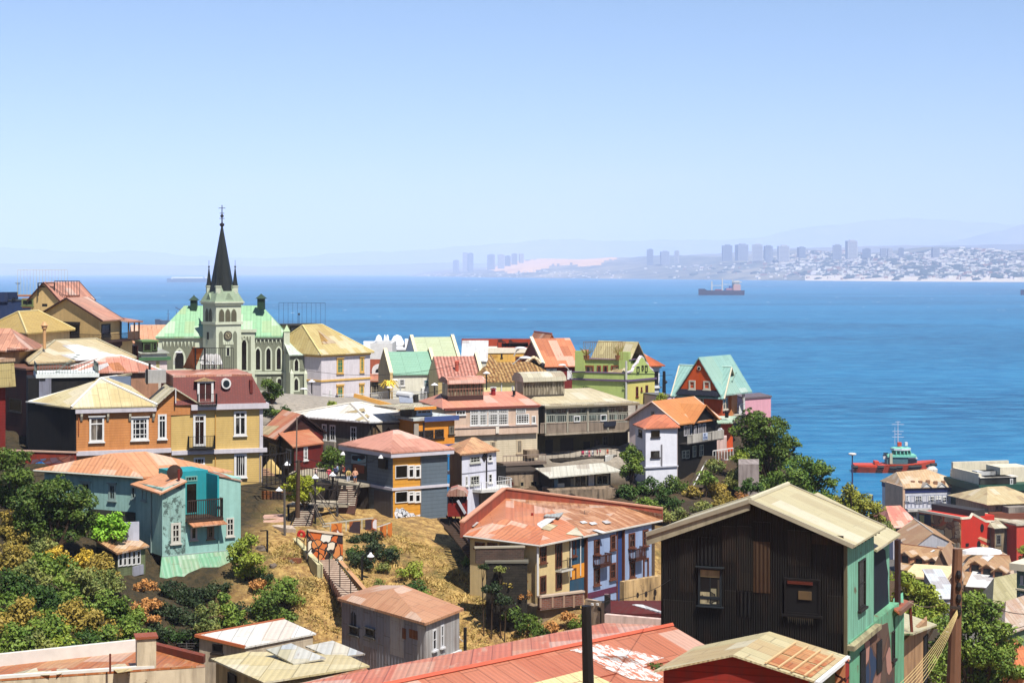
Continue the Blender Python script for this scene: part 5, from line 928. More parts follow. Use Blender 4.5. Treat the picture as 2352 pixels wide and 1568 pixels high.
# ================================================================ buildings on the slope, right of centre
use(4)
wht=paint((228,228,236),.05,.12,dirt=(150,150,160));bkw=paint((18,16,16),.3,.1,line=.4)
h=corner('gabled_house','large house with rust orange gable roof, pale front and black side wall','house',(148,908,238),(592,938,231.5),(945,908,240),44,paint((226,208,204),.06,.15));WL,WR=h.WL,h.WR
h.part(MB().obox(WR.a,WR.d,WR.n,.0,WR.len,.0,.12,44,h.zt),'black_side_face',bkw);orr=corr((232,156,92),(222,146,84),.15,(206,122,64));h.gable(2.5,.6,orr,'s',end=.5,fascia=flat((214,180,160)))
h.win(WL,(345,830,384,886),(2,2),flat((214,190,170)),fw=.16)
crossgable(h,WR,700,795,900,912,782,5.0,bkw,orr,out=.5,over=.55,base=.4)
h.win(WR,[(640,968,668,1063),(682,962,710,1060),(731,966,751,1052),(770,952,796,1052),(811,948,839,1046)],(2,1),flat((200,196,200)),glass((30,30,34),(90,92,96),.5),fw=.12,out=.1,sill=0,o0=.12)
h.win(WR,[(622,1195,652,1268),(655,1192,688,1270),(720,1150,750,1256),(782,1142,818,1246)],(2,2),flat((196,196,176)),GLASS,fw=.12,out=.1,sill=0,o0=.12)
zb=WR.z(760,1105);u0,u1=WR.u(600),WR.u(932);b_=h.part(MB().obox(WR.a,WR.d,WR.n,u0,u1,.1,1.4,zb-.15,zb),'balcony',flat((60,56,54)))
for x0,x1 in((600,640),(645,730),(735,782),(788,822),(828,850),(855,915),(918,935)):
 a,b=WR.u(x0),WR.u(x1);m=MB();n=max(2,int((b-a)/.2))
 if x0 in(600,788):
  for i in range(n):m.obox(WR.a,WR.d,WR.n,a+(b-a)*i/n,a+(b-a)*(i+.55)/n,1.36,1.42,zb,zb+1.15)
  m.obox(WR.a,WR.d,WR.n,a,b,1.42,1.46,zb+1.1,zb+1.2)
 else:m.obox(WR.a,WR.d,WR.n,a,b,1.36,1.42,zb,zb+1.2)
 h.part(m,'balcony_panel',paint((196,190,180),.1,.3),b_)
sg=h.part(MB().obox(WR.a,WR.d,WR.n,WR.u(737),WR.u(781),1.45,1.49,zb+.2,zb+1.15),'sign',flat((196,206,226)),b_)
def letters(W,txt,x,y,hgt,o,mat,parent,name='lettering'):
 """block letters built as strokes on a 3x5 grid"""
 G5={'F':'111100110100100','O':'111101101101111','R':'110101110101101','S':'111100111001111','E':'111100110100111','V':'101101101101010','N':'111101101101101','D':'110101101101110','A':'111101111101101','L':'100100100100111','1':'010110010010111','2':'111001111100111','C':'111100100100111','T':'111010010010010'}
 m=MB();px=hgt/5;u=x
 for ch in txt:
  if ch!=' ':
   for k,b in enumerate(G5[ch]):
    if b=='1':i,j=k%3,k//3;m.obox(W.a,W.d,W.n,u+i*px,u+i*px+px*.98,o,o+.02,y-(j+1)*px,y-j*px)
  u+=4*px
 q=m.build(name,mat,parent);return q
letters(WR,'SE',WR.u(746),zb+1.05,.32,1.49,flat((60,80,130)),sg);letters(WR,'VENDE',WR.u(740),zb+.62,.3,1.49,flat((60,80,130)),sg)
h.finish()
h=corner('white_block','plain white three storey block with a red lean-to roof, before the pale gable','house',(203,978,231),(297,988,226),(585,978,228),44,wht);WL,WR=h.WL,h.WR;W=WR
h.part(MB().slab([WL.p(-.3,h.zt,.3),WL.p(WL.len,h.zt,.5)+WR.n*.4,WR.p(WR.len+.2,h.zt,.5),WR.p(WR.len+.1,h.zt+1.35,-3.2),WL.p(.2,h.zt+1.3,-2.5)],.16),'roof',corr((232,140,100),(226,130,92),.08,pitch=.55))
h.win(WL,[(234,1005,266,1067),(232,1193,263,1252)],(1,1),BLACK,fw=.08);h.win(WR,[(345,1012,425,1073)],(1,1),DARK,glass((8,8,8),(18,16,14)),fw=.1);h.win(WR,[(343,1200,424,1260)],(3,1),DARK,fw=.1);h.part(MB().obox(WR.a,WR.d,WR.n,-.3,WR.len+.1,.0,.2,WR.z(440,1352),WR.z(440,1340)),'string_course',flat((190,190,200)));h.pipe(WR,441,1140,1345,flat((150,146,150)),.1);h.finish()
tag(MB().column([P(340,1350,227.5),P(566,1350,229),P(560,1350,234),P(340,1350,232)],44,zat(1352,227.5)).build('basement_wall',paint((214,212,214),.1,.4)),'whitewashed basement wall standing under the white block','wall')
org=paint((216,88,32),.08,.14,dirt=(130,50,20));tl=corr((166,208,196),(154,198,186),.06,(176,200,176),pitch=.6,sheet=(1.2,3))
h=corner('teal_roofed_house','orange house with steep teal green gabled roofs, standing above the sea','house',(562,690,266),(1000,697,261),(1122,676,271),46,org);WL,WR=h.WL,h.WR
h.gable(4.0,.6,tl,'t',end=.5,caps=flat((190,220,206)),fascia=flat((206,196,170)))
tm_=flat((214,206,186));g_=crossgable(h,WL,600,797,988,668,352,9.5,org,tl,out=.25,over=.25,th=.22)
h.part(MB().prism([WL.p(WL.u(598),h.zt+.02,.1),WL.p(WL.u(988),h.zt+.02,.1),WL.p(WL.u(988),h.zt+.02,1.0),WL.p(WL.u(598),h.zt+.02,1.0)],[WL.p(WL.u(625),WL.z(797,637),.1),WL.p(WL.u(965),WL.z(797,637),.1),WL.p(WL.u(965),WL.z(797,637),.28),WL.p(WL.u(625),WL.z(797,637),.28)]),'skirt_roof',flat((22,26,40)))
h.win(WL,[(703,552,763,636),(837,558,900,638)],(3,2),tm_,glass((30,30,32),(150,146,136),.5),fw=.24,parent=g_,out=.36,sill=.12);o=disc(WL,797,442,20,.2,.36).build('round_window',tm_,g_);disc(WL,797,442,13,.2,.39).build('pane',GLASS,o)
h.win(WL,[(710,712,742,766)],(2,1),tm_,fw=.16);h.door(WL,(796,713,832,822),GLASS,tm_,fw=.2);h.win(WR,[(1005,715,1026,822),(1029,708,1049,820),(1069,700,1088,810)],(1,2),tm_,GLASS,fw=.12,out=.12)
k=crossgable(h,WR,1062,1092,1116,548,482,3.4,paint((226,150,90),.1,.1),tl,out=.4,over=.25,base=5.5);h.win(WR,(1083,560,1100,620),(1,2),tm_,GLASS,out=.5,fw=.1,parent=k)
zb=WR.z(1115,850);h.part(MB().obox(WR.a,WR.d,WR.n,WR.u(1080),WR.len+1.2,0,1.3,zb-.2,zb),'porch_floor',flat((210,206,190)));m=MB();rail(m,[WR.p(WR.u(1085),zb,1.25),WR.p(WR.len+1.1,zb,1.25),WR.p(WR.len+1.1,zb,-1)],1.4,.2,.05);h.part(m,'railing',WHITE)
for u in(WR.len+1.1,WR.len-.1):h.part(MB().bar(WR.p(u,zb,1.2),WR.p(u,h.zt-.2,1.2),.11,None,5),'porch_post',WHITE)
h.part(MB().obox(WR.a,WR.d,WR.n,WR.len-1.2,WR.len+1.6,.3,1.6,h.zt-.2,h.zt+.1),'porch_roof',flat((210,220,206)));h.pipe(WL,890,810,850,WHITE,.25);h.box(WL,(832,780,862,822),.2,BLACK,'vent');h.finish()
pkb=paint((226,166,180),.05,.08);h=corner('pink_block','plain pink flat roofed block on the cliff edge, right of the orange house','building',(1110,707,290),(1212,724,283),(1448,717,287),40,pkb);h.part(MB().obox(h.WL.a,h.WL.d,h.WL.n,0,h.WL.len,0,.05,40,h.zt),'side_wall',paint((206,180,206),.05,.08));h.flatroof(flat((110,96,100)),.15,.25);h.win(h.WL,(1140,808,1178,858),(1,1),flat((90,60,60)),fw=.15);h.box(h.WL,(1184,780,1200,810),.4,flat((150,80,90)),'lamp');h.finish()
h=front('lilac_wall_house','low lilac walled house with flat roof, left of the orange house behind a pole','house',425,560,700,284,285,6,46,paint((206,184,206),.06,.1));h.flatroof(flat((110,110,116)),.15,.2);h.box(h.WR,(535,690,545,745),.1,DARK,'pipe');h.finish()
h=front('orange_annex','low orange annex under a pale green roof, below the teal roofed house','annex',952,1098,942,247,250,6,46,paint((214,84,34),.1,.15));h.part(MB().slab([P(885,940,247),P(1100,938,247),P(1135,880,255),P(930,878,254)],.18),'roof',corr((200,226,196),(190,216,186),.08));h.part(MB().slab([P(1100,938,247),P(1185,925,253),P(1135,880,255)],.16),'hip_roof',flat((90,70,60)));h.part(MB().bar(P(1042,895,250),P(1042,842,250),.28,None,8).bar(P(1042,846,250),P(1042,838,250),.45,None,8),'chimney',BLACK);h.box(h.WR,(950,940,984,1040),.1,BLACK,'opening');h.win(h.WR,(1100,945,1140,1000),(2,2),DARK);h.finish()
tag(MB().column([P(912,1085,243),P(1042,1085,244),P(1042,1085,247),P(912,1085,247)],44,zat(1083,243)).build('terrace_wall',paint((214,184,176),.1,.3)),'pinkish terrace wall under the person in white, beside the black house','wall')
tag(MB().column([P(905,1225,241),P(1045,1222,242),P(1045,1222,246),P(905,1222,246)],46,zat(1222,241)).build('brick_ledge',brick((150,96,76),(120,80,66))),'brick ledge at the foot of the pinkish terrace wall','ledge')
tag(MB().column([P(1150,1320,222),P(1338,1330,222),P(1338,1330,228),P(1150,1320,228)],38,zat(1322,222)).build('concrete_shed',paint((160,148,144),.15,.5)),'pale concrete shed half hidden by trees on the slope','shed')
frame_rail('picket_fence','white picket fence on the slope below the pinkish terrace wall','fence',[P(915,1305,238),P(1100,1278,240)],1.6,WHITE,.5,.06)
o=thing('hillside_steps','dark narrow steps with a long white handrail climbing beside the black house','steps',P(790,1520,228));m=MB()
for i in range(24):f=i/23;a=P(760+118*f,1525-268*f,227+9*f);m.cube(a,.9,.35,.12)
m.build('tread',flat((96,84,70)),o);MB().bar(P(735,1520,226.5),P(872,1258,236),.09,None,5).build('handrail',WHITE,o)
tag(MB().bar(P(466,705,300),P(466,468,300),.35,.25,6).bar(P(474,560,299.8),P(492,575,299.8),.25,None,5).build('utility_pole',flat((30,28,34))),'dark wooden pole standing against the sea, right of the lime green house','pole')
use(6)
gb=paint((98,112,124),.08,.18,line=.4,dirt=(70,76,80));yb=paint((222,158,58),.06,.12,line=.4,dirt=(150,100,50));fs_=flat((206,202,210))
h=corner('station_house','grey house with yellow window strip, pink hip roof and a black and white wall painting','house',(1210,232,185.5),(1648,270,178),(2150,268,181.5),48,gb);WL,WR=h.WL,h.WR
h.zt-=.0;h.hip(1.75,.55,corr((236,170,146),(230,162,138),.04,pitch=.5),'s',.46,zo=.5);h.band(h.zt-.1,h.zt+.45,.5,fs_,'fascia');h.part(MB().column(offset_poly(h.foot,.16),WR.z(1700,580),WR.z(1700,556)),'string_course',fs_)
h.part(MB().obox(WR.a,WR.d,WR.n,.02,WR.u(1903),.0,.02,WR.z(1700,945),h.zt-.12),'yellow_panel',yb)
dk_=glass((10,10,10),(30,28,24),.3)
for y0,y1 in((350,471),(590,695)):
 h.win(WR,(1668,y0,1782,y1),(1,1),FRAMEW,dk_,fw=.07,out=.12,sill=0);h.win(WR,[(1784,y0,1843,y1),(1845,y0,1902,y1)],(1,1),FRAMEW,dk_,fw=.16,out=.16,sill=0,transom=.28)
h.box(WR,(1900,272,1907,945),.1,flat((120,110,100)),'corner_board');h.box(WL,(1535,294,1606,380),.3,BLACK,'dark_box');h.box(WL,(1480,590,1640,930),.04,paint((92,88,88),.15,.3),'lower_wall')
bw=h.part(plate(WR,[(WR.u(x),WR.z(x,y))for x,y in((1662,790),(1680,742),(1712,755),(1735,740),(1770,768),(1800,790),(1835,790),(1860,812),(1905,800),(1910,925),(1890,932),(1860,920),(1800,912),(1770,915),(1735,900),(1700,915),(1675,880))],.02,.04),'wall_painting',mural((216,216,220),[(216,216,220),(190,198,204),(226,226,226),(206,212,220)],2.4,(16,16,18)))
h.part(MB().obox(WL.a,WL.d,WL.n,WL.u(1272),WL.u(1412),-.02,.05,WL.z(1340,480),WL.z(1340,250)),'doorway',flat((30,22,18)));sh_=h.box(WL,(1276,255,1410,345),.12,paint((130,150,160),.1,.1,line=.16),'roller_shutter')
h.part(plate(WL,[(WL.u(x),WL.z(x,y))for x,y in((1285,262),(1400,258),(1408,285),(1380,300),(1350,312),(1300,306),(1282,290))],.12,.135),'shutter_painting',mural((40,160,190),[(30,40,60),(60,180,206),(20,24,40)],1.6),sh_);h.box(WL,(1290,346,1390,420),.08,paint((130,60,34),.2,.2),'door')
for x,y in((1230,252),(1580,282)):h.part(MB().lathe(WL.p(WL.u(x),WL.z(x,y),.5),[(.35,0),(.2,.22),(.06,.34)],8).bar(WL.p(WL.u(x),WL.z(x,y)+.3,.5),WL.p(WL.u(x),WL.z(x,y)+.3,0),.04,None,4),'wall_lamp',WHITE)
f2=offset_poly(h.foot,-.25);h.part(MB().column(f2,42,48.02),'foundation',paint((70,58,46),.3,.5,dirt=(30,26,22)));h.part(MB().obox(WR.a,WR.d,WR.n,WR.len-.9,WR.len-.05,-.5,.12,WR.z(2130,1215),WR.z(2130,948)),'pier',paint((150,140,122),.15,.4));  # dark foundation colour includes the shade under the overhanging house
h.part(MB().column(offset_poly(h.foot,.05),47.6,WR.z(1700,945)),'plinth',paint((56,50,46),.2,.3));h.finish()
use(5)
tea=paint((164,204,194),.08,.28,vline=0,dirt=(96,120,112));teb=paint((156,200,190),.08,.25,dirt=(110,140,130));tep=paint((160,198,188),.08,.3,peel=.75,peelcol=(84,104,98))
sal=corr((238,172,126),(232,164,118),.05,(226,150,108),pitch=.5,sheet=(1.0,2.6))
h=corner('teal_house','large teal boarded house with salmon hip roof and a wooden balcony in its corner','house',(408,366,165.5),(1325,452,160),(2040,412,164),48,tea);WL,WR=h.WL,h.WR
h.hip(1.75,.5,sal,'s',.3,shift=(-.06,0));m=MB();e=[p-V((0,0,.12))for p in h.ev];m.bar(e[0],e[1],.11,None,5);h.part(m,'gutter',flat((190,190,176)))
fl=flat((150,170,164));gt=glass((20,24,26),(110,116,108),.4)
h.win(WL,[(1000,522,1066,675),(745,505,832,640)],(2,2),fl,gt,fw=.2,head=.12);h.win(WL,[(1210,548,1246,660)],(1,2),fl,gt,fw=.12);
low=h.part(MB().obox(WL.a,WL.d,WL.n,WL.u(840),WL.u(1250),.0,.1,47,WL.z(1050,768)),'basement',paint((64,70,60),.25,.5))
Wg=Wall(P(1496,575,154.5),P(2212,492,158.6));L0=P(1250,548,159.5);za=zat(575,154.5);A0=Wg.p(0,0);back=V((L0.x-A0.x,L0.y-A0.y,0));zl=Wg.z(1500,1186)
def wing(x0,x1,z0,z1,o=0.0,mat=teb,nm='wing_wall',dep=1.0):
 a,b=Wg.p(Wg.u(x0),0,o),Wg.p(Wg.u(x1),0,o);q=[a,b,b+back*dep,a+back*dep];return h.part(MB().column([V((p.x,p.y,0))for p in q],z0,z1),nm,mat)
zr=Wg.z(1700,862);wl=wing(1496,1703,zl,za+.05,mat=tep);wing(2013,2212,zl,Wg.z(2100,470));wing(1704,2012,zl,zr);wing(1704,2012,zr,Wg.z(1860,430),-2.6,paint((34,150,158),.08,.12),'balcony_wall',.6)
WLg=Wall(P(1250,548,159.5),P(1496,575,154.5));h.part(MB().obox(WLg.a,WLg.d,WLg.n,.02,WLg.len,-.01,.05,zl,za),'side_wall',tea);h.part(MB().obox(Wg.a,Wg.d,Wg.n,Wg.u(1996),Wg.u(2013),-2.6,.03,zr,Wg.z(2000,445)),'cheek_wall',paint((40,160,166),.08,.12))
h.win(WLg,[(1312,568,1352,674)],(1,2),fl,gt,fw=.12,out=.12);h.pipe(WLg,1400,580,1155,fl,.06)
q=[WLg.p(-.2,za-.1,.5),WLg.p(WLg.len,za-.3,.45)+Wg.n*.4,Wg.p(Wg.u(1706),Wg.z(1700,490),.3),Wg.p(Wg.u(1706),Wg.z(1700,475),-3),WLg.p(.8,za+1.2,-3.5)]
h.part(MB().prism([p-V((0,0,.14))for p in q],q),'lean_to_roof',sal);h.part(MB().prism([Wg.p(0.02,za,-.02),Wg.p(Wg.u(1703),za,-.02),Wg.p(Wg.u(1703),Wg.z(1700,492),-.02)],[Wg.p(0.02,za,-.3),Wg.p(Wg.u(1703),za,-.3),Wg.p(Wg.u(1703),Wg.z(1700,492),-.3)]),'wing_gable',tep)
h.part(MB().slab([Wg.p(Wg.u(2008),Wg.z(2010,442),.1),Wg.p(Wg.len+.1,Wg.z(2212,490),.1),Wg.p(Wg.len+.1,Wg.z(2212,470),-4),Wg.p(Wg.u(2008),Wg.z(2010,430),-4)],.12),'wing_roof',corr((210,150,116),rust=.2))
ff=flat((206,202,190));wdk=flat((70,50,36))
h.win(Wg,[(1568,880,1658,1070)],(2,3),ff,gt,fw=.22,out=.1,bw=.09);h.win(Wg,[(1748,914,1810,1036)],(1,1),flat((214,190,176)),gt,fw=.16);h.win(Wg,[(1902,900,1966,1026)],(2,2),flat((150,120,96)),gt,fw=.2);h.win(Wg,[(2077,834,2148,1003)],(2,3),ff,gt,fw=.14,out=.09,bw=.08)
WB_=Wall(Wg.p(Wg.u(1704),0,-2.58),Wg.p(Wg.u(2012),0,-2.58));h.win(WB_,[(1700,450,1812,500)],(4,1),flat((120,170,160)),gt,fw=.12,sill=0);h.win(WB_,(1700,508,1815,800),(1,1),flat((60,150,150)),glass((8,8,8),(20,18,16)),fw=.14,sill=0,name='doorway')
zb2=Wg.z(1860,838);bk=h.part(MB().obox(Wg.a,Wg.d,Wg.n,Wg.u(1702),Wg.u(2030),-2.5,.6,zb2-.2,zb2),'balcony_floor',wdk);h.part(MB().slab([Wg.p(Wg.u(1730),zb2-.5,1.1),Wg.p(Wg.u(2046),zb2-.5,1.1),Wg.p(Wg.u(2020),zb2-.05,.1),Wg.p(Wg.u(1700),zb2-.05,.1)],.1),'canopy',corr((226,160,116),(206,136,96),.3,pitch=.4),bk)
m=MB();rail(m,[Wg.p(Wg.u(1706),zb2,.55),Wg.p(Wg.u(2024),zb2,.55),Wg.p(Wg.u(2024),zb2,-.5)],1.75,.2,.05,rr=.07);h.part(m,'railing',flat((58,40,30)),bk)
sk=corr((150,214,170),(130,196,150),.22,(190,190,150),pitch=.45,k=.55);zk=Wg.z(1800,1335);u0,u1=-.1,Wg.len-.6;h.part(MB().prism([Wg.p(u0,zl-.02,.06),Wg.p(u1,zl-.02,.06),Wg.p(u1-.9,zk+.4,1.5),Wg.p(u0-.9,zk-.35,1.7)],[Wg.p(u0,zl-.02,-.06),Wg.p(u1,zl-.02,-.06),Wg.p(u1-.9,zk+.4,1.4),Wg.p(u0-.9,zk-.35,1.6)]),'skirt',sk)
h.part(MB().obox(Wg.a,Wg.d,Wg.n,u0,u1+.5,.0,.1,zl-.12,zl+.02),'string_course',fl);h.pipe(Wg,2006,880,1150,flat((150,190,180)),.05)
h.part(MB().column([V((p.x,p.y,0))for p in(Wg.p(.2,0,-.4),Wg.p(Wg.len-.3,0,-.4),Wg.p(Wg.len-.3,0,-5),Wg.p(.2,0,-5))],46,zl),'foundation',paint((66,60,48),.3,.5))
o=h.part(MB().lathe(P(1606,420,157),[(.02,-.06),(.72,-.02),(.74,.02),(.02,.1)],14),'satellite_dish',flat((70,50,42)));o.rotation_euler=(0,0,0);h.part(MB().bar(P(1643,488,156),P(1643,388,156),.12,None,8),'stove_pipe',flat((120,40,28)));h.finish()
me=o.data;c=P(1606,420,157)-h.o.location
for v in me.vertices:d=v.co-c;v.co=c+V((d.x,-d.z,d.y))
h=corner('garden_hut','little green plank hut with a row of white framed panes, below the teal house','hut',(885,1125,152.5),(1080,1150,149),(1335,1100,152.5),50,paint((120,130,92),.2,.4,line=.25,dirt=(60,56,40)));WL,WR=h.WL,h.WR
h.shed(.7,.3,corr((226,180,130),(196,140,96),.35,(150,92,60),sheet=(.5,2)),'back');h.win(WR,[(1084,1140,1124,1280),(1128,1138,1162,1276),(1168,1136,1204,1272),(1210,1134,1246,1268),(1252,1130,1288,1262)],(1,2),FRAMEW,gt,fw=.1,sill=0);h.box(WR,(1215,1272,1308,1360),.15,paint((160,160,170),.1,.2),'sheet');h.box(WL,(893,1130,1078,1190),.06,flat((30,26,24)),'dark_boards')
h.finish();tag(MB().cube(P(1200,985,153.5),.75,.1,1.1,0,.3).build('board',paint((190,192,206),.1,.2)),'pale panel leaning on the teal house wall above the garden hut','panel')
W=Wall(P(85,255,186),P(690,190,184));z=zat(190,184);m=MB().obox(W.a,W.d,W.n,0,W.len,-.3,0,52,z-.6);o=thing('painted_wall','rust red garden wall with a blue painted patch, left below the shade-blackened wall','wall',W.p(W.len/2,52));m.build('wall',paint((150,52,34),.2,.35),o);MB().obox(W.a,W.d,W.n,-.1,W.len+.1,-.4,.1,z-.6,z-.45).build('coping',flat((206,170,150)),o)
plate(W,[(W.u(x),W.z(x,y))for x,y in((300,400),(330,330),(380,312),(410,335),(390,420),(340,440))],.0,.02).build('blue_painting',mural((30,100,190),[(40,130,200),(20,70,160),(50,150,210)],1.0,(30,90,170)),o);plate(W,[(W.u(x),W.z(x,y))for x,y in((260,400),(300,300),(680,262),(690,320),(420,340),(300,410))],-.01,.012).build('faded_painting',mural((130,90,84),[(110,84,96),(150,90,74),(90,100,130)],.6,(110,60,50)),o)
use(7)
bei=paint((222,196,142),.06,.18,dirt=(150,120,84));blu=paint((152,172,206),.08,.3,dirt=(110,120,150));tk=paint((36,78,104),.12,.25);obr=flat((104,60,40))
Lp,Cp,Rp=P(398,770,154),P(1030,828,149),P(2085,650,163);Bk=P(760,452,167.5)
h=House('terracotta_house','long row house, half cream and half blue, under a wide terracotta roof with rusty patches','house',[Lp,Cp,Rp,Bk],44,Cp.z,bei);WL,WR=h.WL,h.WR
ter=corr((228,150,108),(218,138,96),.06,(206,112,70),pitch=.5,sheet=(1.0,3.0));rp2=corr((196,136,94),(176,116,80),.4,(240,190,150),pitch=.5,sheet=(.8,2))
e=h.eave(.5);z=h.zt+.02;E=[V((p.x,p.y,z))for p in e];lerp=lambda a,b,t:a+(b-a)*t;up=V((0,0,1.55))
M0=lerp(E[1],E[2],.36);r1=lerp(lerp(E[0],E[1],.55),E[3],.30)+up*.75;r2=lerp(M0,E[3],.42)+up*.95;r3=lerp(E[2],E[3],.25)+up*.7;top=E[3]+up*.9;top2=E[2]+up*.35
m=MB()
A1=lerp(E[1],r2,.42)
for q in([E[0],E[1],A1,r1],[E[1],M0,r2,A1],[A1,r2,top,r1],[E[0],r1,top]):m.slab([p.copy()for p in q],.16)
h.roof=h.part(m,'roof',ter);m=MB()
for q in([M0,E[2],r3],[M0,r3,r2],[r2,r3,top],[r3,top2,top],[E[2],top2,r3]):m.slab([p.copy()for p in q],.16)
h.part(m,'rusty_roof',rp2)
n_=(E[1]-M0).cross(r2-M0)
def rsheet(pts,mat,pl,lift=.07):
 n=(pl[1]-pl[0]).cross(pl[2]-pl[0]).normalized();n=n if n.z>0 else-n;h.part(MB().slab([on_plane(x,y,pl[0]+n*lift,n)for x,y in pts],.04),'roof_sheet',mat,h.roof)
W_=corr(ZINC,(244,244,242),0,pitch=.5)
rsheet([(966,668),(1098,592),(1184,594),(1052,682)],W_,[A1,r2,top]);rsheet([(1052,686),(1120,640),(1206,655),(1130,705)],corr((230,212,170),rust=.1),[E[1],M0,r2]);rsheet([(372,662),(410,628),(478,628),(432,668)],W_,[E[0],r1,top],.15)
for q in([(1280,735),(1375,674),(1445,755)],):rsheet(q,corr((232,220,180),rust=.05),[M0,r3,r2],.12)
for q in([(1490,632),(1545,625),(1570,642),(1515,650)],[(1610,618),(1660,610),(1700,632),(1645,640)],[(1405,622),(1450,616),(1480,632),(1430,638)],[(1520,700),(1560,694),(1655,720),(1610,728)]):rsheet(q,W_,[M0,r3,r2],.12)
c=P(1190,560,160);sk_=h.part(MB().column([P(1095,585,157.5),P(1215,590,157),P(1295,560,162),P(1180,540,163)],c.z-1.6,c.z-.1),'skylight_base',paint((130,60,44),.1,.2),h.roof);q=[P(1075,572,157),P(1215,582,156.5),P(1310,490,163),P(1195,480,164)];h.part(MB().prism([p-V((0,0,.1))for p in q],q),'skylight',corr((206,206,190),(170,180,190),.1,sheet=(1.2,2)),sk_)
par=paint((170,84,62),.15,.3);
for a,b,h1,h2 in((E[0],E[3],1.1,2.3),(E[3],E[2],2.3,1.0)):
 d=(b-a).normalized();nn=V((-d.y,d.x,0));nn=nn if nn.y>0 else-nn;nn=nn*.35;u1_,u2_=V((0,0,h1)),V((0,0,h2));dn=V((0,0,-.25))
 pr=h.part(MB().prism([a+dn,b+dn,b+nn+dn,a+nn+dn],[a+u1_,b+u2_,b+nn+u2_,a+nn+u1_]),'parapet',par);q=V((0,0,.14));h.part(MB().prism([a+u1_-nn*.2,b+u2_-nn*.2,b+nn*1.2+u2_,a+nn*1.2+u1_],[a+u1_+q-nn*.2,b+u2_+q-nn*.2,b+nn*1.2+u2_+q,a+nn*1.2+u1_+q]),'coping',flat((206,150,120)),pr)
m=MB();e_=[p-V((0,0,.1))for p in E];m.bar(e_[0],e_[1],.1,None,5).bar(e_[1],e_[2],.1,None,5);h.part(m,'gutter',flat((206,200,190)))
sec=lambda x0,x1,o,y1,mat,nm:h.part(MB().obox(WR.a,WR.d,WR.n,WR.u(x0),WR.u(x1),-.02,o,44,h.zt-.05)if y1 is None else MB().obox(WR.a,WR.d,WR.n,WR.u(x0),WR.u(x1),-.02,o,WR.z((x0+x1)/2,y1[1]),WR.z((x0+x1)/2,y1[0])),nm,mat)
sec(1312,1446,.04,None,tk,'dark_section');sec(1314,1442,.07,(1015,1145),paint((226,150,50),.1,.2),'orange_section');sec(1448,1722,.3,None,blu,'blue_section');sec(1724,1786,.1,None,paint((40,70,130),.1,.2),'dark_section');sec(1788,2042,.3,None,blu,'blue_section');sec(2044,2080,.2,None,paint((96,76,62),.2,.4),'end_section');sec(1448,1722,.34,(1245,1300),paint((96,40,70),.1,.3),'plinth')
for x in(1446,1722,1788):h.part(MB().obox(WR.a,WR.d,WR.n,WR.u(x)-.06,WR.u(x)+.1,0,.36,44,h.zt-.1),'pilaster',obr)
gg2=glass((16,14,14),(100,80,66),.3)
h.win(WR,[(1040,845,1098,1003)],(2,3),obr,gg2,fw=.14);h.win(WR,[(1180,820,1242,1052),(1037,1120,1096,1283),(1182,1092,1240,1250)],(2,1),obr,gg2,fw=.14,sill=0);h.balcony(WR,1182,1290,968,1058,.7,IRON,flat((210,206,196)))
h.win(WR,[(1510,785,1560,925),(1660,740,1706,880),(1508,1050,1562,1204),(1655,1000,1708,1150),(1830,725,1886,862),(1958,695,2008,845),(1838,985,1886,1135)],(2,2),obr,glass((20,18,18),(150,140,130),.45),fw=.14,out=.1,sill=.1,o0=.3);h.door(WR,(1962,955,2008,1135),flat((110,36,30)),obr,out=.44);h.win(WR,[(1328,790,1368,940)],(1,2),obr,gg2,fw=.12,out=.1);h.door(WR,(1318,1052,1366,1150),BLACK,obr,out=.12)
wb=flat((74,40,30));h.balcony(WR,1504,1612,920,1012,1.1,wb,solid=True);h.balcony(WR,1832,1932,860,955,1.1,wb,solid=True)
h.win(WL,[(445,815,535,870),(560,820,650,862),(672,828,764,855)],(3,1),obr,glass((90,50,30),(110,70,40)),fw=.12);h.pipe(WR,1010,840,1300,WHITE,.09);h.pipe(WR,1316,790,1130,WHITE,.06);h.pipe(WR,1404,770,1120,WHITE,.05);h.pipe(WR,1626,760,1180,IRON,.06)
h.part(MB().bar(P(970,572,158),P(970,545,158),.12,None,6),'stove_pipe',flat((150,40,30)));h.finish()
o=thing('brick_parapet','red brick parapet of a small terrace below the cream end of the row','wall',P(1240,1405,148));W=Wall(P(1042,1310,147),P(1442,1268,149.5));MB().obox(W.a,W.d,W.n,0,W.len,-.4,0,W.z(1240,1415),W.z(1240,1300)).build('wall',brick((130,76,58),(104,62,50)),o);MB().obox(W.a,W.d,W.n,-.1,W.len+.1,-.45,.08,W.z(1240,1300)+.003,W.z(1240,1300)+.15).build('coping',flat((190,170,150)),o)
for x in(1045,1155,1260,1350,1438):MB().obox(W.a,W.d,W.n,W.u(x)-.1,W.u(x)+.1,-.1,.05,W.z(x,1412),W.z(x,1302)).build('pier',flat((160,130,110)),o)
tag(MB().column([V((p.x,p.y,0))for p in(W.p(0,0,-.5),W.p(W.len,0,-.5),W.p(W.len,0,-6),W.p(0,0,-6))],44,W.z(1240,1395)).build('terrace_floor',paint((150,130,106),.2,.4)),'small terrace floor between the brick parapet and the cream house','terrace')
W=Wall(P(450,880,148.5),P(893,850,149));o=thing('boundary_wall','dark brick boundary wall in front of the cream end of the row','wall',P(670,1000,149));MB().obox(W.a,W.d,W.n,0,W.len,-.35,0,W.z(670,1005),W.z(670,868)).build('wall',brick((84,60,50),(66,50,44),(90,80,70)),o);MB().obox(W.a,W.d,W.n,-.1,W.len+.1,-.42,.07,W.z(670,868)+.003,W.z(670,868)+.14).build('coping',flat((170,160,140)),o)
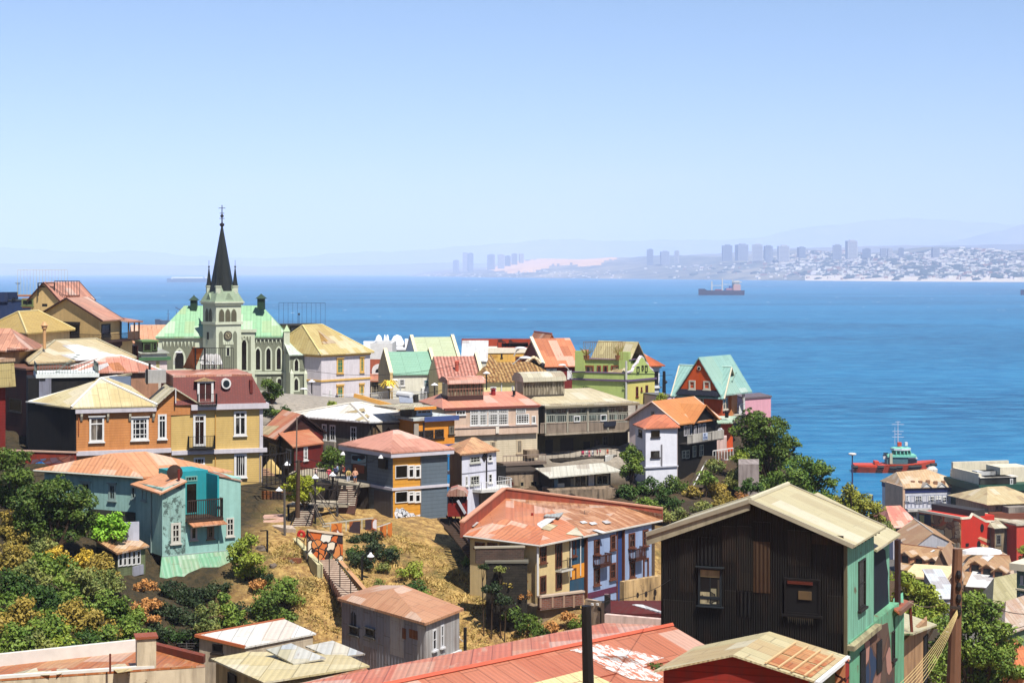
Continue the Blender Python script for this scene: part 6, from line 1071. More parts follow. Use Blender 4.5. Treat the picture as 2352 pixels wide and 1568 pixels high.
W=Wall(P(545,1010,148),P(925,990,148));o=thing('stone_retaining_wall','dark stone retaining wall between the track and the cream house','wall',P(740,1350,148));MB().obox(W.a,W.d,W.n,0,W.len,-1.0,0,42,W.z(735,1006)).build('wall',brick((50,45,36),(32,29,24),(20,18,15),.6,.22),o);MB().obox(W.a,W.d,W.n,-.1,W.len+.1,-1.1,.1,W.z(735,1006)+.003,W.z(735,1000)+.1).build('coping',flat((110,106,94)),o)
W=Wall(P(1812,1180,143),P(2165,1130,146));o=thing('stained_wall','tall soot stained wall with worn holes beside the dark shed','wall',P(1980,1400,144));MB().obox(W.a,W.d,W.n,0,W.len,-.5,0,40,W.z(1980,1150)).build('wall',paint((206,172,122),.3,.75,dirt=(60,46,34),peel=.2,peelcol=(90,70,50)),o)
for x,y,r in((1938,1298,16),(2015,1290,18),(2098,1275,20),(2012,1355,12),(2092,1325,12)):disc(W,x,y,r,-.01,.02,9,1.6).build('worn_hole',flat((40,30,24)),o)
W=Wall(P(1636,1475,134),P(2180,1492,132));o=thing('yard_wall','blue yard wall with a whitish top band, left of the dark shed','wall',P(1900,1560,133));zt_=W.z(1636,1474);MB().obox(W.a,W.d,W.n,0,W.len,-.4,0,42,zt_-.9).build('wall',paint((56,130,178),.08,.25),o);MB().obox(W.a,W.d,W.n,0,W.len,-.4,.05,zt_-.895,zt_).build('top_band',paint((226,196,184),.1,.3),o)
h=House('yard_house','low house with dark red gable wall and white roof behind the blue yard wall','house',[P(1690,1330,141),P(1700,1440,136),P(2180,1480,135),P(2180,1380,141)],42,zat(1460,136),paint((90,26,24),.15,.3));m=MB();q=[P(1885,1385,138),P(2175,1462,135.5),P(2175,1385,142),P(1990,1375,142)];h.part(MB().prism([p-V((0,0,.12))for p in q],q),'roof',corr(ZINC,rust=.05,pitch=.5));h.part(MB().prism([P(1690,1340,139),P(1890,1390,137),P(2150,1470,135.2),P(1690,1470,136)],[P(1690,1340,139.2),P(1890,1390,137.2),P(2150,1470,135.4),P(1690,1470,136.2)]),'gable_wall',paint((90,26,24),.15,.3));h.finish()
W=Wall(P(1455,1375,137),P(1632,1340,135.5));o=thing('lane_wall','pale plastered lane wall with a black painted guitar shape','wall',P(1545,1560,136));MB().obox(W.a,W.d,W.n,0,W.len,-.3,0,40,W.z(1545,1350)).build('wall',paint((196,172,146),.15,.4),o);k=disc(W,1585,1425,20,0,.03).build('guitar_painting',BLACK,o);u0,u1,z0,z1=W.rect((1596,1430,1604,1560));MB().obox(W.a,W.d,W.n,u0,u1,0,.028,z0,z1).build('guitar_neck',BLACK,o)
u0,u1,z0,z1=W.rect((1516,1372,1536,1392));
for x in(1525,1572):u0,u1,z0,z1=W.rect((x-9,1372,x+9,1392));MB().obox(W.a,W.d,W.n,u0,u1,0,.1,z0,z1).build('meter_box',WHITE,o)
tag(MB().column([P(1632,1300,135),P(1690,1300,135),P(1690,1300,135.6),P(1632,1300,135.6)],42,zat(1300,135)).build('gate_pier',mural((190,150,140),[(30,26,28),(206,170,160),(60,40,44)],.9)),'painted pinkish gate pier between lane wall and dark red gable','pier')
# ================================================================ dark corrugated shed in the near right
use(8)
dkc=corr((30,25,20),(13,12,11),.3,(50,32,20),pitch=.12,sheet=(.85,1.9),bump=.55,k=.62,mort=.5)  # sheet colours darkened to carry the deep shade on the shed front
Ls,Cs=P(193,618,85.4),P(1885,652,82);dv=V((2.35,5.1,0));Rs=V((18.4,87.1,0))
h=House('corrugated_shed','big dark shed of rusty corrugated sheets with cream metal gable roof and green plank side','shed',[Ls,Cs,Rs,Ls+Rs-Cs],40,Cs.z,dkc);WL,WR=h.WL,h.WR
cr_=corr((226,214,172),(216,202,158),.03,(190,170,130),pitch=.21,sheet=(.84,4.5),bump=.25,mort=.08,k=.72)
h.gable(1.72,.55,cr_,'s',th=.10,end=.55,split=.49,fascia=flat((170,160,136)));h.part(MB().bar(h.ridge[0]+V((0,0,.02)),h.ridge[1]+V((0,0,.02)),.12,None,6),'ridge_cap',flat((206,196,166)),h.roof)
for q in h.slopes:
 pass
sl0=min(h.slopes,key=lambda q:q[0].x);a,b=(sl0[0],sl0[3]);o_=-h.WL.n*.12
if(sl0[1]-Ls).length<(sl0[0]-Ls).length:a,b=sl0[1],sl0[2]
h.part(MB().prism([a+V((0,0,-.62)),b+V((0,0,-.5)),b+V((0,0,-.5))+o_,a+V((0,0,-.62))+o_],[a+V((0,0,-.1)),b+V((0,0,-.1)),b+V((0,0,-.1))+o_,a+V((0,0,-.1))+o_]),'barge_board',paint((170,160,132),.12,.3),h.roof)
gr=paint((134,196,168),.1,.4,vline=.42,dirt=(84,100,84),peel=.25,peelcol=(110,104,84))
h.part(MB().obox(WR.a,WR.d,WR.n,.06,WR.len,.0,.07,WR.z(1950,1560),h.zt),'plank_side',gr);h.part(MB().obox(WR.a,WR.d,WR.n,-.08,.07,-.05,.1,40,h.zt),'corner_post',flat((110,100,74)))
for i in range(8):u=.3+i*.72;h.part(MB().obox(WR.a,WR.d,WR.n,u,u+.1,0,.42,h.zt-.38,h.zt-.22),'rafter_end',flat((74,60,46)),h.roof)
sh2=corr((46,39,30),(28,24,19),.3,(62,41,26),pitch=.12,sheet=(.8,2.2),bump=.5,k=.62);sh3=corr((26,24,24),(20,19,19),.2,(60,40,26),pitch=.2,bump=.9,k=.62)
for r,mt in(((372,640,500,1120),sh2),((752,520,880,850),sh2),((890,520,1030,1110),sh2),((1040,480,1200,660),sh3),((1045,660,1195,1130),corr((104,74,46),(44,32,24),.4,(80,48,28),pitch=.2,bump=.5,k=.62)),((530,620,690,880),sh3),((1360,560,1560,880),sh2),((1580,600,1870,690),corr((60,44,30),(50,36,25),.4,(78,46,28),pitch=.2,bump=.5,k=.62)),((780,1110,880,1250),sh2),((900,1120,1030,1350),sh3),((1720,1160,1870,1500),sh2),((210,1200,500,1540),sh2)):
 h.box(WL,r,.035+.004*random.random(),mt,'sheet_patch')
wf=flat((34,40,44));k=h.win(WL,(540,900,755,1250),(2,1),wf,BLACK,fw=.1,out=.09,o0=.04,transom=.78,sill=.06,head=.06)[0]
gv=lambda r,mt,nm,o=.1:h.box(WL,r,o,mt,nm,parent=k)
gv((545,908,752,984),paint((176,152,106),.1,.4),'board');gv((556,1120,645,1232),paint((196,180,140),.2,.5,peel=.5,peelcol=(90,80,60)),'broken_pane');gv((655,1090,705,1228),mural((150,140,110),[(190,180,150),(110,120,80),(80,74,60)],2.0),'broken_pane');gv((718,1010,745,1230),paint((86,80,64),.2,.4),'shutter')
h.win(WL,(1330,1000,1660,1330),(1,1),flat((24,20,18)),BLACK,fw=.1,out=.08,o0=.04);h.box(WL,(1360,1022,1590,1050),.14,flat((96,40,26)),'lintel_board');h.box(WL,(1460,1115,1580,1190),.13,paint((110,86,56),.2,.3),'board')
m=MB();u0,u1,z0,z1=WL.rect((1355,1340,1595,1430));n=13
for i in range(n):a=u0+(u1-u0)*i/n;w_=(u1-u0)/n;m.prism([WL.p(a,z1,.05),WL.p(a+w_*.9,z1,.05),WL.p(a+w_*.75,z0+.5*(z1-z0)*random.random(),.05)],[WL.p(a,z1,.07),WL.p(a+w_*.9,z1,.07),WL.p(a+w_*.75,z0+.3*(z1-z0)*random.random(),.07)])
m.obox(WL.a,WL.d,WL.n,u0,u1,.05,.07,z1-.03,z1+.03);h.part(m,'fringe',flat((160,150,124)))
h.win(WR,(1990,825,2052,1270),(1,2),flat((40,34,30)),glass((20,18,16),(80,74,60),.3),fw=.09,o0=.07)
h.part(MB().obox(WR.a,WR.d,WR.n,.0,WR.len+.1,.07,.45,WR.z(1990,1575),WR.z(1990,1530)),'ledge',paint((176,166,130),.15,.5))
h.finish()
use(10)
W=WR;o0=h.foot[2];d=WR.d
h2=House('plank_house','green plank house with low tin roof and a black splashed wall, behind the dark shed','house',[Rs+d*.02+V((-6,2.2,0)),Rs+d*.02-WR.n*.35,Rs+d*5.4-WR.n*.35,Rs+d*5.4+V((-6,2.2,0))],40,zat(312,88),gr);W2=h2.WR
q=[W2.p(.05,W2.z(975,292),.55),W2.p(W2.len+.2,W2.z(975,292)+.05,.55),W2.p(W2.len+.2,h2.zt+2.0,-4),W2.p(.05,h2.zt+2.0,-4)];h2.part(MB().prism([p-V((0,0,.12))for p in q],q),'roof',cr_);h2.part(MB().prism([W2.p(0,h2.zt-.02,-.1),W2.p(0,h2.zt-.02,-4),W2.p(0,h2.zt+1.9,-4)],[W2.p(W2.len,h2.zt-.02,-.1),W2.p(W2.len,h2.zt-.02,-4),W2.p(W2.len,h2.zt+1.9,-4)]),'gable_wall',gr)
pl=[(960,330),(1000,318),(1018,350),(1040,326),(1072,345),(1085,470),(1100,560),(1096,640),(1108,900),(1104,1010),(985,1040),(962,900),(940,800),(952,700),(945,600),(968,480)]
h2.part(plate(W2,[(max(.01,W2.u(x)),W2.z(x,y))for x,y in pl],.0,.03),'black_paint',paint((14,22,40),.3,.1));h2.box(W2,(1166,250,1186,935),.2,flat((60,34,26)),'corner_pipe');h2.finish()
low=paint((112,178,140),.12,.45,dirt=(80,80,64),peel=.3,peelcol=(120,100,78))
W3=Wall(Cs+dv*.02,Rs+d*5.6);z3=zat(1180,82.6)
h3=House('lower_plank_house','green lower storey with brown painted wall and narrow dark doors, under the dark shed','house',[W3.p(.3,0,-6),W3.p(.3,0,.12),W3.p(W3.len,0,.12),W3.p(W3.len,0,-6)],38,z3,low);W3=h3.WR
W3b=Wall(W3.p(0,0),W3.p(W3.len,0));h3.part(plate(W3,[(W3.u(x),W3.z(x,y))for x,y in((885,1160),(985,1060),(1095,1010),(1118,1180),(1128,1380),(1170,1390),(1165,1600),(890,1600))],.0,.03),'wall_painting',mural((116,84,66),[(150,110,96),(70,62,60),(176,130,116),(96,76,64),(40,60,90)],.5,(90,66,56)))
h3.box(W3,(990,1180,1036,1470),.08,BLACK,'doorway');h3.box(W3,(842,1265,886,1600),.08,BLACK,'doorway');h3.win(W3,(1134,1090,1158,1350),(1,1),DARK,fw=.05);h3.finish()
h=House('rust_lean_to','small lean-to with rust coloured tin roof on a post, right of the green planks','lean-to',[P(1150,920,96),P(1165,935,91),P(1250,925,93),P(1240,905,98)],38,zat(925,92),low);q=[P(1158,885,90.5),P(1205,920,90.5),P(1322,820,96),P(1162,772,99)];h.part(MB().prism([p-V((0,0,.1))for p in q],q),'roof',corr((206,124,76),(190,104,60),.4,(160,84,48),pitch=.3));h.part(MB().bar(P(1205,925,90.6),P(1320,828,96),.16,None,4),'beam',flat((130,90,66)));h.part(MB().bar(P(1305,840,95.5),P(1322,1110,95.5),.09,None,5),'post',flat((110,50,36)));h.finish()
h=corner('tan_lean_to','tan plastered house with cream lean-to roof, right of the mural wall','house',(1238,1180,96),(1242,1185,95),(1462,1180,101),36,paint((186,146,106),.2,.5,dirt=(96,66,46)));q=[P(1245,1110,94.5),P(1330,1112,94),P(1552,1028,103),P(1240,918,104)];h.part(MB().prism([p-V((0,0,.1))for p in q],q),'roof',corr((226,216,176),(216,204,160),.06,pitch=.4));h.win(h.WR,(1426,1130,1462,1600),(1,1),BLACK,BLACK,fw=.05);h.finish()
use(0);rc_=corr((226,212,168),(214,198,150),.06,(200,150,100),pitch=.2)
L_,C_,R_h=P(1524,1530,72.6),P(1858,1551,71),P(1923,1503,75)
h=House('red_hut','red walled hut with patched cream and rust gable roof under the dark shed','hut',[L_,C_,R_h,L_+R_h-C_],54,C_.z-.1,paint((150,40,26),.12,.3,line=.3));WL,WR=h.WL,h.WR
h.part(MB().obox(WR.a,WR.d,WR.n,0,WR.len,0,.04,54,h.zt),'side_wall',paint((120,130,90),.2,.5,dirt=(90,70,50)));h.gable(.8,.3,rc_,'s',th=.08,end=.35);q=max(h.slopes,key=lambda q:sum(p.x for p in q));n=(q[1]-q[0]).cross(q[2]-q[0]).normalized();n=n if n.z>0 else-n
for k_,(x0,x1)in enumerate(((.05,.42),(.46,.8))):
 A_,B_,D_=lerp(q[0],q[3],.06),lerp(q[1],q[2],.06),lerp(q[0],q[3],.62);e_=(B_-A_);f_=(D_-A_);h.part(MB().slab([A_+e_*x0+n*.04,A_+e_*x1+n*.04,A_+e_*x1+f_+n*.04,A_+e_*x0+f_+n*.04],.02),'roof_sheet',corr((206,130,84),(190,116,74),.3,(226,186,130),pitch=.25),h.roof)
for t_ in(.12,.28,.44,.6):h.part(MB().bar(lerp(q[0],q[3],t_)+n*.09,lerp(lerp(q[0],q[3],t_),lerp(q[1],q[2],t_),.85)+n*.09,.05,None,4),'batten',flat((226,190,140)),h.roof)
i_,j_=(q[0],q[1]);h.part(MB().bar(i_+V((.08,-.1,-.1)),j_+V((.08,0,-.1)),.12,None,5),'gutter',flat((226,226,224)))
use(10);h.part(MB().obox(WR.a,WR.d,WR.n,WR.len-.5,WR.len+.15,.02,.5,50,h.zt-.1),'mural_pier',mural((176,60,40),[(200,130,90),(150,40,30),(190,110,80)],.9,(60,24,20)));h.finish()
# ================================================================ harbour town in the lower right
use(9)
roofbr=corr((206,166,120),(196,152,106),.22,(176,122,78),pitch=.8,sheet=(1.2,3.5))
bw_=paint((206,206,214),.06,.15);nav=flat((32,44,96))
h=front('waterfront_block','white three storey block with dark blue band and tan hip roof at the waterfront','building',1258,1872,706,488,492,16,2,bw_);W=h.WR
h.part(MB().column(offset_poly(h.foot,.1),h.zt,W.z(1500,650)),'blue_band',nav);z0=W.z(1500,650);m=MB();e=[V((p.x,p.y,z0))for p in h.eave(.5)];up=V((0,0,4.2));R1=lerp(lerp(e[1],e[2],.5),lerp(e[0],e[3],.5),.5)+up;A1=lerp(lerp(e[1],e[2],.1),lerp(e[0],e[3],.1),.6)+up*.8
for q in([e[1],e[2],R1,A1],[e[2],e[3],R1],[e[3],e[0],A1,R1],[e[0],e[1],A1]):m.slab(q,.2)
h.roof=h.part(m,'roof',corr((226,190,146),(216,176,130),.2,(236,220,190),pitch=.8));
for x in(1450,1590,1775):k=crossgable(h,W,x-45,x,x+45,650,612,5,WHITE,corr((240,232,216),rust=.05),out=.55,over=.2)
for x,y in((1515,545),(1735,535),(1495,548),(1720,550)):c=P(x,y,499);h.part(MB().lathe(c-V((0,0,1.5)),[(.5,0),(.5,2.4),(1.4,2.6),(1.4,3.4),(.6,4.2),(.1,4.3)],8),'roof_vent',flat((206,200,190)))
for i in range(8):c=P(1330+i*70,625-random.random()*18,491);h.part(MB().cube(c,.5,.5,.9),'roof_pot',flat((150,110,80)))
h.win(W,[(1265,722,1292,786),(1345,725,1417,790),(1474,730,1534,790),(1545,730,1588,760),(1597,735,1660,792),(1720,736,1787,796)],(3,2),WHITE,glass((24,28,30),(120,120,116),.4),fw=.35,bw=.15,out=.2);h.win(W,[(1255,872,1372,935)],(4,1),flat((200,196,180)),GLASS,fw=.4)
zb=W.z(1500,835);h.part(MB().obox(W.a,W.d,W.n,0,W.len,0,1.4,zb-.5,zb),'gallery_floor',bw_);m=MB();rail(m,[W.p(0,zb,1.3),W.p(W.len,zb,1.3)],3.6,1.2,.09);h.part(m,'railing',flat((150,156,176)));h.box(W,(1255,838,1640,862),2.2,paint((200,196,190),.1,.3),'canopy');h.part(MB().obox(W.a,W.d,W.n,-.8,-.1,-12,.3,2,W.z(1500,640)),'end_wall',paint((206,170,140),.1,.2));h.part(MB().obox(W.a,W.d,W.n,W.len,W.len+2.6,-14,.2,2,z0+2.2),'end_wall',paint((206,200,176),.1,.3));h.finish()
h=front('green_hall','dark green hall with cream rooftop rooms at the right edge of the waterfront','building',1950,2480,690,474,478,20,2,paint((28,62,52),.1,.15));W=h.WR;h.band(W.z(2000,690),W.z(2000,632),.5,flat((30,78,62)),'fascia');crm=paint((226,216,190),.06,.15);zr=W.z(2000,630)
h.part(MB().obox(W.a,W.d,W.n,.1,W.len,-17,-16,zr,zr+4.6),'rear_parapet',crm);h.part(MB().obox(W.a,W.d,W.n,.1,.9,-16,-1,zr,zr+3),'side_parapet',crm);rm=h.part(MB().obox(W.a,W.d,W.n,W.u(2200),W.len,-12,-4,zr,zr+4.2),'rooftop_room',crm)
for x in(1955,1998,2058,2122):k=h.part(MB().obox(W.a,W.d,W.n,W.u(x),W.u(x)+5.5,-3,-.3,zr,zr+1.9),'roof_cabin',flat((60,62,54)));h.part(MB().obox(W.a,W.d,W.n,W.u(x)-.2,W.u(x)+5.9,-3.5,0,zr+1.9,zr+2.2),'cabin_roof',flat((226,220,206)),k)
for x,y in((2020,545),(2140,540),(2080,530)):h.part(MB().obox(W.a,W.d,W.n,W.u(x),W.u(x)+7,-9,-6,zr,zr+3),'air_duct',flat((206,206,204)))
h.win(W,[(2225,575,2252,625)],(1,3),WHITE,GLASS,out=-3.9,fw=.4,sill=0);h.finish()
h=front('tan_roof_house','cream house with tan and white hip roof below the dark green hall','house',2030,2480,802,436,440,16,2,paint((190,172,140),.1,.3));h.hip(3.2,1.6,corr((226,206,160),(216,190,140),.1,pitch=.8),'s',.35);h.win(h.WR,[(2085,822,2120,868),(2240,830,2330,880)],(2,1),flat((150,130,110)),fw=.3)
for x in(2130,2190):h.part(MB().obox(h.WR.a,h.WR.d,h.WR.n,h.WR.u(x),h.WR.u(x)+5,1,4,h.zb,h.WR.z(x,818)),'chimney_stack',paint((150,140,130),.1,.3))
h.finish()
red2=paint((200,46,26),.06,.12)
h=corner('mural_building','orange red building with a big mural of hands on its left wall','building',(1386,893,437),(1776,942,424),(2080,970,431),2,red2);WL,WR=h.WL,h.WR
hd=mural((196,150,96),[(226,200,160),(176,120,70),(206,160,110),(150,96,60)],.42,(110,66,40));h.part(MB().obox(WL.a,WL.d,WL.n,0,WL.len,.0,.1,2,h.zt),'mural_ground',paint((206,96,44),.1,.15))
def blob(W,pts,o,mat,nm):return h.part(plate(W,[(W.u(x),W.z(x,y))for x,y in pts],.1,.1+o),nm,mat)
blob(WL,[(1386,893),(1500,905),(1500,1090),(1386,1085)],.05,paint((28,30,52),.2,.1),'mural_field');blob(WL,[(1396,905),(1440,910),(1438,990),(1405,985)],.1,flat((176,160,90)),'mural_patch');blob(WL,[(1440,1000),(1498,1005),(1498,1092),(1440,1088)],.1,flat((190,110,66)),'mural_patch')
blob(WL,[(1502,906),(1600,915),(1610,955),(1570,1000),(1502,990)],.06,hd,'mural_hand');blob(WL,[(1500,1000),(1600,1010),(1690,950),(1740,960),(1775,1000),(1775,1215),(1700,1205),(1640,1180),(1590,1150),(1540,1130),(1500,1100)],.07,hd,'mural_hand');
for i,(x,y)in enumerate(((1745,985),(1752,1022),(1756,1062),(1752,1100))):blob(WL,[(x-30,y-14),(x+5,y-18),(x+20,y-4),(x+16,y+14),(x-25,y+16)],.13,paint((214,180,140),.2,.1),'mural_finger')
for i in range(4):x=1650+i*32;blob(WL,[(x,1160),(x+20,1164),(x+22,1200),(x+10,1212),(x-2,1195)],.13,paint((226,200,160),.2,.1),'mural_finger')
for i in range(3):x=1640+i*22;blob(WL,[(x-10,925),(x+14,922),(x+24,945),(x+4,972),(x-16,962)],.12,paint((206,176,140),.2,.1),'mural_finger')
disc(WL,1520,1040,20,.1,.22,12,1.8).build('mural_mark',mural((190,50,30),[(230,170,100),(30,30,40)],1.2),h.o)
k=[(1776,942),(1860,935),(1880,900),(2005,968),(2080,970)];h.part(plate(WR,[(max(0,WR.u(x)),WR.z(x,y))for x,y in k]+[(WR.len,h.zt-3),(0,h.zt-3)],-.6,.02),'gable_wall',red2);m=MB();m.path([WR.p(max(0,WR.u(x)),WR.z(x,y)+.1,-.2)for x,y in k],.4,4);h.part(m,'coping',flat((226,214,190)));h.part(MB().bar(WL.p(0,h.zt+.2,0),WL.p(WL.len,h.zt+.2,0),.4,None,4),'coping',flat((226,214,190)))
h.part(MB().column(offset_poly(h.foot,-.6),h.zt-1.2,h.zt-.8),'roof',corr((226,206,160),rust=.1));c_=offset_poly(h.foot,-.3);h.part(MB().column([lerp(c_[0],c_[3],.35),lerp(c_[1],c_[2],.4),lerp(c_[1],c_[2],.75),lerp(c_[0],c_[3],.7)],h.zt-.8,h.zt+1.6),'dark_court',flat((56,50,44)))
disc(WR,1965,1025,24,.0,.1,14,1.6).build('mural_mark',BLACK,h.o);disc(WR,1935,1175,24,.0,.1,14,1.4).build('mural_mark',BLACK,h.o);h.part(plate(WR,[(WR.u(x),WR.z(x,y))for x,y in((1925,1120),(1950,1105),(2060,1145),(2060,1165),(2010,1160),(1960,1135))],.0,.1),'mural_shape',paint((216,170,130),.1,.1));h.part(plate(WR,[(WR.u(x),WR.z(x,y))for x,y in((1950,1165),(2045,1195),(2040,1240),(1945,1230))],.0,.1),'mural_shape',mural((206,150,100),[(90,60,40),(226,190,140)],1.0));h.box(WR,(1815,1165,1842,1195),.1,BLACK,'opening')
h.box(WR,(2046,965,2080,1290),.3,paint((140,132,126),.15,.3),'pilaster');h.finish()
h=front('grey_building','stained grey two storey building between two red walls','building',2084,2282,1022,428,430,18,2,paint((150,134,106),.2,.45,dirt=(80,66,50)));W=h.WR;h.hip(3.4,.8,corr((214,206,176),(200,190,160),.08,pitch=.8),'s',.3);h.win(W,[(2095,1085,2140,1180),(2226,1068,2266,1160)],(2,3),flat((110,110,104)),fw=.3);h.win(W,[(2226,1262,2262,1310)],(2,1),flat((90,90,84)),fw=.3);h.part(MB().obox(W.a,W.d,W.n,W.u(2180)-.2,W.u(2180)+.3,0,.2,2,h.zt),'pilaster',flat((130,116,94)));h.finish()
h=front('red_block','red plastered block with pale roof at the right edge of the town','building',2284,2480,1004,425,427,18,2,paint((206,70,50),.08,.15));h.flatroof(corr((226,216,190),rust=.05),.3,.4);h.part(MB().cube(P(2230,905,436),6,3,.8),'roof_boat',flat((120,70,50)));h.finish()
h=front('small_pink_roof_house','low white house with bright pink roof, left of the hands mural','house',1150,1386,1020,446,448,14,2,paint((200,196,206),.06,.15));h.hip(4.6,.6,corr((240,140,120),(226,180,150),.1,pitch=.8),'s',.25);h.win(h.WR,(1155,1035,1225,1060),(3,1),DARK,fw=.3);h.box(h.WR,(1340,970,1375,995),-3,flat((200,50,40)),'roof_box',-6);h.finish()
h=corner('tan_gable_house','tan roofed house with plain grey gable wall in front of the hands mural','house',(1160,1140,418),(1322,1215,396),(1700,1215,404),2,paint((176,176,182),.08,.2));h.gable(3.0,.5,roofbr,'t',end=.3,caps=flat((216,206,190)));h.finish()
def long_roof(lab,L,C,R,rise,nd,d0,dd,sheets,wm):
 h=corner('long_roof_house',lab,'house',L,C,R,2,wm,group='long brown roofs with dormers');h.gable(rise,.6,roofbr,'s',end=.3,caps=flat((150,100,74)));sl=min(h.slopes,key=lambda q:sum(p.y for p in q))
 n=(sl[1]-sl[0]).cross(sl[2]-sl[0]).normalized();n=n if n.z>0 else-n
 for i in range(nd):
  a=on_plane(d0[0]+dd[0]*i,d0[1]+dd[1]*i,sl[0],n);W=Wall(a,a+h.WR.d);b=MB().obox(W.a,W.d,W.n,-1.2,1.2,-4,.1,a.z-.5,a.z+1.7);k=h.part(b,'dormer',paint((176,120,90),.1,.2));m=MB()
  for s_ in(-1,1):m.slab([W.p(s_*1.6,a.z+1.5,.5),W.p(0,a.z+2.5,.5),W.p(0,a.z+2.5,-5),W.p(s_*1.6,a.z+1.5,-5)],.2)
  m.prism([W.p(-1.2,a.z+1.65,.05),W.p(1.2,a.z+1.65,.05),W.p(0,a.z+2.4,.05)],[W.p(-1.2,a.z+1.65,-4),W.p(1.2,a.z+1.65,-4),W.p(0,a.z+2.4,-4)]);h.part(m,'dormer_roof',roofbr,k);h.part(MB().obox(W.a,W.d,W.n,-.75,.75,.05,.2,a.z-.1,a.z+1.5),'dormer_window',BLACK,k)
 for pts,mt in sheets:h.part(MB().slab([on_plane(x,y,sl[0]+n*.25,n)for x,y in pts],.1),'roof_sheet',mt,h.roof)
 h.finish();return h
W_=corr(ZINC,(244,244,242),0,pitch=.8)
long_roof('long brown roof with three dormers, nearest the dark shed',(1185,1330,402),(1190,1400,372),(1720,1440,362),3.0,3,(1262,1345),(128,28),[([(1565,1285),(1660,1222),(1722,1228),(1620,1288)],W_),([(1425,1262),(1450,1258),(1455,1278),(1432,1280)],W_),([(1490,1240),(1525,1222),(1535,1228),(1500,1246)],W_)],paint((206,190,160),.1,.3))
long_roof('long brown roof half covered with white sheets and three dormers, right of the lamp pole',(1560,1330,398),(1640,1530,352),(2290,1590,345),2.8,3,(1905,1432),(108,32),[([(1900,1345),(2195,1375),(2160,1405),(1880,1385)],W_),([(1880,1420),(2120,1460),(2100,1500),(2270,1520),(2210,1590),(1815,1560)],W_),([(1915,1335),(1985,1270),(2078,1278),(2010,1340)],W_)],paint((206,180,140),.1,.3))
use(10)
h=front('arched_gable_house','small brown gable house with an arched window below the long roofs','house',1470,1720,600,338,336,12,2,paint((150,116,90),.15,.3));h.gable(5.5,.6,roofbr,'t',end=.4);arch(h,h.WR,(1575,545,1618,640),flat((170,140,110)),BLACK,.3,False);h.finish()
h=front('cornice_building','cream building end with stepped cornice mouldings above the green tree','building',1310,1590,602,318,316,12,2,paint((222,186,136),.08,.2));h.flatroof(paint((206,196,180),.1,.2),.2,.3)
for i,(y0,y1,o)in enumerate(((602,585,1.2),(640,628,1.0),(668,655,.5))):h.band(h.WR.z(1400,y0),h.WR.z(1400,y1),o,paint((236,206,160),.05,.15))
h.finish()
h=front('ribbed_shed','pale ribbed metal shed roof behind the tree and lamp pole','shed',1585,1740,790,300,300,12,2,paint((196,196,206),.05,.2,vline=1.0));h.shed(3,.3,corr((232,236,240),(220,226,232),.02,pitch=1.0));h.finish()
h=corner('green_grey_roof_house','house with low mossy grey hip roof behind the tree, at right','house',(1960,905,272),(2080,940,262),(2480,920,270),2,paint((120,110,90),.2,.4));h.hip(4.6,.8,corr((196,186,140),(176,166,120),.15,(210,200,160),pitch=.8),'s',.2);h.finish()
h=corner('weathered_roof_house','house with weathered pinkish tin roof at right edge below the mossy roof','house',(2060,1060,236),(2180,1110,228),(2500,1090,236),2,paint((120,140,96),.15,.3));h.hip(3.2,.6,corr((206,176,146),(226,216,206),.3,(190,140,110),pitch=.8),'s',.25);h.finish()
h=front('terracotta_corner_house','corner of a house with terracotta roof at the lower right edge','house',2300,2480,1420,150,150,8,20,paint((226,150,110),.1,.2));h.hip(1.6,.5,corr((236,140,90),rust=.1),'s',.45);h.win(h.WR,(2315,1450,2345,1500),(1,1),WHITE);h.finish()
h=front('tall_teal_building','tall teal building with white cornice cut by the right edge','building',2285,2480,520,250,248,8,2,paint((110,150,136),.1,.2));W=h.WR;h.band(h.zt-.1,h.zt+.9,.8,flat((226,216,190)));h.shed(2,.5,corr((226,206,170),rust=.05));h.win(W,[(2318,580,2345,660),(2318,745,2345,830)],(2,3),WHITE,fw=.2);h.box(W,(2285,700,2400,716),.5,flat((206,196,170)),'string_course');h.finish()
use(9)
tag(MB().column([V((78,512,0)),V((420,512,0)),V((420,524,0)),V((78,527,0))],-2,4.2).build('quay',paint((170,160,146),.15,.3)),kind='structure')
h=front('quay_shed','long low pinkish quay shed by the water behind the big trees','shed',1040,1168,925,505,505,5,2,paint((190,150,130),.1,.3));h.flatroof(flat((150,110,100)),.3,.3);h.finish()
for(x,y0,y1,Y,lab)in((775,640,352,500,'tall harbour lamp mast with flat head, in front of the tug stern'),(962,800,722,498,'short harbour lamp mast standing by the tree tops near the quay')):
 o=thing('lamp_mast',lab,'lamp mast',P(x,y0,Y));c=P(x,y1,Y);MB().bar(P(x,y0+60,Y),c,.24,.16,6).build('pole',flat((60,56,90)),o);m=MB()
 if y1<400:m.lathe(c-V((0,0,.3)),[(.3,0),(1.15,.3),(1.2,.6),(.6,.8)],10)
 else:m.bar(c,c+V((-1.0,0,.2)),.16,None,4)
 m.build('lamp_head',flat((230,226,220)),o)
o=thing('harbour_post','dark round post with rings standing on the quay by the water','post',P(1205,925,508));MB().bar(P(1205,930,508),P(1205,812,508),.75,.65,8).build('post',flat((40,56,80)),o);MB().lathe(P(1205,880,508),[(2.2,-.2),(2.2,.2)],10).build('ring',flat((70,80,100)),o)
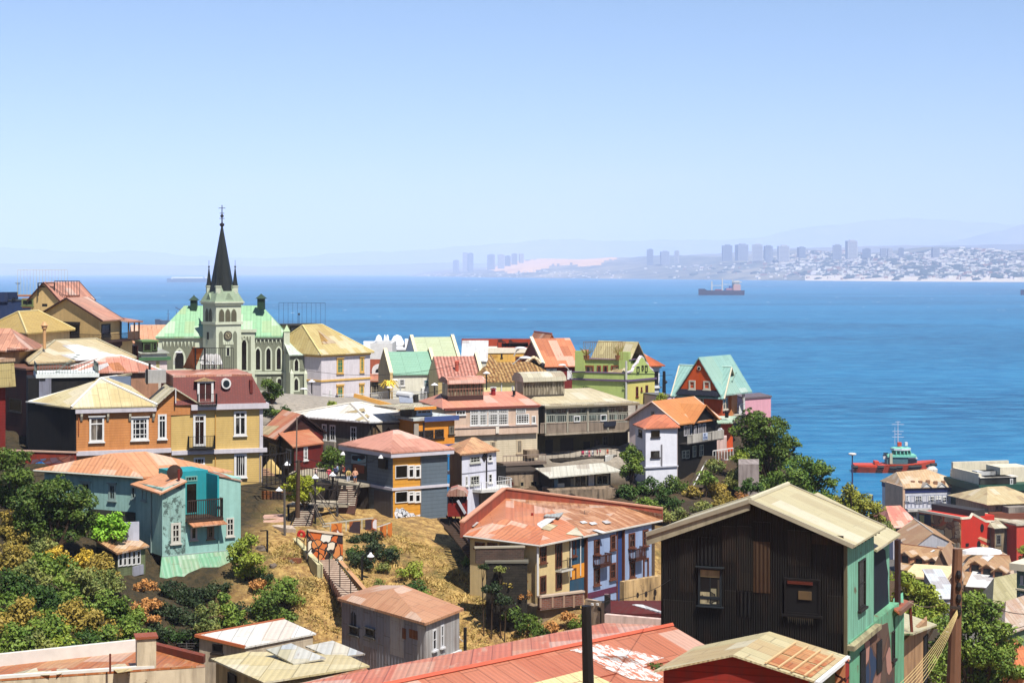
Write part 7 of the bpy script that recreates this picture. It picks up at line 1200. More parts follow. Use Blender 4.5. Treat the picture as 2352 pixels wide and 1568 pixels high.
# ================================================================ roofs nearest the camera
use(11)
cw=paint((214,196,166),.1,.4,dirt=(110,90,70),peel=.2,peelcol=(120,100,80))
a,b,c,d=P(-40,1530,74),P(1885,1400,77.5),P(1400,1262,81.8),P(-60,1420,78)
h=House('rust_roof_house','low plastered house with patched rust and cream tin roof at the bottom left','house',[d,a,b,c],52,61.2,cw);zt=61.3;q=[V((p.x,p.y,z))for p,z in zip((a,b,c,d),(a.z,b.z,c.z,d.z))]
h.wall.prism([V((p.x,p.y,61.19))for p in(a,b,c,d)],[p-V((0,0,.12))for p in q]);n=(q[1]-q[0]).cross(q[3]-q[0]).normalized();n=n if n.z>0 else-n
rs=corr((206,128,76),(196,112,64),.25,(236,200,150),pitch=.3,sheet=(.95,2.2));h.roof=h.part(MB().prism([p-V((0,0,.1))for p in q],q),'roof',rs)
for i,(pts,c_)in enumerate((([(120,1478),(500,1385),(455,1490),(170,1496)],(236,222,180)),([(520,1388),(630,1440),(690,1458),(520,1484)],(240,226,190)),([(1000,1405),(1140,1380),(1220,1450),(1080,1472)],(232,204,140)),([(1230,1270),(1420,1285),(1330,1330),(1215,1310)],(200,110,66)))):h.part(MB().slab([on_plane(x,y,q[0]+n*(.05+.01*i),n)for x,y in pts],.02),'roof_sheet',corr(c_,rust=.15,pitch=.3),h.roof)
for p0,p1,hh,nm in((q[3],q[2],.55,'rear_parapet'),(q[0],lerp(q[0],q[1],.75),.12,'front_edge')):e_=(p1-p0).normalized();nn=V((-e_.y,e_.x,0))*.25;u_=V((0,0,hh));h.part(MB().prism([p0,p1,p1+nn,p0+nn],[p0+u_,p1+u_,p1+nn+u_,p0+nn+u_]),nm,flat((226,220,210)))
p0,p1=on_plane(1390,1300,q[0],n),on_plane(1870,1392,q[0],n);h.part(MB().prism([p0,p1,p1+V((0,.5,0)),p0+V((0,.5,0))],[p0+V((0,0,.5)),p1+V((0,0,.35)),p1+V((0,.5,.35)),p0+V((0,.5,.5))]),'rust_parapet',paint((130,60,36),.2,.3))
c_=on_plane(1340,1425,q[0],n);h.part(MB().cube(c_+V((0,0,.55)),.42,.4,.85,0,.3),'chimney',cw);h.part(MB().cube(c_+V((0,0,1.43)),.5,.48,.05,0,.3),'chimney_cap',flat((150,80,54)));h.part(MB().bar(on_plane(1012,1475,q[0],n),on_plane(1012,1475,q[0],n)+V((0,0,.85)),.05,None,6),'vent_pipe',flat((110,50,36)));h.finish()
use(12)
W_=corr((252,248,240),(240,234,222),.04,(216,180,140),pitch=.35,sheet=(.9,5))
def plate_roof(name,lab,roof,wallfoot,zb,mat,wallmat,th=.1,cat='house'):
 h=House(name,lab,cat,wallfoot,zb,min(p.z for p in roof)-.4,wallmat);h.wall.prism([V((p.x,p.y,h.zt-.01))for p in wallfoot],[V((p.x,p.y,r.z-th))for p,r in zip(wallfoot,roof)]);h.roof=h.part(MB().prism([p-V((0,0,th))for p in roof],roof),'roof',mat);return h
def shrink(r,k=.94):c=sum(r,V((0,0,0)))/len(r);return[c+(p-c)*k for p in r]
r=[P(80,688,104.5),P(535,795,103),P(1190,668,107),P(895,537,110)]
h=plate_roof('white_roof_shed','long shed with bright white ribbed roof at the foot of the dry slope',r,shrink(r),48,W_,paint((196,180,156),.15,.4));m=MB();m.bar(r[0],r[3],.09,None,4).bar(r[0],r[1],.12,None,4);h.part(m,'rust_edge',flat((176,96,56)),h.roof);h.win(Wall(shrink(r)[0],shrink(r)[1]),[(240,770,330,850)],(1,1),DARK,BLACK);h.finish()
r=[P(220,900,92),P(705,1118,85.5),P(1680,965,90),P(560,838,94)]
be=corr((232,212,156),(240,228,190),.05,(206,180,120),pitch=.35,sheet=(1.6,3.0))
h=plate_roof('patchwork_roof_house','tan house with big beige patchwork tin roof at the bottom, left of the red roofs',[r[0],r[1],r[2],P(1500,880,92.5)],shrink([r[0],r[1],r[2],P(1500,880,92.5)]),50,be,paint((196,166,112),.15,.4));r2=[r[0],P(1500,880,92.5),P(1330,840,94.5),r[3]];h.part(MB().prism([p-V((0,0,.1))for p in r2],r2),'rear_roof',be,h.roof)
for k,q in enumerate(([(730,815),(960,760),(1280,895),(980,948)],[(1090,785),(1340,735),(1640,855),(1330,890)])):
 zq=(90.2,91.8)[k];t_=[P(x,y,zq+(1-(y-735)/210)*4)for x,y in q];h.part(MB().prism([p-V((0,0,.08))for p in t_],t_),'raised_roof',corr((206,196,160)if k==0 else(232,222,200),(196,206,216),.05,pitch=.35),h.roof)
W=Wall(shrink(r)[0],shrink(r)[1]);h.win(W,[(385,1040,455,1200)],(1,1),DARK,BLACK,fw=.06);h.finish()
r=[P(940,1150,82),P(1300,1200,79),P(1690,1040,86),P(1650,985,88.5)];h=plate_roof('rust_strip_roof','narrow rust coloured roof strip under the beige patchwork roof',r,shrink(r),50,rs,paint((170,130,90),.1,.3),cat='roof');h.finish()
gt_=corr((150,152,162),(132,134,148),.16,(120,74,50),pitch=.4,sheet=(.9,2.0),k=.9)
h=corner('tin_clad_house','grey rust streaked tin clad house with low tan hip roof before the dry slope','house',(1424,482,126),(2190,560,117.5),(2500,480,122),46,gt_);WL,WR=h.WL,h.WR
h.hip(1.15,.3,corr((222,166,126),(212,152,112),.14,(190,126,88),pitch=.3,sheet=(1.0,2.4)),'s',.35);h.win(WL,[(1502,608,1582,684),(1648,626,1726,698)],(2,1),flat((86,84,80)),BLACK,fw=.08,head=.06);lw=paint((176,174,172),.1,.4,vline=.5,dirt=(110,84,70));h.part(MB().obox(WR.a,WR.d,WR.n,.02,WR.len,0,.05,46,h.zt-.02),'plank_side',lw)
use(13);h.win(WR,[(268,810,300,985),(338,772,362,960)],(1,2),flat((220,220,222)),GLASS,fw=.1,o0=.05);h.part(MB().obox(WR.a,WR.d,WR.n,0,WR.len+.1,.05,.2,WR.z(340,1070),WR.z(340,1050)),'string_course',WHITE)
for x0,x1,y0,y1 in((20,50,800,890),(80,150,815,890)):h.box(WL,(x0,y0,x1,y1),.03,corr((120,62,36),(100,50,30),.5,(150,84,50),pitch=.4,k=.9),'rust_patch')
use(12);m=MB()
for i,(x,y)in enumerate(((1512,545),(1525,530),(1540,540),(1550,560))):u=WL.u(x);z=WL.z(x,y);m.obox(WL.a,WL.d,WL.n,u,u+.07,.0,.04,z-.5,z+.5)
h.part(m,'graffiti',BLACK);h.finish()
use(0)
rd=corr((214,136,106),(200,122,92),.1,(186,96,68),pitch=.26,sheet=(.95,3.4),bump=.3);zr=62.9
R0,R1=on_z(870,1576,zr),on_z(1495,1446,zr);dd=(R1-R0).normalized();nr=V((dd.y,-dd.x,0));nr=nr if nr.x>0 else-nr;nl=-nr;dn=lambda v:V((0,0,-v))
N0,N1=R0-dd*3+nr*11+dn(3.1),R1+dd*1.5+nr*11+dn(3.1);R0x,R1x=R0-dd*3,R1+dd*1.5;F0,F1=R0x+nl*4.5+dn(.55),R1x+nl*4.5+dn(.55)
foot=[F0+nr*.4,N0+nl*.5,N1+nl*.5,F1+nr*.4];h=House('red_roof_house','big low house under a wide red tin roof with white worn patches, bottom centre','house',foot,48,N0.z-.2,paint((190,120,80),.1,.3));h.wall.prism([V((p.x,p.y,h.zt-.01))for p in foot],[p+dn(.3)for p in foot])
h.roof=h.part(MB().slab([N0,N1,R1x,R0x],.1),'roof',rd);h.part(MB().slab([F0,F1,R1x,R0x],.1),'rear_roof',corr((230,132,100),(226,150,116),.15,(236,206,176),pitch=.26),h.roof);h.part(MB().bar(R0x+V((0,0,.03)),R1x+V((0,0,.03)),.13,None,5),'ridge_cap',flat((200,96,70)),h.roof)
n=(N1-N0).cross(R0x-N0).normalized();n=n if n.z>0 else-n
use(13)
wm_,t=newmat('worn_white_paint');u_=uv(t);nn=t.noise(t.scale(u_,(2.2,.8,1)),2.2,6,.75);mk=t.ramp(nn,.46,.52);finish(t,t.mix(mk,rl((210,132,102)),rl((246,240,236))),.6)
for pts in([(1440,985),(1700,930),(2240,1050),(2020,1120),(1750,1060)],[(1720,1130),(1960,1090),(2240,1200),(2180,1250),(1960,1230)],[(1560,1035),(1900,1030),(2100,1120),(1800,1150)]):h.part(MB().slab([on_plane(x,y,N0+n*(.03+.008*(pts[0][0]%3)),n)for x,y in pts],.015),'worn_sheet',wm_,h.roof)
h.part(MB().slab([on_plane(x,y,N0+n*.04,n)for x,y in((1120,1266),(1560,1155),(1800,1266),(1700,1330),(1200,1330))],.02),'cream_sheet',corr((246,228,170),(240,220,160),.02,pitch=.26),h.roof)
m=MB()
for i in range(1,4):f=i/4;p0,p1=lerp(N0,R0x,f)+n*.02,lerp(N1,R1x,f)+n*.02;m.bar(p0,p1,.03,None,4)
h.part(m,'sheet_lap',flat((150,70,50)),h.roof)
q=[on_plane(x,y,F0+n*.3,V((0,0,1)))for x,y in((780,985),(1900,800),(2050,830),(1000,1010))];q=[P(620,1005,80),P(1930,782,88),P(2080,832,84.5),P(700,1015,78)];h.part(MB().prism([p-V((0,0,.12))for p in q],q),'flashing',corr((232,214,190),(226,196,170),.2,(206,130,96),pitch=.4),h.roof);h.finish()
use(12);r=[P(1700,1030,82.5),P(1500,1127,79),P(2100,1075,81),P(2352,935,88)];h=plate_roof('red_lean_to','narrow red lean-to roof with white edge beside the grey tin clad house',r,shrink(r),50,rd,paint((150,90,60),.1,.3),cat='lean-to');h.part(MB().bar(r[1],r[2],.1,None,4),'white_edge',WHITE,h.roof);h.finish()
# ================================================================ ships
def ship_at(x,y,rot=0.0):
 Y=CZ*F/(sy(y)-HY);return V(((sx(x)-CX)/F*Y,Y,0)),Y
def hull(L,B,prof,z_bot=-1.5,flare=.75,n=16):
 """hull along +x; prof(t) -> deck height, half width factor"""
 m=MB();rows=[]
 for i in range(n+1):
  t=i/n;x=(t-.5)*L;zd,wf=prof(t);b=B/2*wf;rows.append([V((x,-b,zd)),V((x*(.985 if t>.5 else 1),-b*flare,z_bot)),V((x*(.985 if t>.5 else 1),b*flare,z_bot)),V((x,b,zd))])
 k=len(m.v);m.v+=[p for r in rows for p in r]
 for i in range(n):
  for j in range(4):a=k+i*4+j;b=k+i*4+(j+1)%4;m.f.append([a,b,b+4,a+4]);m.m.append(0)
 m.f.append([k+j for j in range(4)]);m.f.append([k+n*4+j for j in range(3,-1,-1)]);m.m+=[0,0];return m
use(17)
c,Y=ship_at(1180,1290);L=m_at(1890,Y)
o=thing('tugboat','red harbour tug with green wheelhouse and black tyre fenders near the shore','tugboat',c);o.rotation_euler.z=-.06
redh=flat((206,70,30),.5);tgn=flat((130,206,180));s_=L/1890
def pr(t):
 return(2.3+1.0*max(0,(t-.28)/.1 if t<.38 else 1)+(1.5*max(0,t-.65)/.35),min(1,.72+t*1.6)if t<.3 else(1 if t<.7 else max(.12,1-((t-.7)/.3)**2*.9)))
hl=hull(L,10,pr).build('hull',redh,o,local=True)
B=lambda x0,x1,y0,y1,w_,mt,nm,p=o,yy=0.0:MB().cube(((x0+x1)/2*s_-1180*s_,yy,(1290-(y0+y1)/2)*s_),abs(x1-x0)/2*s_,w_,abs(y1-y0)/2*s_).build(nm,mt,p,local=True)
B(250,760,1110,1150,4.2,redh,'bulwark');B(730,830,1040,1100,2.6,redh,'winch');ho=B(1000,1480,930,1090,3.2,flat((70,110,116)),'deckhouse');B(1010,1670,880,930,3.6,tgn,'upper_deck');B(1480,1700,990,1085,2.2,flat((60,90,96)),'fore_house');B(1350,1700,940,965,3.0,WHITE,'awning')
m=MB();cx_=(1340-1180)*s_;zz=lambda y:(1290-y)*s_;m.lathe((cx_,0,0),[(2.6,zz(905)),(3.0,zz(790)),(3.5,zz(780)),(3.5,zz(730)),(2.6,zz(712))],8,sxy=(1.15,.9));wh=m.build('wheelhouse',tgn,o,local=True);MB().lathe((cx_,0,0),[(2.9,zz(860)),(3.12,zz(800))],8,sxy=(1.15,.9)).build('window_band',glass((20,50,50),(60,120,110)),wh,local=True);MB().lathe((cx_,0,0),[(3.55,zz(778)),(3.55,zz(735)),(2.6,zz(715))],8,sxy=(1.15,.9)).build('roof',WHITE,wh,local=True)
for x in(1220,1310,1395,1475,1550):B(x-9,x+9,795,865,3.1,tgn,'mullion',wh)
B(940,1000,920,990,.5,WHITE,'funnel');B(940,1000,895,918,.55,BLACK,'funnel_top');B(950,1050,850,880,.4,BLACK,'exhaust');B(1060,1120,840,1080,.5,flat((196,190,160)),'ladder',o,-3.5)
m=MB().bar((cx_-1,0,zz(700)),(cx_-1,0,zz(110)),.22,.1,5)
for y,w_ in((130,1.0),(190,2.4),(350,2.2),(412,1.4),(480,2.4)):m.bar((cx_-1-w_,0,zz(y)),(cx_-1+w_,0,zz(y)),.12,None,4)
m.bar((cx_-2.2,0,zz(660)),(cx_-2.2,0,zz(250)),.1,None,4);m.build('mast',flat((206,200,210)),o,local=True);B(1270,1360,600,690,.8,redh,'fire_monitor');B(1440,1500,600,680,.7,WHITE,'fire_monitor')
for x,y,r in((265,1160,62),(840,1150,70),(1130,1165,78),(1270,1150,70),(1560,1140,80),(1690,1130,80),(1950,1120,75),(2070,1100,70)):
 w_=4.9 if 300<x<1800 else 3.9 if x<300 else 2.6
 MB().bar(((x-r-1180)*s_,-w_-.1,zz(y)),((x+r-1180)*s_,-w_-.1+(.5 if x>1900 else 0),zz(y)),.68,None,8).build('fender',BLACK,o,local=True)
_c[:]=(1580.25,630.9,.0625);c,Y=ship_at(1230,750);L=m_at(1690,Y);s_=L/1690
o=thing('cargo_ship','dark hulled cargo ship with cranes and stern castle, far out before the headland','cargo ship',c);cx0=1225
B=lambda x0,x1,y0,y1,w_,mt,nm:MB().cube(((x0+x1)/2*s_-cx0*s_,0,(750-(y0+y1)/2)*s_),abs(x1-x0)/2*s_,w_,abs(y1-y0)/2*s_).build(nm,mt,o,local=True)
nv=flat((56,48,72));hull(L,20,lambda t:((750-515)*s_ if t<.16 else(750-575)*s_,.25+t*4.5 if t<.16 else min(1,1.0 if t<.85 else 1-(t-.85)*2)),flare=.9).build('hull',nv,o,local=True)
wf=flat((206,200,190));B(1650,1920,360,575,8,flat((206,160,150)),'castle');B(1680,1880,215,360,7,wf,'bridge');B(1640,1960,255,290,9,wf,'bridge_wing');B(990,1220,535,590,6,flat((150,70,76)),'cargo_stack');B(1350,1600,490,580,6,flat((60,90,150)),'cargo_stack');B(1500,1600,410,490,6,flat((40,80,150)),'cargo_stack');B(1400,1620,500,560,6.1,flat((190,130,130)),'cargo_stack')
for x,y in((870,240),(1255,140),(1640,190)):B(x-22,x+22,y,600,2,wf,'crane_post')
for x0,x1,y in((890,1235,395),(1280,1530,355)):B(x0,x1,y-10,y+10,1,wf,'crane_jib')
use(1);c,Y=ship_at(1735,143);L=m_at(400,Y);s_=L/400
o=thing('gas_carrier','long hazy blue ship with white deck on the horizon left of the spire','ship',c);hull(L,40,lambda t:(36*s_,.3+t*3 if t<.2 else 1),flare=.92).build('hull',flat((90,120,150)),o,local=True);MB().cube((-.03*L,0,40*s_),L*.36,14,10*s_).build('deck_tanks',flat((230,232,236)),o,local=True);MB().cube((.42*L,0,46*s_),L*.05,14,13*s_).build('bridge',WHITE,o,local=True)
c,Y=ship_at(1560,545);L=m_at(330,Y);s_=L/330;c=V((m_at(0,Y)+(sx(1590)-CX)/F*Y,Y,0));o=thing('grey_ship','grey naval looking ship with masts and gantry, partly behind the church roof','ship',c)
gsh=flat((70,84,104));hull(L,14,lambda t:(64*s_ if t<.15 else 52*s_,.2+t*4 if t<.2 else 1)).build('hull',gsh,o,local=True);X=lambda x:(x-1590)*s_;Zz=lambda y:(545-y)*s_
for x,y in((1545,395),(1622,405)):MB().bar((X(x),0,40*s_),(X(x),0,Zz(y)),5*s_,2*s_,5).bar((X(x)-14*s_,0,Zz(y+40)),(X(x)+14*s_,0,Zz(y+40)),2*s_,None,4).build('mast',gsh,o,local=True)
m=MB().bar((X(1655),0,40*s_),(X(1655),0,Zz(385)),6*s_,None,4).bar((X(1612),0,Zz(372)),(X(1650),0,Zz(395)),4*s_,None,4).bar((X(1650),0,Zz(395)),(X(1720),0,Zz(395)),4*s_,None,4);m.build('gantry',gsh,o,local=True);MB().cube((X(1680),0,70*s_),40*s_,4,24*s_).build('superstructure',gsh,o,local=True)
use(15);c,Y=ship_at(2360,468);o=thing('freighter','dark ship bow just entering the picture at the right edge','ship',c+V((55,0,0)));hull(140,20,lambda t:(14 if t>.12 else 17,.25+t*5 if t<.15 else 1),flare=.9).build('hull',flat((50,56,90)),o,local=True);MB().cube((30,0,20),12,8,7).build('castle',WHITE,o,local=True)
# ================================================================ stairs, platform, railings
use(6);conc=paint((176,160,138),.15,.35);tim=flat((40,32,28));
def flight(name,lab,x0t,x1t,yt,Yt,x0b,x1b,yb,Yb,n,mat,side=None):
 o=thing(name,lab,'stairs',P((x0b+x1b)/2,yb,Yb));m=MB()
 A,B_,C_,D_=P(x0t,yt,Yt),P(x1t,yt,Yt),P(x0b,yb,Yb),P(x1b,yb,Yb)
 for i in range(n):
  f=i/(n-1);g0=(i+1)/n;a,b=lerp(A,C_,f),lerp(B_,D_,f);dY=(Yt-Yb)/n;q=[a,b,b+V((0,dY*1.05,0)),a+V((0,dY*1.05,0))];m.prism([p-V((0,0,.9))for p in q],q,1,0)
 m.build('steps',[mat,paint((104,70,58),.15,.3)],o)
 return o,A,B_,C_,D_
k=snap((872,1085,166.5),(1175,1555,150.5));k=max(k,snap((1010,1085,166.5),(1362,1555,150.5)));sh=k
o,A,B_,C_,D_=flight('lower_stairs','long concrete stairs with brown risers running down the dry slope',872,1010,1085,166.5-sh,1175,1362,1555,150.5-sh,26,paint((196,172,150),.12,.3))
sw=paint((206,196,150),.1,.3);k=snap((728,1020,167.5),(955,1275,158));q0,q1=P(728,1020,167.5-k),P(955,1275,158-k);dq=V((.5,.1,0));MB().prism([q0-V((0,0,1.5)),q1-V((0,0,1.8)),q1-V((0,0,1.8))+dq,q0-V((0,0,1.5))+dq],[q0,q1+V((0,0,.1)),q1+dq+V((0,0,.1)),q0+dq]).build('side_wall',sw,o);k=snap((1165,1245,158.5),(1420,1540,149.8));MB().bar(P(1165,1245,158.5-k),P(1420,1540,149.8-k),.28,None,4).build('kerb',flat((196,150,110)),o)
rp=[(767,1125,1010),(833,1185,1050),(868,1215,950),(966,1310,1110),(1065,1405,1150),(1163,1520,1255),(1262,1560,1380)]
for i,(x,yb,yt)in enumerate(rp):Y=165.5-14.5*i/6-sh;MB().bar(P(x,yb+25,Y),P(x,yt,Y),.055,None,4).build('rail_post',IRON,o)
m=MB()
for i in range(6):a,b=rp[i],rp[i+1];Ya,Yb=165.5-14.5*i/6-sh,165.5-14.5*(i+1)/6-sh;m.bar(P(a[0],a[2],Ya),P(b[0],b[2],Yb),.045,None,4)
m.build('handrail',flat((60,66,56)),o)
flight('upper_stairs','wide timber stairs leading up to the crowded platform by the grey house',1175,1330,545,181,1130,1300,720,175.5,10,paint((190,180,160),.1,.3))
o,A,B_,C_,D_=flight('middle_stairs','steep pale stairs left of the timber landing, below the yellow tree',795,935,728,175,712,880,930,169,13,paint((196,184,164),.1,.3))
for x in(698,842):MB().bar(P(x,930,169),P(x+75,728,175),.07,None,4).build('handrail',tim,o)
pl=thing('viewing_platform','dark timber platform with railings where people gather by the station','platform',P(1250,500,184));zp=zat(520,181.5)
MB().column([P(690,430,190),P(1150,470,183),P(1330,545,180.5),P(1480,540,181.5),P(1440,400,194),P(800,400,197)],zp-.3,zp).build('deck',paint((170,160,140),.1,.3),pl)
for pts in([(690,455,189),(960,478,186),(1145,500,182.5)],[(1145,500,182.5),(1105,600,178.5)],[(1350,520,181),(1300,620,178)]):
 m=MB();q=[V((P(*p).x,P(*p).y,zp))for p in pts]if pts[1][1]<520 else[P(*p)-V((0,0,.9))for p in pts];rail(m,q,1.0,.4,.04,rr=.06);m.build('railing',tim,pl)
for x,y in((885,590),(1205,760),(1130,790),(1000,720),(1300,700)):Yp=180;MB().bar(P(x,y+100,Yp),V((P(x,y,Yp).x,Yp,zp)),.22,None,4).build('post',tim,pl)
MB().column([P(820,700,184),P(1480,700,181.5),P(1480,700,186),P(820,700,190)],46,zp-.32).build('dark_undercroft',paint((48,40,34),.3,.4),pl)
ld=thing('timber_landing','dark timber landing with rails halfway between the two stair flights','landing',P(1050,720,176));zl_=zat(716,175);MB().column([P(670,716,175),P(1230,722,175),P(1300,700,178),P(760,690,179)],zl_-.25,zl_).build('deck',paint((180,168,146),.1,.3),ld);m=MB();rail(m,[P(760,700,175.5),P(800,690,175.2),P(1130,714,175),P(1235,716,175)],1.5,.7,.05);m.build('railing',tim,ld)
for x in(690,880,950,1140):MB().bar(P(x,920,174),P(x,718,174.6),.14,None,4).build('post',tim,ld)
def wallseg(name,lab,x0,y0,Y0,x1,y1,Y1,h,mat,th=.25,cap=None,sn=True,hv=12):
 kk=snap((x0,y0+hv,Y0),(x1,y1+hv,Y1),gap=.3)if sn else 0;a,b=P(x0,y0,Y0-kk),P(x1,y1,Y1-kk);d=(b-a);d.z=0;d.normalize();n=V((-d.y,d.x,0))*th;o=thing(name,lab,'wall',(a+b)/2-V((0,0,h)));dn=V((0,0,-h));MB().prism([a+dn,b+dn,b+n+dn,a+n+dn],[a,b,b+n,a+n]).build('wall',mat,o)
 if cap:MB().bar(a+V((0,0,.04)),b+V((0,0,.04)),.13,None,4).build('coping',cap,o)
 return o
mo=mural((200,110,50),[(226,214,190),(200,100,44),(190,96,40),(50,40,44),(206,130,70),(226,220,206),(206,130,70),(230,226,220),(196,104,50),(120,130,100)],1.1,(40,28,26))
wallseg('painted_wall','orange wall with big white and black painted figures beside the lower stairs',862,950,163,1190,990,164.5,10,mo,hv=240,cap=flat((226,200,170)))
for x0,x1,y0,y1,lab in((1085,1180,892,885,'first orange parapet panel from the left, above the painted wall'),(1250,1350,872,864,'second orange parapet panel, between two rail gaps'),(1395,1500,852,846,'third orange parapet panel, tapering towards the grey house'),(1530,1590,898,892,'short orange panel at the corner of the lower rail'),(1602,1642,886,880,'last small orange panel beside the grey house foot')):
 Y=170 if x0<1520 else 169;wallseg('painted_barrier',lab,x0,y0,Y,x1,y1,Y,3.0,hv=95,mat=mural((216,130,56),[(216,130,56),(220,214,216),(210,120,50),(60,44,50)],.6,(150,80,40)),th=.15)['group']='orange parapet panels'
m=MB()
kr=snap((1000,960,170.5),(1470,930,171))
for a,b in(((1000,890,170.5),(1470,835,171)),((1505,920,169.5),(1625,880,170)),((1000,915,170.5),(1130,900,170.5))):m.bar(P(a[0],a[1],a[2]-kr),P(b[0],b[1],b[2]-kr),.07,None,4)
for x,y in((1075,885),(1220,868),(1365,850)):m.bar(P(x,y,170.4-kr),P(x,y+90,170.4-kr),.06,None,4)
tag(m.build('pipe_rail',flat((196,190,176))),'pale pipe rail along the orange panels above the dry slope','railing')
wallseg('lower_wall','orange brown wall with dark paintings behind the left lamp post',452,585,178,760,610,180,9,mural((196,120,50),[(196,120,50),(150,84,36),(206,130,56),(50,34,26)],.3,(110,64,30)))
tag(MB().column([P(460,890,170),P(720,880,169),P(760,1010,166.5),P(660,975,167)],50,zat(890,170)).build('paved_landing',paint((206,186,166),.1,.3)),kind='structure')
for i in range(4):pass
o=thing('ramp_steps','broad pinkish steps beside the yellow house corner','steps',P(550,850,174));m=MB()
for i in range(5):a=P(455,820+14*i,176-i),P(640,812+16*i,175.5-i);m.prism([a[0]-V((0,0,.5)),a[1]-V((0,0,.5)),a[1]+V((0,1.1,-.5)),a[0]+V((0,1.1,-.5))],[a[0],a[1],a[1]+V((0,1.1,0)),a[0]+V((0,1.1,0))])
m.build('steps',paint((206,166,146),.1,.2),o)
wallseg('bench_wall','low brown wall on the dry slope beside the lower stairs',582,1205,157.5,800,1208,157,1.3,paint((140,84,56),.2,.3),.4)
o=thing('gable_shelter','small yellowish wooden gable shelter between the brown house and the dark railings','shelter',P(530,430,188));q=[P(458,375,188),P(515,300,188),P(620,432,187.5)];MB().prism([q[0],q[1],q[2],P(540,432,187.6)],[p+V((.2,.5,0))for p in(q[0],q[1],q[2],P(540,432,187.6))]).build('gable_board',flat((206,176,110)),o);m=MB()
for i in range(4):m.bar(P(455,385+18*i,187),P(520+14*i,388+18*i,187),.09,None,4)
m.build('slat',flat((206,160,130)),o)
frame_rail('lattice_railing','dark zigzag lattice railing in front of the brown houses','railing',[P(452,545,183),P(690,520,183)],3.3,tim,.45,.07)
# ================================================================ funicular car and track
use(7);o=thing('funicular_car','red funicular car with curved roof standing on its steep track','funicular car',P(285,560,168));a=P(285,430,168);hw=m_at(88,168);m=MB();zt0,zt1=zat(440,168),zat(560,168)
MB().cube((a.x,168,(zt0+zt1)/2),hw,1.3,(zt0-zt1)/2).build('body',flat((130,34,26)),o);zr=zat(362,168);pr_=[(-1.08,0),(-.7,.42),(0,.62),(.7,.42),(1.08,0),(1.08,-.12),(-1.08,-.12)];MB().prism([V((a.x+x*hw,166.4,zr+z))for x,z in pr_],[V((a.x+x*hw,169.6,zr+z))for x,z in pr_]).build('roof',corr((230,150,130),(170,190,170),.1),o)
for x in(-1,-.5,0,.5,1):MB().bar((a.x+x*hw*.95,166.6,zt0),(a.x+x*hw*.95,166.6,zr),.05,None,4).build('window_post',BLACK,o)
MB().cube((a.x,168.9,(zt0+zr)/2),hw*.95,.2,(zr-zt0)/2).build('rear_wall',flat((60,30,26)),o);MB().bar(P(285,430,166.5),P(355,550,166.5),.16,None,4).build('white_beam',flat((200,200,206)),o)
m=MB()
for x in(210,265,320,372):m.bar(P(x,560,167),P(x,700,167),.09,None,4)
m.bar(P(205,565,167),P(375,565,167),.1,None,4).bar(P(205,690,167),P(375,690,167),.1,None,4);m.build('undercarriage',IRON,o)
for i,(px,py,c_)in enumerate(((228,408,(60,40,36)),(270,412,(216,206,226)),(325,410,(120,110,120)))):pass
o=thing('funicular_track','dark rusty rails of the funicular running steeply down the slope','rail track',P(500,1000,158));tk_=[(200,620,168.5),(300,730,166),(430,890,160),(600,1110,155),(770,1340,149)]
for dx,nm in((-16,'rail'),(10,'rail')):MB().path([P(x+dx,y,Y)+V((0,0,.5))for x,y,Y in tk_],.12,4).build(nm,flat((70,52,44)),o)
m=MB()
for i in range(40):
 f=i/39*4;k=min(3,int(f));a=lerp(P(*tk_[k]),P(*tk_[k+1]),f-k);m.bar(a+V((-1.1,0,.2)),a+V((1.1,0,.2)),.13,None,4)
m.build('sleepers',flat((84,66,54)),o);MB().path([P(x+4,y+26,Y+.6)for x,y,Y in tk_],.7,5).build('track_bed',paint((46,40,34),.3,.4),o)
# ================================================================ lamps, poles and wires
use(6)
def lantern(lab,x,y,yb,Y,arm=0):
 Yh=hit(x+arm,yb);Y=min(Y,Yh-.2)if Yh and Y<200 else Y
 o=thing('street_lantern',lab,'street lamp',P(x,yb,Y),'lanterns along the stairs');c=P(x,y,Y);s_=m_at(34,Y);MB().bar(P(x+arm,yb,Y),P(x+arm,y+8,Y),.11,None,6).build('pole',IRON,o)
 MB().lathe(c,[(s_,-.06),(s_*.95,0),(s_*.45,.17),(.08,.32)],10).build('shade',flat((236,236,240)),o);MB().lathe(c,[(.12,-.42),(.22,-.08)],8).build('lantern_glass',flat((120,110,100)),o)
 if arm:MB().bar(P(x+arm,y+10,Y),c+V((0,0,.5)),.06,None,4).build('arm',IRON,o)
lantern('lantern with white shade in front of the brown house window',676,345,560,186,-42);lantern('lantern with white shade before the orange brown wall, lowest at left',605,580,700,178,50);lantern('lantern with white shade under the yellow tree, left of two close together',936,465,890,180);lantern('lantern with white shade beside the platform, right of two close together',1096,442,560,182);lantern('lantern standing on the dry slope right of the lower stairs',1445,1185,1400,155,-78)
use(2);lantern('lantern on a thin black pole in front of the church wing',904,808,1050,290);lantern('lantern beside the palm in front of the sunroom',1616,862,980,296);lantern('lantern at the right corner of the green roofed white house',2032,838,950,300);use(3);lantern('lantern at the corner between pink and wavy tiled houses',550,486,640,294)
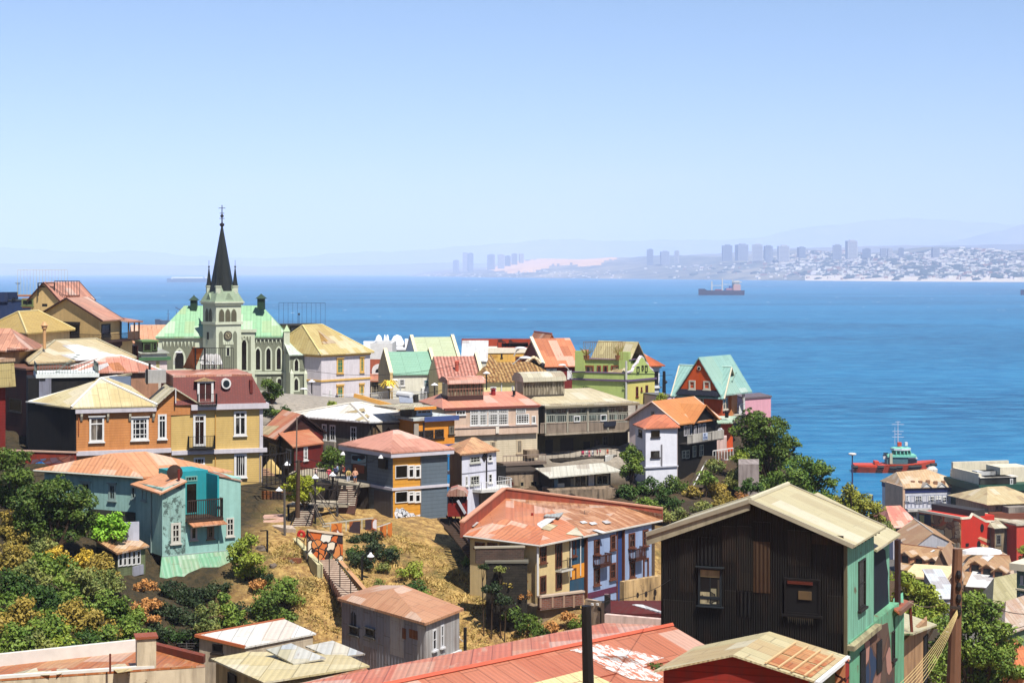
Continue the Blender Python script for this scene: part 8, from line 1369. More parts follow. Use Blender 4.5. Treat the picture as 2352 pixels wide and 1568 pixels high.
def cobra(lab,x,yb,yt,hx,hy,Y,r=.11,mat=None,name='street_lamp',hs=1.0,pole=True):
 o=thing(name,lab,'street lamp',P(x,yb,Y));mt=mat or flat((170,170,166));a,b=P(x,yt,Y),P(hx,hy,Y)
 if pole:MB().bar(P(x,yb,Y),a,r*1.3,r,6).build('pole',mt,o)
 mid=lerp(a,b,.45)+V((0,0,abs(b.z-a.z)*.25));MB().path([a,mid,b],r*.6,5).build('arm',flat((190,186,180)),o);d=(b-mid).normalized();k=MB().lathe((0,0,0),[(.02,-.12),(.32,-.06),(.3,.06),(.16,.14),(.02,.16)],10,sxy=(2.0*hs,.8*hs));k=k.build('lamp_head',flat((236,236,238)),o,local=True);k.location=b-o.location;return o
cobra('curved street lamp in front of the dark red house wall',800,420,330,862,258,178,pole=False);cobra('street lamp arm reaching right from the wooden pole below the dark red house',790,430,405,905,345,178,pole=False)
use(2);cobra('grey street lamp before the church wing with its head bent left',905,1060,930,830,876,288);cobra('street lamp with head to the left before the green roofed white house',1718,960,850,1665,795,298)
use(3);cobra('street lamp arched left beside the lime green house',1332,540,500,1245,412,285)
use(1);cobra('street lamp bent right in front of the church arch',1600,900,860,1640,785,280)
use(9);o=cobra('street lamp with big grey head on the tall wooden pole at right',1742,1430,1420,1960,1245,60,.07,name='street_lamp',hs=1.15,pole=False);w_=flat((96,66,50))
use(10);p0,p1=P(1700,1700,60),P(1742,335,60);o=thing('utility_pole','tall brown wooden pole with wires and a lamp arm at lower right','pole',p0);MB().bar(p0,p1,.26,.17,10).build('pole',paint((120,82,60),.25,.5),o);MB().bar(P(1670,868,59.7),P(1760,880,59.7),.06,None,4).build('cross_arm',flat((60,50,44)),o)
for y in(570,680,790,890,910):MB().lathe(P(1752,y,59.8),[(.07,-.14),(.1,0),(.06,.14)],6).build('insulator',flat((34,30,30)),o)
use(13);p0,p1=P(1610,1700,57),P(1578,610,57);tag(MB().bar(p0,p1,.21,.16,8).build('utility_pole',flat((26,20,18))),'black wooden pole rising over the red roof at bottom centre','pole')
o=thing('utility_pole','short black post with a lamp on the dry slope right of the tin clad house','pole',P(552,1040,128));MB().bar(P(552,1060,128),P(552,795,128),.13,None,6).build('pole',flat((30,26,24)),o);MB().path([P(552,925,128),P(500,885,128),P(470,872,128)],.03,4).build('arm',flat((200,196,190)),o);MB().lathe(P(455,872,128),[(.02,-.1),(.5,-.05),(.4,.1),(.02,.16)],8).build('lamp_head',flat((226,226,230)),o)
use(6);o=thing('utility_pole','thick brown wooden pole with many wires in front of the stairs','pole',P(772,1010,172));MB().bar(P(770,1015,172),P(784,305,172),.27,.17,8).build('pole',paint((80,56,40),.3,.4),o);MB().bar(P(745,320,172),P(815,318,172),.1,None,4).build('cross_arm',IRON,o)
tag(MB().bar(P(757,900,176),P(768,-90,176),.1,.07,6).build('flag_pole',flat((120,106,96))),'very thin tall pole rising in front of the brown and red houses','pole')
tag(MB().bar(P(657,1110,165),P(653,570,165),.14,.11,6).build('lamp_post',flat((96,90,86))),'slim grey post left of the middle stairs','post')
tag(MB().bar(P(497,1215,160),P(497,950,160),.1,None,5).bar(P(430,955,160),P(497,950,160),.06,None,4).build('gate_post',IRON),'black gate post at the edge of the dry path','post')
o=thing('tyre','red painted ring hanging on the wall end at the top of the lower stairs','ring',P(808,1000,164.3));m=MB();c=P(808,990,164.3);R=m_at(26,164);
for i in range(16):a,b=6.2832*i/16,6.2832*(i+1)/16;m.bar(c+V((R*math.cos(a),0,R*1.2*math.sin(a))),c+V((R*math.cos(b),0,R*1.2*math.sin(b))),.17,None,6)
m.build('ring',flat((190,40,30)),o)
def wire(lab,a,b,sag,r=.02,mat=None,name='wire'):
 m=MB();n=14;q=[lerp(a,b,i/n)-V((0,0,sag*4*(i/n)*(1-i/n)))for i in range(n+1)];m.path(q,r,3);tag(m.build(name,mat or flat((40,38,38))),lab,'wire','overhead wires')
top=P(784,330,172);k_=flat((90,80,70))
for i,(x,y,Y)in enumerate(((1010,905,165),(1030,900,165),(1180,900,166),(1230,870,167))):wire('slanting pair of cables from the wooden pole down to the painted wall',P(880+i*12,600-60*(i>1),171),P(x,y,Y),.2,.05,flat((120,110,100)),'cable')
for x,y,Y in((250,500,175),(260,540,174),(430,470,180)):wire('thin wire strung from the wooden pole towards the yellow house',P(780,400,172),P(x,y,Y),.5,.03)
use(10)
for i in range(7):wire('pale wire fanning down left from the tall pole at lower right',P(1745,880+i*9,59.8),P(1130+i*38,1640,52-i*.5),.25,.008+.002*(i%2),flat((206,180,120)))
wire('dark wire running from the tall pole to the right edge',P(1750,680,60),P(2420,930,72),.3,.018);wire('dark wire running from the tall pole over the roofs at right',P(1752,790,60),P(2420,1010,70),.6,.016);wire('pale wire from the tall pole towards the rust lean-to',P(1720,790,60),P(1290,815,88),.3,.014,flat((206,190,150)))
use(2);wire('thin wire crossing in front of the shuttered white house',P(760,690,280),P(2300,640,282),1.5,.035);wire('thin wire along the street before the green roofed house',P(1000,920,285),P(2200,860,285),1.2,.035)
# ================================================================ people
SKIN=flat((196,140,110))
def person(lab,x,y,Y,h=1.68,shirt=(200,60,50),pants=(50,60,90),hair=(40,28,22),rz=0.0,arm=.2,skirt=False,group='people on the platform',lean=0.0,pack=None,sit=False):
 b=P(x,y,Y);o=thing('person',lab,'person',b,group);o.rotation_euler.z=rz;s=h/1.7;vs=[(0,0,.92),(0,-lean*.5,1.15),(0,-lean,1.38),(0,-lean,1.5),(0,-lean-.02,1.6)];es=[(0,1),(1,2),(2,3),(3,4)];rs=[.15,.14,.16,.06,.105]
 for sd in(-1,1):
  k=len(vs);vs+=[(sd*.09,0,.85),(sd*.1,-.02,.48),(sd*.1,.0,.08),(sd*.11,-.13,.04)];es+=[(0,k),(k,k+1),(k+1,k+2),(k+2,k+3)];rs+=[.095,.065,.045,.04]
  k=len(vs);e=arm*(1 if sd>0 else .5);vs+=[(sd*.19,-lean,1.37),(sd*(.25+e*.1),-lean-.04,1.1),(sd*(.24-e*.2),-lean-.06-e*.7,.86+e*.45),(sd*(.23-e*.25),-lean-.1-e*.8,.78+e*.5)];es+=[(2,k),(k,k+1),(k+1,k+2),(k+2,k+3)];rs+=[.06,.05,.036,.04]
 me=bpy.data.meshes.new('body');me.from_pydata([(a*s,c*s,d*s)for a,c,d in vs],es,[]);bo=bpy.data.objects.new('body',me);COL.objects.link(bo);sk=bo.modifiers.new('skin','SKIN')
 for i,r in enumerate(rs):me.skin_vertices[0].data[i].radius=(r*s,r*s)
 me.skin_vertices[0].data[0].use_root=True;bo.modifiers.new('sub','SUBSURF').levels=1;dg=bpy.context.evaluated_depsgraph_get();nm=bpy.data.meshes.new_from_object(bo.evaluated_get(dg));bpy.data.objects.remove(bo);nm.materials.clear()
 for mt in(SKIN,flat(shirt),flat(pants)):nm.materials.append(mt)
 for p in nm.polygons:
  z=p.center.z/s;ax=abs(p.center.x/s);p.material_index=1 if(.93<z<1.45 and(ax<.2 or z>1.1))else 2 if(.1<z<=.93 and ax<.2)and not(skirt and z<.7)else 0;p.use_smooth=True
 bo=bpy.data.objects.new('body',nm);COL.objects.link(bo);bo.parent=o;MB().lathe((0,(-lean+.02)*s,1.66*s),[(.02,-.2),(.1,-.14),(.118,-.02),(.09,.07),(.02,.1)],8).build('hair',flat(hair),o,smooth=True,local=True)
 if pack:MB().lathe((0,(.2-lean)*s,1.2*s),[(.05,-.3),(.2,-.2),(.22,.1),(.1,.25)],8,sxy=(1,.7)).build('backpack',flat(pack),o,smooth=True,local=True)
 return o
use(6);R_=random.uniform
PP=[(945,500,187,(226,196,186),(60,50,60),'person in pale top leaning on the platform rail, left of the group'),(1062,510,185.5,(220,90,110),(150,90,90),'person in pink and white top at the platform rail'),(1120,490,188,(40,50,90),(40,44,60),'person in navy shirt at the left of the crowd'),(1140,480,189.5,(150,170,200),(60,60,70),'person in light blue top behind the navy shirt'),(1168,492,187.5,(206,190,160),(120,100,80),'person in beige at the middle of the crowd'),(1188,482,190,(90,70,60),(50,44,40),'person in brown at the back of the crowd'),(1212,484,189.5,(206,60,36),(60,50,50),'person in bright red shirt at the back of the crowd'),(1276,512,185.5,(150,40,36),(176,150,110),'person in dark red top and tan trousers'),(1330,500,187,(36,34,38),(30,30,36),'person in black by the shop door'),(1365,498,188,(60,56,66),(30,30,40),'person in dark clothes right of the shop door'),(1392,500,186.5,(30,32,40),(190,196,220),'person with pale trousers at the right end of the group')]
for i,(x,y,Y,sh,pa,lab)in enumerate(PP):person(lab,x,y,Y,R_(1.55,1.75),sh,pa,rz=R_(-2.5,2.5),arm=R_(0,.8))
person('stooping person in yellowish top with backpack and white trousers at the stair head',1238,525,183.5,1.7,(216,190,120),(216,220,236),lean=.22,pack=(206,176,110),rz=.3);person('bare legged person in denim shorts standing at the stair head',1303,530,182,1.72,(226,170,140),(90,130,180),hair=(120,84,50),skirt=True,arm=.5)
use(4);person('person in white shirt leaning on the terrace below the orange annex',988,1085,243.5,1.75,(240,240,244),(60,56,60),rz=-.6,arm=.9,group='person by the orange annex',lean=.15)
use(7)
for i,(x,sh)in enumerate(((226,(120,60,50)),(270,(226,220,232)),(322,(90,90,110)))):person(('dark red clad rider at the left inside the funicular car','rider in white in the middle of the funicular car','rider in grey at the right of the funicular car')[i],x,478,167.6,1.55,sh,(50,50,60),group='riders in the funicular car')
use(2);person('small person in dark clothes standing in the street by the white fence',1135,1010,293,1.65,(60,60,80),(40,40,50),group='person in the street')
o=thing('solar_heater','white solar water heater with sloping panel and dark tank, behind the orange house roof','solar heater',P(1770,1000,218));MB().bar(P(1700,925,219),P(1825,940,217),.42,None,10).build('tank',WHITE,o);q=[P(1700,935,219),P(1830,955,217),P(1835,1010,214.5),P(1712,1005,216)];MB().prism(q,[p+V((0,0,.08))for p in q]).build('panel',flat((150,156,170)),o);MB().bar(P(1860,930,217),P(1862,1000,217),.35,None,8).build('stand',flat((50,46,40)),o)
for c_,x,y0,y1,Y,lab in((11,1715,1560,1195,84,'thin television aerial over the white wall of the rust roofed house'),(2,1665,1060,1010,213,'short aerial on the white corner roof'),(7,1450,570,520,160,'small aerial on the rusty end of the terracotta roof'),(1,165,265,145,284,'thin aerial at the left end of the upper roof terrace'),(3,1160,235,205,346,'short aerial on the orange gable ridge'),(5,2300,960,900,168,'white laundry pole right of the teal house')):
 use(c_);a,b=P(x,y0,Y),P(x,y1,Y);m=MB().bar(a,b,.03 if Y<200 else .05,None,4);L=(b-a).z
 for k in range(3):m.bar(b+V((-.5+.1*k,0,-.12*k-.05)),b+V((.5-.1*k,0,-.12*k-.05)),.018 if Y<200 else .03,None,3)
 tag(m.build('tv_aerial',flat((90,84,80))),lab,'aerial')
use(0)
for(x0,y0,Y0,x1,y1,Y1,sg)in((600,1000,186,786,1070,172,.6),(786,1065,172,1010,985,205,1.2),(786,1060,172,870,1050,180,.4),(470,1095,160,655,1135,166,.5),(655,1130,166,786,1075,172,.4),(1545,860,300,1330,850,300,.8),(1545,865,300,1690,905,268,.6),(0,1075,160,170,1040,185,.7),(0,1090,158,250,1050,184,.8),(904,905,290,1120,865,296,1.0),(1350,1380,57,1540,1330,85,.3)):wire('thin dark cable sagging between the houses',P(x0,y0,Y0),P(x1,y1,Y1),sg,.03 if Y0>100 else .015)
# ================================================================ trees, bushes, dry grass
def clump_mesh(blobs,dens,leafs,seed,flatten=.8,sub=9):
 """leaf clusters: every blob holds smaller clumps, every clump a shell of leaf faces"""
 r=np.random.default_rng(seed);P_=[];N_=[];Sz=[]
 for(c,R)in blobs:
  nsub=max(5,int(sub*1.4));
  for k in range(nsub):
   d=r.normal(size=3);d/=np.linalg.norm(d);d[2]=d[2]*.8+.18;rr=R*(.35+.62*r.random());cc=np.array(c)+d*rr*np.array([1,1,flatten]);rs=R*r.uniform(.34,.58)
   n=max(10,int(dens*.8*rs*rs/leafs/leafs));q=r.normal(size=(n,3));q/=np.linalg.norm(q,axis=1)[:,None];P_.append(cc+q*(rs*r.uniform(.55,1.08,n)**.6)[:,None]*np.array([1,1,.75]));N_.append(q+r.normal(scale=.7,size=(n,3))+np.array([0,0,.5]));Sz.append(leafs*r.uniform(.6,1.5,n))
 p=np.concatenate(P_);n=np.concatenate(N_);s=np.concatenate(Sz);n/=np.linalg.norm(n,axis=1)[:,None];a=np.cross(n,r.normal(size=n.shape));a/=np.linalg.norm(a,axis=1)[:,None];b=np.cross(n,a);w_=s[:,None]
 v=np.stack([p-a*w_,p-b*w_*.55+n*w_*.15,p+a*w_,p+b*w_*.55+n*w_*.15],1).reshape(-1,3);m=len(p);return v,np.arange(4*m).reshape(m,4)
def leafobj(name,v,f,mat,parent):
 me=bpy.data.meshes.new(name);me.vertices.add(len(v));me.vertices.foreach_set('co',v.astype(np.float32).ravel());me.loops.add(f.size);me.loops.foreach_set('vertex_index',f.astype(np.int32).ravel());me.polygons.add(len(f));me.polygons.foreach_set('loop_start',np.arange(0,f.size,4,dtype=np.int32));me.update(calc_edges=True);me.materials.append(mat)
 o=bpy.data.objects.new(name,me);COL.objects.link(o);o.parent=parent;return o
_seed=[100]
def tree(name,lab,cat,blobs,Y,mat,base=None,leafs=.22,dens=5.0,trunk=.25,sub=9,depth=1.0,group=None,bark=(70,54,40),stems=True):
 """blobs: (x, y, r) in photo pixels at distance Y; crown and tapered trunk with limbs"""
 _seed[0]+=1;r=random.Random(_seed[0]);B=[];q=max(blobs,key=lambda b:b[1]+b[2])
 if _c[2]==1 and Y>100 and not any(w in lab for w in('retaining','cream house','wall foot')):
  Yh=hit(q[0],q[1]+q[2]*.7)
  if Yh and(Yh<Y or(cat in('shrub','bush')and Y<215)):Y=max(Yh-.6,Y*.8)
 for q in blobs:
  R=m_at(q[2],Y)*(1.18 if cat=='tree' else 1.1);p=P(q[0],q[1],Y+r.uniform(-.8,.8)*R*depth);B.append((p,R))
 cx=sum(p.x for p,R in B)/len(B);cy=sum(p.y for p,R in B)/len(B);zb=min(p.z-R for p,R in B)
 if base:bp=P(base[0],base[1],Y)
 else:bp=V((cx,cy,min(ground(cx,cy),zb)))
 o=thing(name,lab,cat,bp,group);L=[(tuple(p-bp),R)for p,R in B];v,f=clump_mesh(L,dens*.95,leafs*.6,_seed[0],sub=sub);leafobj('crown',v,f,mat,o)
 if stems:
  m=MB();hub=V((r.uniform(-.2,.2),0,max(.3,(zb-bp.z)*.8+.2)));m.bar((0,0,-.4),hub,trunk,trunk*.75,7)
  for c,R in L:c=V(c);mid=lerp(hub,c,.5)+V((0,0,-.1*R));m.bar(hub,mid,trunk*.6,trunk*.4,5);m.bar(mid,c,trunk*.4,trunk*.12,5);m.bar(c,c+V((r.uniform(-1,1),r.uniform(-1,1),r.uniform(.2,.9)))*R*.8,trunk*.14,.01,4)
  m.build('trunk',flat(bark),o,local=True)
 return o
g1=leaf((50,72,26),(82,100,36),(122,130,54));g2=leaf((38,62,24),(60,84,30),(88,104,44));g3=leaf((96,114,36),(130,138,50),(164,162,70));g4=leaf((112,100,44),(142,122,54),(176,148,64));g5=leaf((150,130,50),(196,160,50),(220,180,60));g6=leaf((84,98,50),(118,120,60),(150,140,80));g7=leaf((68,92,32),(104,122,46),(146,152,72));gd=leaf((30,46,24),(44,58,28),(90,96,70));br_=leaf((150,106,60),(170,120,66),(190,140,84))
use(0)
tree('broadleaf_tree','dark broadleaf tree at the left edge beside the painted wall','tree',[(10,1060,34),(40,1095,34),(58,1050,16),(15,1130,40),(45,1150,30)],164,g1,trunk=.3)
tree('broadleaf_tree','big dark broadleaf tree hiding the left end of the teal house','tree',[(105,1130,38),(140,1115,26),(80,1165,42),(130,1175,45),(175,1150,34),(190,1185,22),(160,1215,38),(100,1225,45),(70,1200,34)],156,leaf((44,66,24),(72,92,34),(120,120,56)),trunk=.35,dens=5.5)
tree('fig_tree','bright green bush like tree beside the teal house and hut','tree',[(228,1205,22),(258,1198,22),(280,1212,15),(245,1228,24),(215,1225,14),(272,1230,16)],152,leaf((96,140,36),(126,164,48),(160,186,70)),leafs=.28)
tree('pepper_tree','light green tree against the right corner of the teal house','tree',[(558,1255,26),(578,1240,16),(545,1280,22),(575,1285,28),(585,1315,20),(555,1310,24)],153.5,g3,base=(568,1390),trunk=.25)
SB=[((20,1215,30),g4,150,'olive brown shrub at the left edge under the dark tree'),((62,1235,30),g4,149,'olive shrub just below the big dark tree'),((88,1255,26),g6,147,'grey green shrub right of the olive ones'),((30,1285,32),g4,144,'brownish shrub at the left edge halfway down the slope'),((100,1302,28),g7,143,'fresh green shrub in the middle of the left slope'),((70,1325,28),g6,141,'grey shrub below the brownish one'),((128,1285,22),g5,144,'small golden flowering shrub, left of two'),((145,1310,26),g7,143,'leafy green shrub between the golden ones'),((195,1290,22),g5,146,'tall golden flowering shrub near the hut'),((218,1310,30),g4,145,'yellow olive shrub beside the garden hut'),((190,1345,32),g6,141,'grey brown shrub in the middle of the slope'),((248,1340,24),g6,143,'pale shrub at the right side of the left slope'),((140,1360,30),g7,139,'green shrub at the centre of the left slope'),((25,1350,34),g2,140,'dark green shrub at the left edge'),((95,1385,34),g2,136,'dark green shrub in the hollow of the slope'),((45,1420,36),g4,130,'yellow brown shrub low at the left'),((105,1440,32),g7,129,'green shrub low on the slope beside the yellow brown one'),((170,1420,34),g4,131,'olive shrub right of the low green one'),((215,1440,30),g4,128,'golden olive shrub low on the slope'),((240,1390,30),g7,137,'bright climber covered shrub at the slope right side'),((275,1410,32),g7,134,'leafy green shrub nearest the dark gully'),((295,1450,28),g7,128,'leafy green shrub above the rust roof, right end'),((20,1480,34),g7,122,'light green shrub at the left bottom above the roof'),((80,1490,32),g6,121,'olive grey shrub just above the roof'),((135,1480,32),g3,122,'lime green shrub just above the roof middle'),((190,1485,30),g2,122,'dark shrub just above the white parapet'),((245,1475,30),g7,124,'green shrub above the white parapet right part'),((0,1400,30),g7,134,'green shrub cut by the left edge low on the slope')]
for(x,y,r),mt,Y,lab in SB:tree('shrub',lab,'shrub',[(x,y,r*1.3),(x+r*.8,y+r*.4,r*.95),(x-r*.8,y+r*.35,r*.95),(x+r*.1,y-r*.7,r*.75)],Y,mt,leafs=.2,sub=7,dens=4.2,trunk=.08,group='shrubs on the left slope',depth=.7)
for bl,mt,Y,lab in(([(655,1345,26),(670,1375,24),(640,1365,26)],g7,151,'green tree on the dry path, upper of two overlapping'),([(610,1385,28),(600,1410,26),(630,1410,26),(655,1420,24),(588,1395,18)],g1,146,'dark green tree on the dry path, lower of two overlapping'),([(478,1405,22),(470,1435,22),(490,1440,20)],g6,139,'olive bush in the gully, left of two'),([(515,1375,16),(520,1400,20),(530,1425,22),(545,1415,14),(505,1430,18)],g7,141,'green bush in the gully, right of two')):tree('small_tree',lab,'tree',bl,Y,mt,leafs=.2,trunk=.14,group='small trees in the gully')
tree('acacia','yellow green feathery tree in front of the wooden stairs','tree',[(682,1100,16),(700,1110,18),(672,1120,16),(690,1135,22),(718,1128,14),(735,1125,8),(705,1145,14),(668,1145,10)],174,leaf((128,136,36),(146,150,44),(166,166,64)),leafs=.16,trunk=.12)
tree('bay_tree','dark round tree beside the shop on the platform','tree',[(765,1045,20),(752,1065,18),(780,1062,18),(768,1078,18)],193,g1,trunk=.15)
tree('garden_tree','dark tree in front of the church between mansard and buttress','tree',[(612,880,14),(625,895,16),(635,888,12),(622,915,14),(610,905,10),(640,905,9)],278,g1,leafs=.28,trunk=.25)
for x,y,r,mt,lab in((612,945,16,gd,'dark garden shrub below the church tree'),(640,950,14,g7,'round green shrub at the garden wall end'),(655,940,10,g2,'small dark shrub close to the white wall'),(760,928,9,g3,'light green shrub by the white fence')):tree('garden_shrub',lab,'shrub',[(x,y,r),(x+r*.7,y+r*.2,r*.7)],272 if x<700 else 291,mt,leafs=.22,trunk=.08)
for x,y,r,mt,Y,lab in((815,1238,14,gd,166,'dark creeper bush under the second orange panel'),(850,1228,20,gd,166.5,'dark ivy bush under the third orange panel'),(862,1258,22,gd,164,'dark ivy bush below the grey house corner'),(835,1285,24,gd,161.5,'dark flowering bush right of the painted wall'),(815,1268,18,g2,163,'green creeper right beside the painted wall'),(888,1272,22,gd,163,'dark bush at the top of the dry grass'),(905,1262,14,g6,164,'small grey green bush below the grey house'),(880,1300,14,g6,161,'sparse bush in the dry grass, left'),(945,1310,24,g3,159.5,'yellow green bush in the middle of the dry grass'),(952,1345,20,g2,156.5,'dark green lower part bush in the dry grass'),(968,1365,16,g7,155.5,'green bush above the tin clad house'),(930,1365,14,g6,155.5,'olive bush left above the tin clad house'),(870,1340,12,g6,157.5,'small olive bush right of the lower stairs'),(1075,1290,14,g7,160,'green tuft beside the funicular track'),(1105,1320,12,g6,157.5,'olive tuft beside the funicular track, lower'),(1180,1412,24,g1,150.5,'leafy green bush at the foot of the dry slope, left'),(1212,1435,26,g1,149,'leafy green bush at the foot of the dry slope, middle'),(1242,1450,20,g1,148,'leafy green bush at the foot of the dry slope, right'),(1130,1355,10,g6,154,'tiny olive tuft on the dry slope'),(1305,1415,16,br_,146.5,'dry brown bush under the brick parapet, left'),(1330,1430,20,g7,145.5,'green bush under the brick parapet'),(1352,1420,16,g7,145.5,'green bush beside the lane wall'),(1270,1440,18,br_,147,'dry brown bush between the green ones'),(1172,1302,12,g4,148.6,'yellow bush on the stone retaining wall'),(1192,1330,16,br_,149,'pinkish brown bush at the cream house corner'),(1172,1340,14,g4,148.5,'olive bush hanging on the stone retaining wall'),(1205,1365,14,br_,148,'dry bush below the cream house corner'),(1500,1535,16,g2,77,'dark plant at the corner of the red hut'),(1190,1375,14,g6,149,'grey green bush at the wall foot'),(1128,1350,17,gd,147,'dark ivy low on the stone retaining wall, left'),(1150,1305,11,g6,147.3,'grey tuft in the middle of the stone retaining wall'),(1158,1378,19,gd,147,'dark ivy at the bottom of the stone retaining wall'),(1112,1300,10,gd,147.5,'small dark ivy patch high on the stone retaining wall')):tree('bush',lab,'bush',[(x,y,r),(x+r*.6,y+r*.3,r*.65),(x-r*.6,y+r*.25,r*.65)],Y,mt,leafs=.17 if Y>100 else .1,sub=7,trunk=.06,dens=4,group='bushes on the dry slope')
for x,y,r,Y,mt,lab in((1452,1042,16,220,g1,'upper part of the tree left of the white block'),(1545,1115,24,212,g1,'green bush in front of the white block base'),(1528,1150,28,205,g2,'dark bush mass under the white block'),(1490,1120,24,212,g2,'dark bush left under the white block'),(1440,1130,20,213,g2,'dark bush right of the low hut'),(1480,1165,24,203,g7,'green bush above the terracotta parapet, middle'),(1420,1178,20,199,g7,'green bush above the terracotta parapet, left'),(1520,1185,22,199,g6,'olive bush above the terracotta parapet, right'),(1560,1185,18,200,g6,'olive bush at the path foot'),(1592,1130,16,212,g4,'yellowish bush beside the dark steps'),(1645,1125,22,212,g4,'yellow green bush on the slope right of the steps'),(1690,1105,24,214,g6,'olive brown bush in the middle of the slope'),(1725,1125,22,212,g6,'olive brown bush left under the big trees'),(1660,1155,24,205,g4,'dry bush above the shed ridge, left'),(1705,1150,22,206,br_,'dry brown bush above the shed ridge, right'),(1640,1068,20,228,g6,'grey green bush right of the long handrail'),(1698,1050,16,230,g3,'loose light tree below the pinkish terrace, upper'),(1705,1085,20,227,g6,'loose light tree below the pinkish terrace, lower'),(1620,1100,18,222,g7,'green bush behind the dark steps'),(1520,917,14,282,g3,'yellow green hedge ball behind the rust gable house'),(1665,1180,18,200,g4,'small dry bush just over the shed roof'),(1610,1165,18,203,g6,'bush beside the dirt path'),(1718,1118,20,216,g2,'dark bush covering the foot of the concrete shed')):tree('slope_bush',lab,'bush',[(x,y,r),(x+r*.7,y+r*.2,r*.75),(x-r*.6,y+r*.3,r*.7),(x,y-r*.5,r*.6)],Y,mt,leafs=.24,sub=7,trunk=.1,dens=4,group='bushes on the slope under the white block')
tree('young_tree','slim green tree standing left of the white block','tree',[(1448,1030,10),(1442,1048,16),(1462,1052,16),(1450,1070,20),(1438,1085,14),(1468,1082,14)],221,g7,base=(1452,1150),trunk=.15)
ct=dict(leafs=.30,dens=4.6,trunk=.4)
tree('cypress_tree','big dark green tree on the cliff right of the orange house, highest of three','tree',[(1722,968,26),(1745,965,24),(1770,985,26),(1712,1000,28),(1790,978,18),(1750,1010,34),(1780,1030,32),(1805,1015,22),(1725,1040,32),(1815,1045,24),(1760,1065,36),(1722,1075,26),(1830,1022,10)],236,g1,**ct)
tree('cypress_tree','big green tree on the cliff, middle one of three stepping down to the water','tree',[(1835,1065,26),(1865,1075,26),(1890,1085,20),(1815,1095,32),(1850,1110,34),(1885,1115,26),(1910,1108,14),(1780,1110,30),(1830,1145,32),(1870,1150,30),(1905,1140,18),(1790,1150,26),(1750,1130,26)],229,leaf((56,84,30),(92,112,40),(128,138,60)),**ct)
tree('cypress_tree','olive green spreading tree lowest on the cliff above the shed roof','tree',[(1950,1125,18),(1968,1145,24),(1940,1150,22),(1990,1160,22),(2010,1172,18),(1955,1175,26),(1985,1190,24),(1925,1180,20),(2025,1190,10),(2005,1205,16),(1950,1200,22)],224,leaf((104,112,40),(136,134,54),(160,152,70)),**ct)
tree('harbour_tree','brownish tree at the harbour edge right of the shed roof','tree',[(2035,1205,12),(2045,1220,14),(2030,1228,12)],300,g6,leafs=.35,trunk=.3)
tree('plane_tree','large bright green tree below the lamp pole, nearer of two','tree',[(2215,1390,34),(2250,1385,28),(2280,1400,22),(2190,1440,36),(2240,1440,46),(2285,1450,36),(2165,1490,38),(2220,1500,48),(2280,1505,44),(2320,1490,26),(2150,1540,40),(2210,1555,44),(2270,1560,44),(2325,1545,30)],150,g7,leafs=.26,dens=5.4,trunk=.4)
tree('plane_tree','light green tree behind the lean-to roofs, farther of two','tree',[(2075,1330,22),(2100,1345,26),(2070,1370,26),(2110,1380,30),(2140,1365,20),(2140,1395,30),(2085,1410,26),(2120,1420,30),(2165,1405,22)],178,g3,leafs=.28,dens=5.2,trunk=.35)
tree('street_tree','small bright tree by the red block at the right edge','tree',[(2350,1265,14),(2358,1285,14),(2350,1300,10)],400,g3,leafs=.4,trunk=.3)
GB=[(395,1350,16,gd),(430,1372,18,gd),(470,1360,14,gd),(505,1345,12,gd),(335,1345,12,br_),(350,1385,13,br_),(318,1400,12,br_),(345,1420,11,br_),(420,1420,18,gd),(380,1400,16,gd),(440,1460,18,gd),(400,1460,16,g2),(545,1400,14,gd),(560,1440,16,g2),(360,1450,14,gd),(500,1465,14,gd),(590,1340,10,br_),(610,1325,12,gd)]
for i,(x,y,r,mt)in enumerate(GB):tree('gully_bush',('dry brown bush in the dark gully below the teal house' if mt is br_ else 'dark bush added as shade in the gully below the teal house'),'bush',[(x,y,r*1.5),(x+r*1.2,y+r*.3,r*1.1),(x-r*1.2,y+r*.3,r*1.1)],145,mt,leafs=.18,sub=7,trunk=.06,dens=4,group='dry brown bushes in the gully' if mt is br_ else 'dark bushes in the gully')  # dark bushes added to stand in for the gully's deep shadow
use(2);o=thing('palm','small yellow palm beside the lantern in front of the sunroom','palm',P(1612,960,297));MB().bar((0,0,-.5),(0,0,2.2),.22,.18,6).build('trunk',flat((110,90,60)),o,local=True);m=MB()
for i in range(22):
 a=6.283*i/22;L=random.uniform(1.2,1.9);q=[V((0,0,2.2)),V((math.cos(a)*L*.5,math.sin(a)*L*.5,2.2+random.uniform(.3,1.0))),V((math.cos(a)*L,math.sin(a)*L,2.2+random.uniform(-.6,.5)))];s=V((-math.sin(a),math.cos(a),0))*.13
 for p0,p1 in zip(q,q[1:]):m.prism([p0-s,p1-s,p1+s,p0+s],[p+V((0,0,.03))for p in(p0-s,p1-s,p1+s,p0+s)])
m.build('crown',leaf((190,160,50),(210,180,70)),o,local=True)
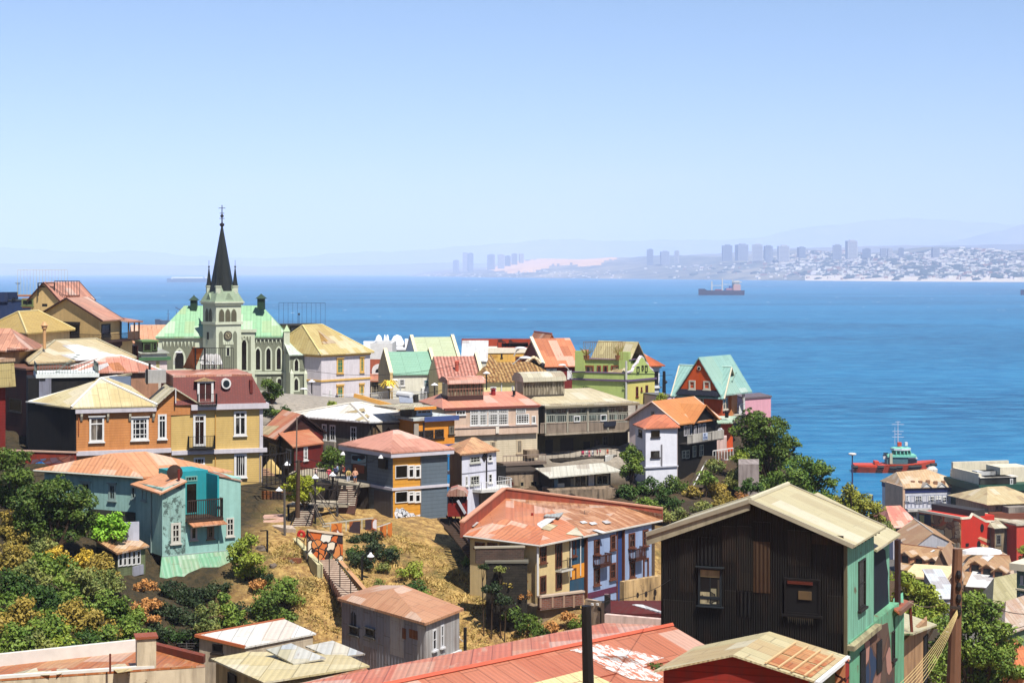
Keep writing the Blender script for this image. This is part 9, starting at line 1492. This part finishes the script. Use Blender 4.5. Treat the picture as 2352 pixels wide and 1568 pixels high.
poly=[(600,1245),(700,1250),(760,1330),(900,1225),(1010,1260),(1060,1300),(1200,1430),(1290,1490),(1000,1530),(900,1390),(760,1500),(690,1470),(660,1330)]
r=np.random.default_rng(5);xs=r.uniform(-26,8,60000);ys=r.uniform(140,172,60000);zs=height(xs,ys)+wob(xs,ys);u_=CX+xs/ys*F;w_=HY-(zs-CZ)/ys*F;ok=np.array([inpoly(a,b,poly)for a,b in zip(u_,w_)]);nz=np.sin(xs*.8+1)*np.sin(ys*.9)+np.sin(xs*.31-ys*.5)+r.normal(scale=.5,size=len(xs));ok&=nz>-.35;xs,ys,zs=xs[ok][:22000],ys[ok][:22000],zs[ok][:22000];n=len(xs)
hh=r.uniform(.07,.3,n)*(.6+1.1*np.clip(np.sin(xs*1.1)*np.sin(ys*1.3+xs*.4)+.3,0,1));an=r.uniform(0,6.28,n);tx,ty=r.normal(scale=.22,size=n),r.normal(scale=.22,size=n);dx,dy=np.cos(an)*.06,np.sin(an)*.06;b=np.stack([xs,ys,zs-.05],1)
v=np.stack([b+np.stack([-dx,-dy,0*xs],1),b+np.stack([dx,dy,0*xs],1),b+np.stack([tx+dx*.4,ty+dy*.4,hh],1),b+np.stack([tx-dx*.4,ty-dy*.4,hh],1)],1).reshape(-1,3)
go=leafobj('dry_grass',v,np.arange(4*n).reshape(n,4),leaf((180,152,92),(128,112,58),(196,172,116),.2),None);tag(go,'dry yellow grass tufts on the open slope between stairs and track','grass',kind='stuff')
use(0);o=None
for x,y,Y,s_,lab in((600,1262,158,1.0,'grey rock pile end beside the light green tree'),(628,1300,156,.7,'small brown rock on the dry path'),(760,1318,155,.6,'loose stone beside the lower stairs'),(668,1292,157,.8,'brown rock at the upper edge of the dry path'),(735,1275,158,.7,'pale stone at the foot of the stair wall'),(690,1305,155,.5,'small stone in the middle of the dry path')):
 p=P(x,y,(hit(x,y)or Y));m=MB().ball((0,0,0),s_*.6,9,0,.7);rr=random.Random(x)
 for q in m.v:q*=rr.uniform(.75,1.2)
 k=m.build('rock',paint((110,96,84),.3,.2));k.location=p;tag(k,lab,'rock','rocks on the dry path')
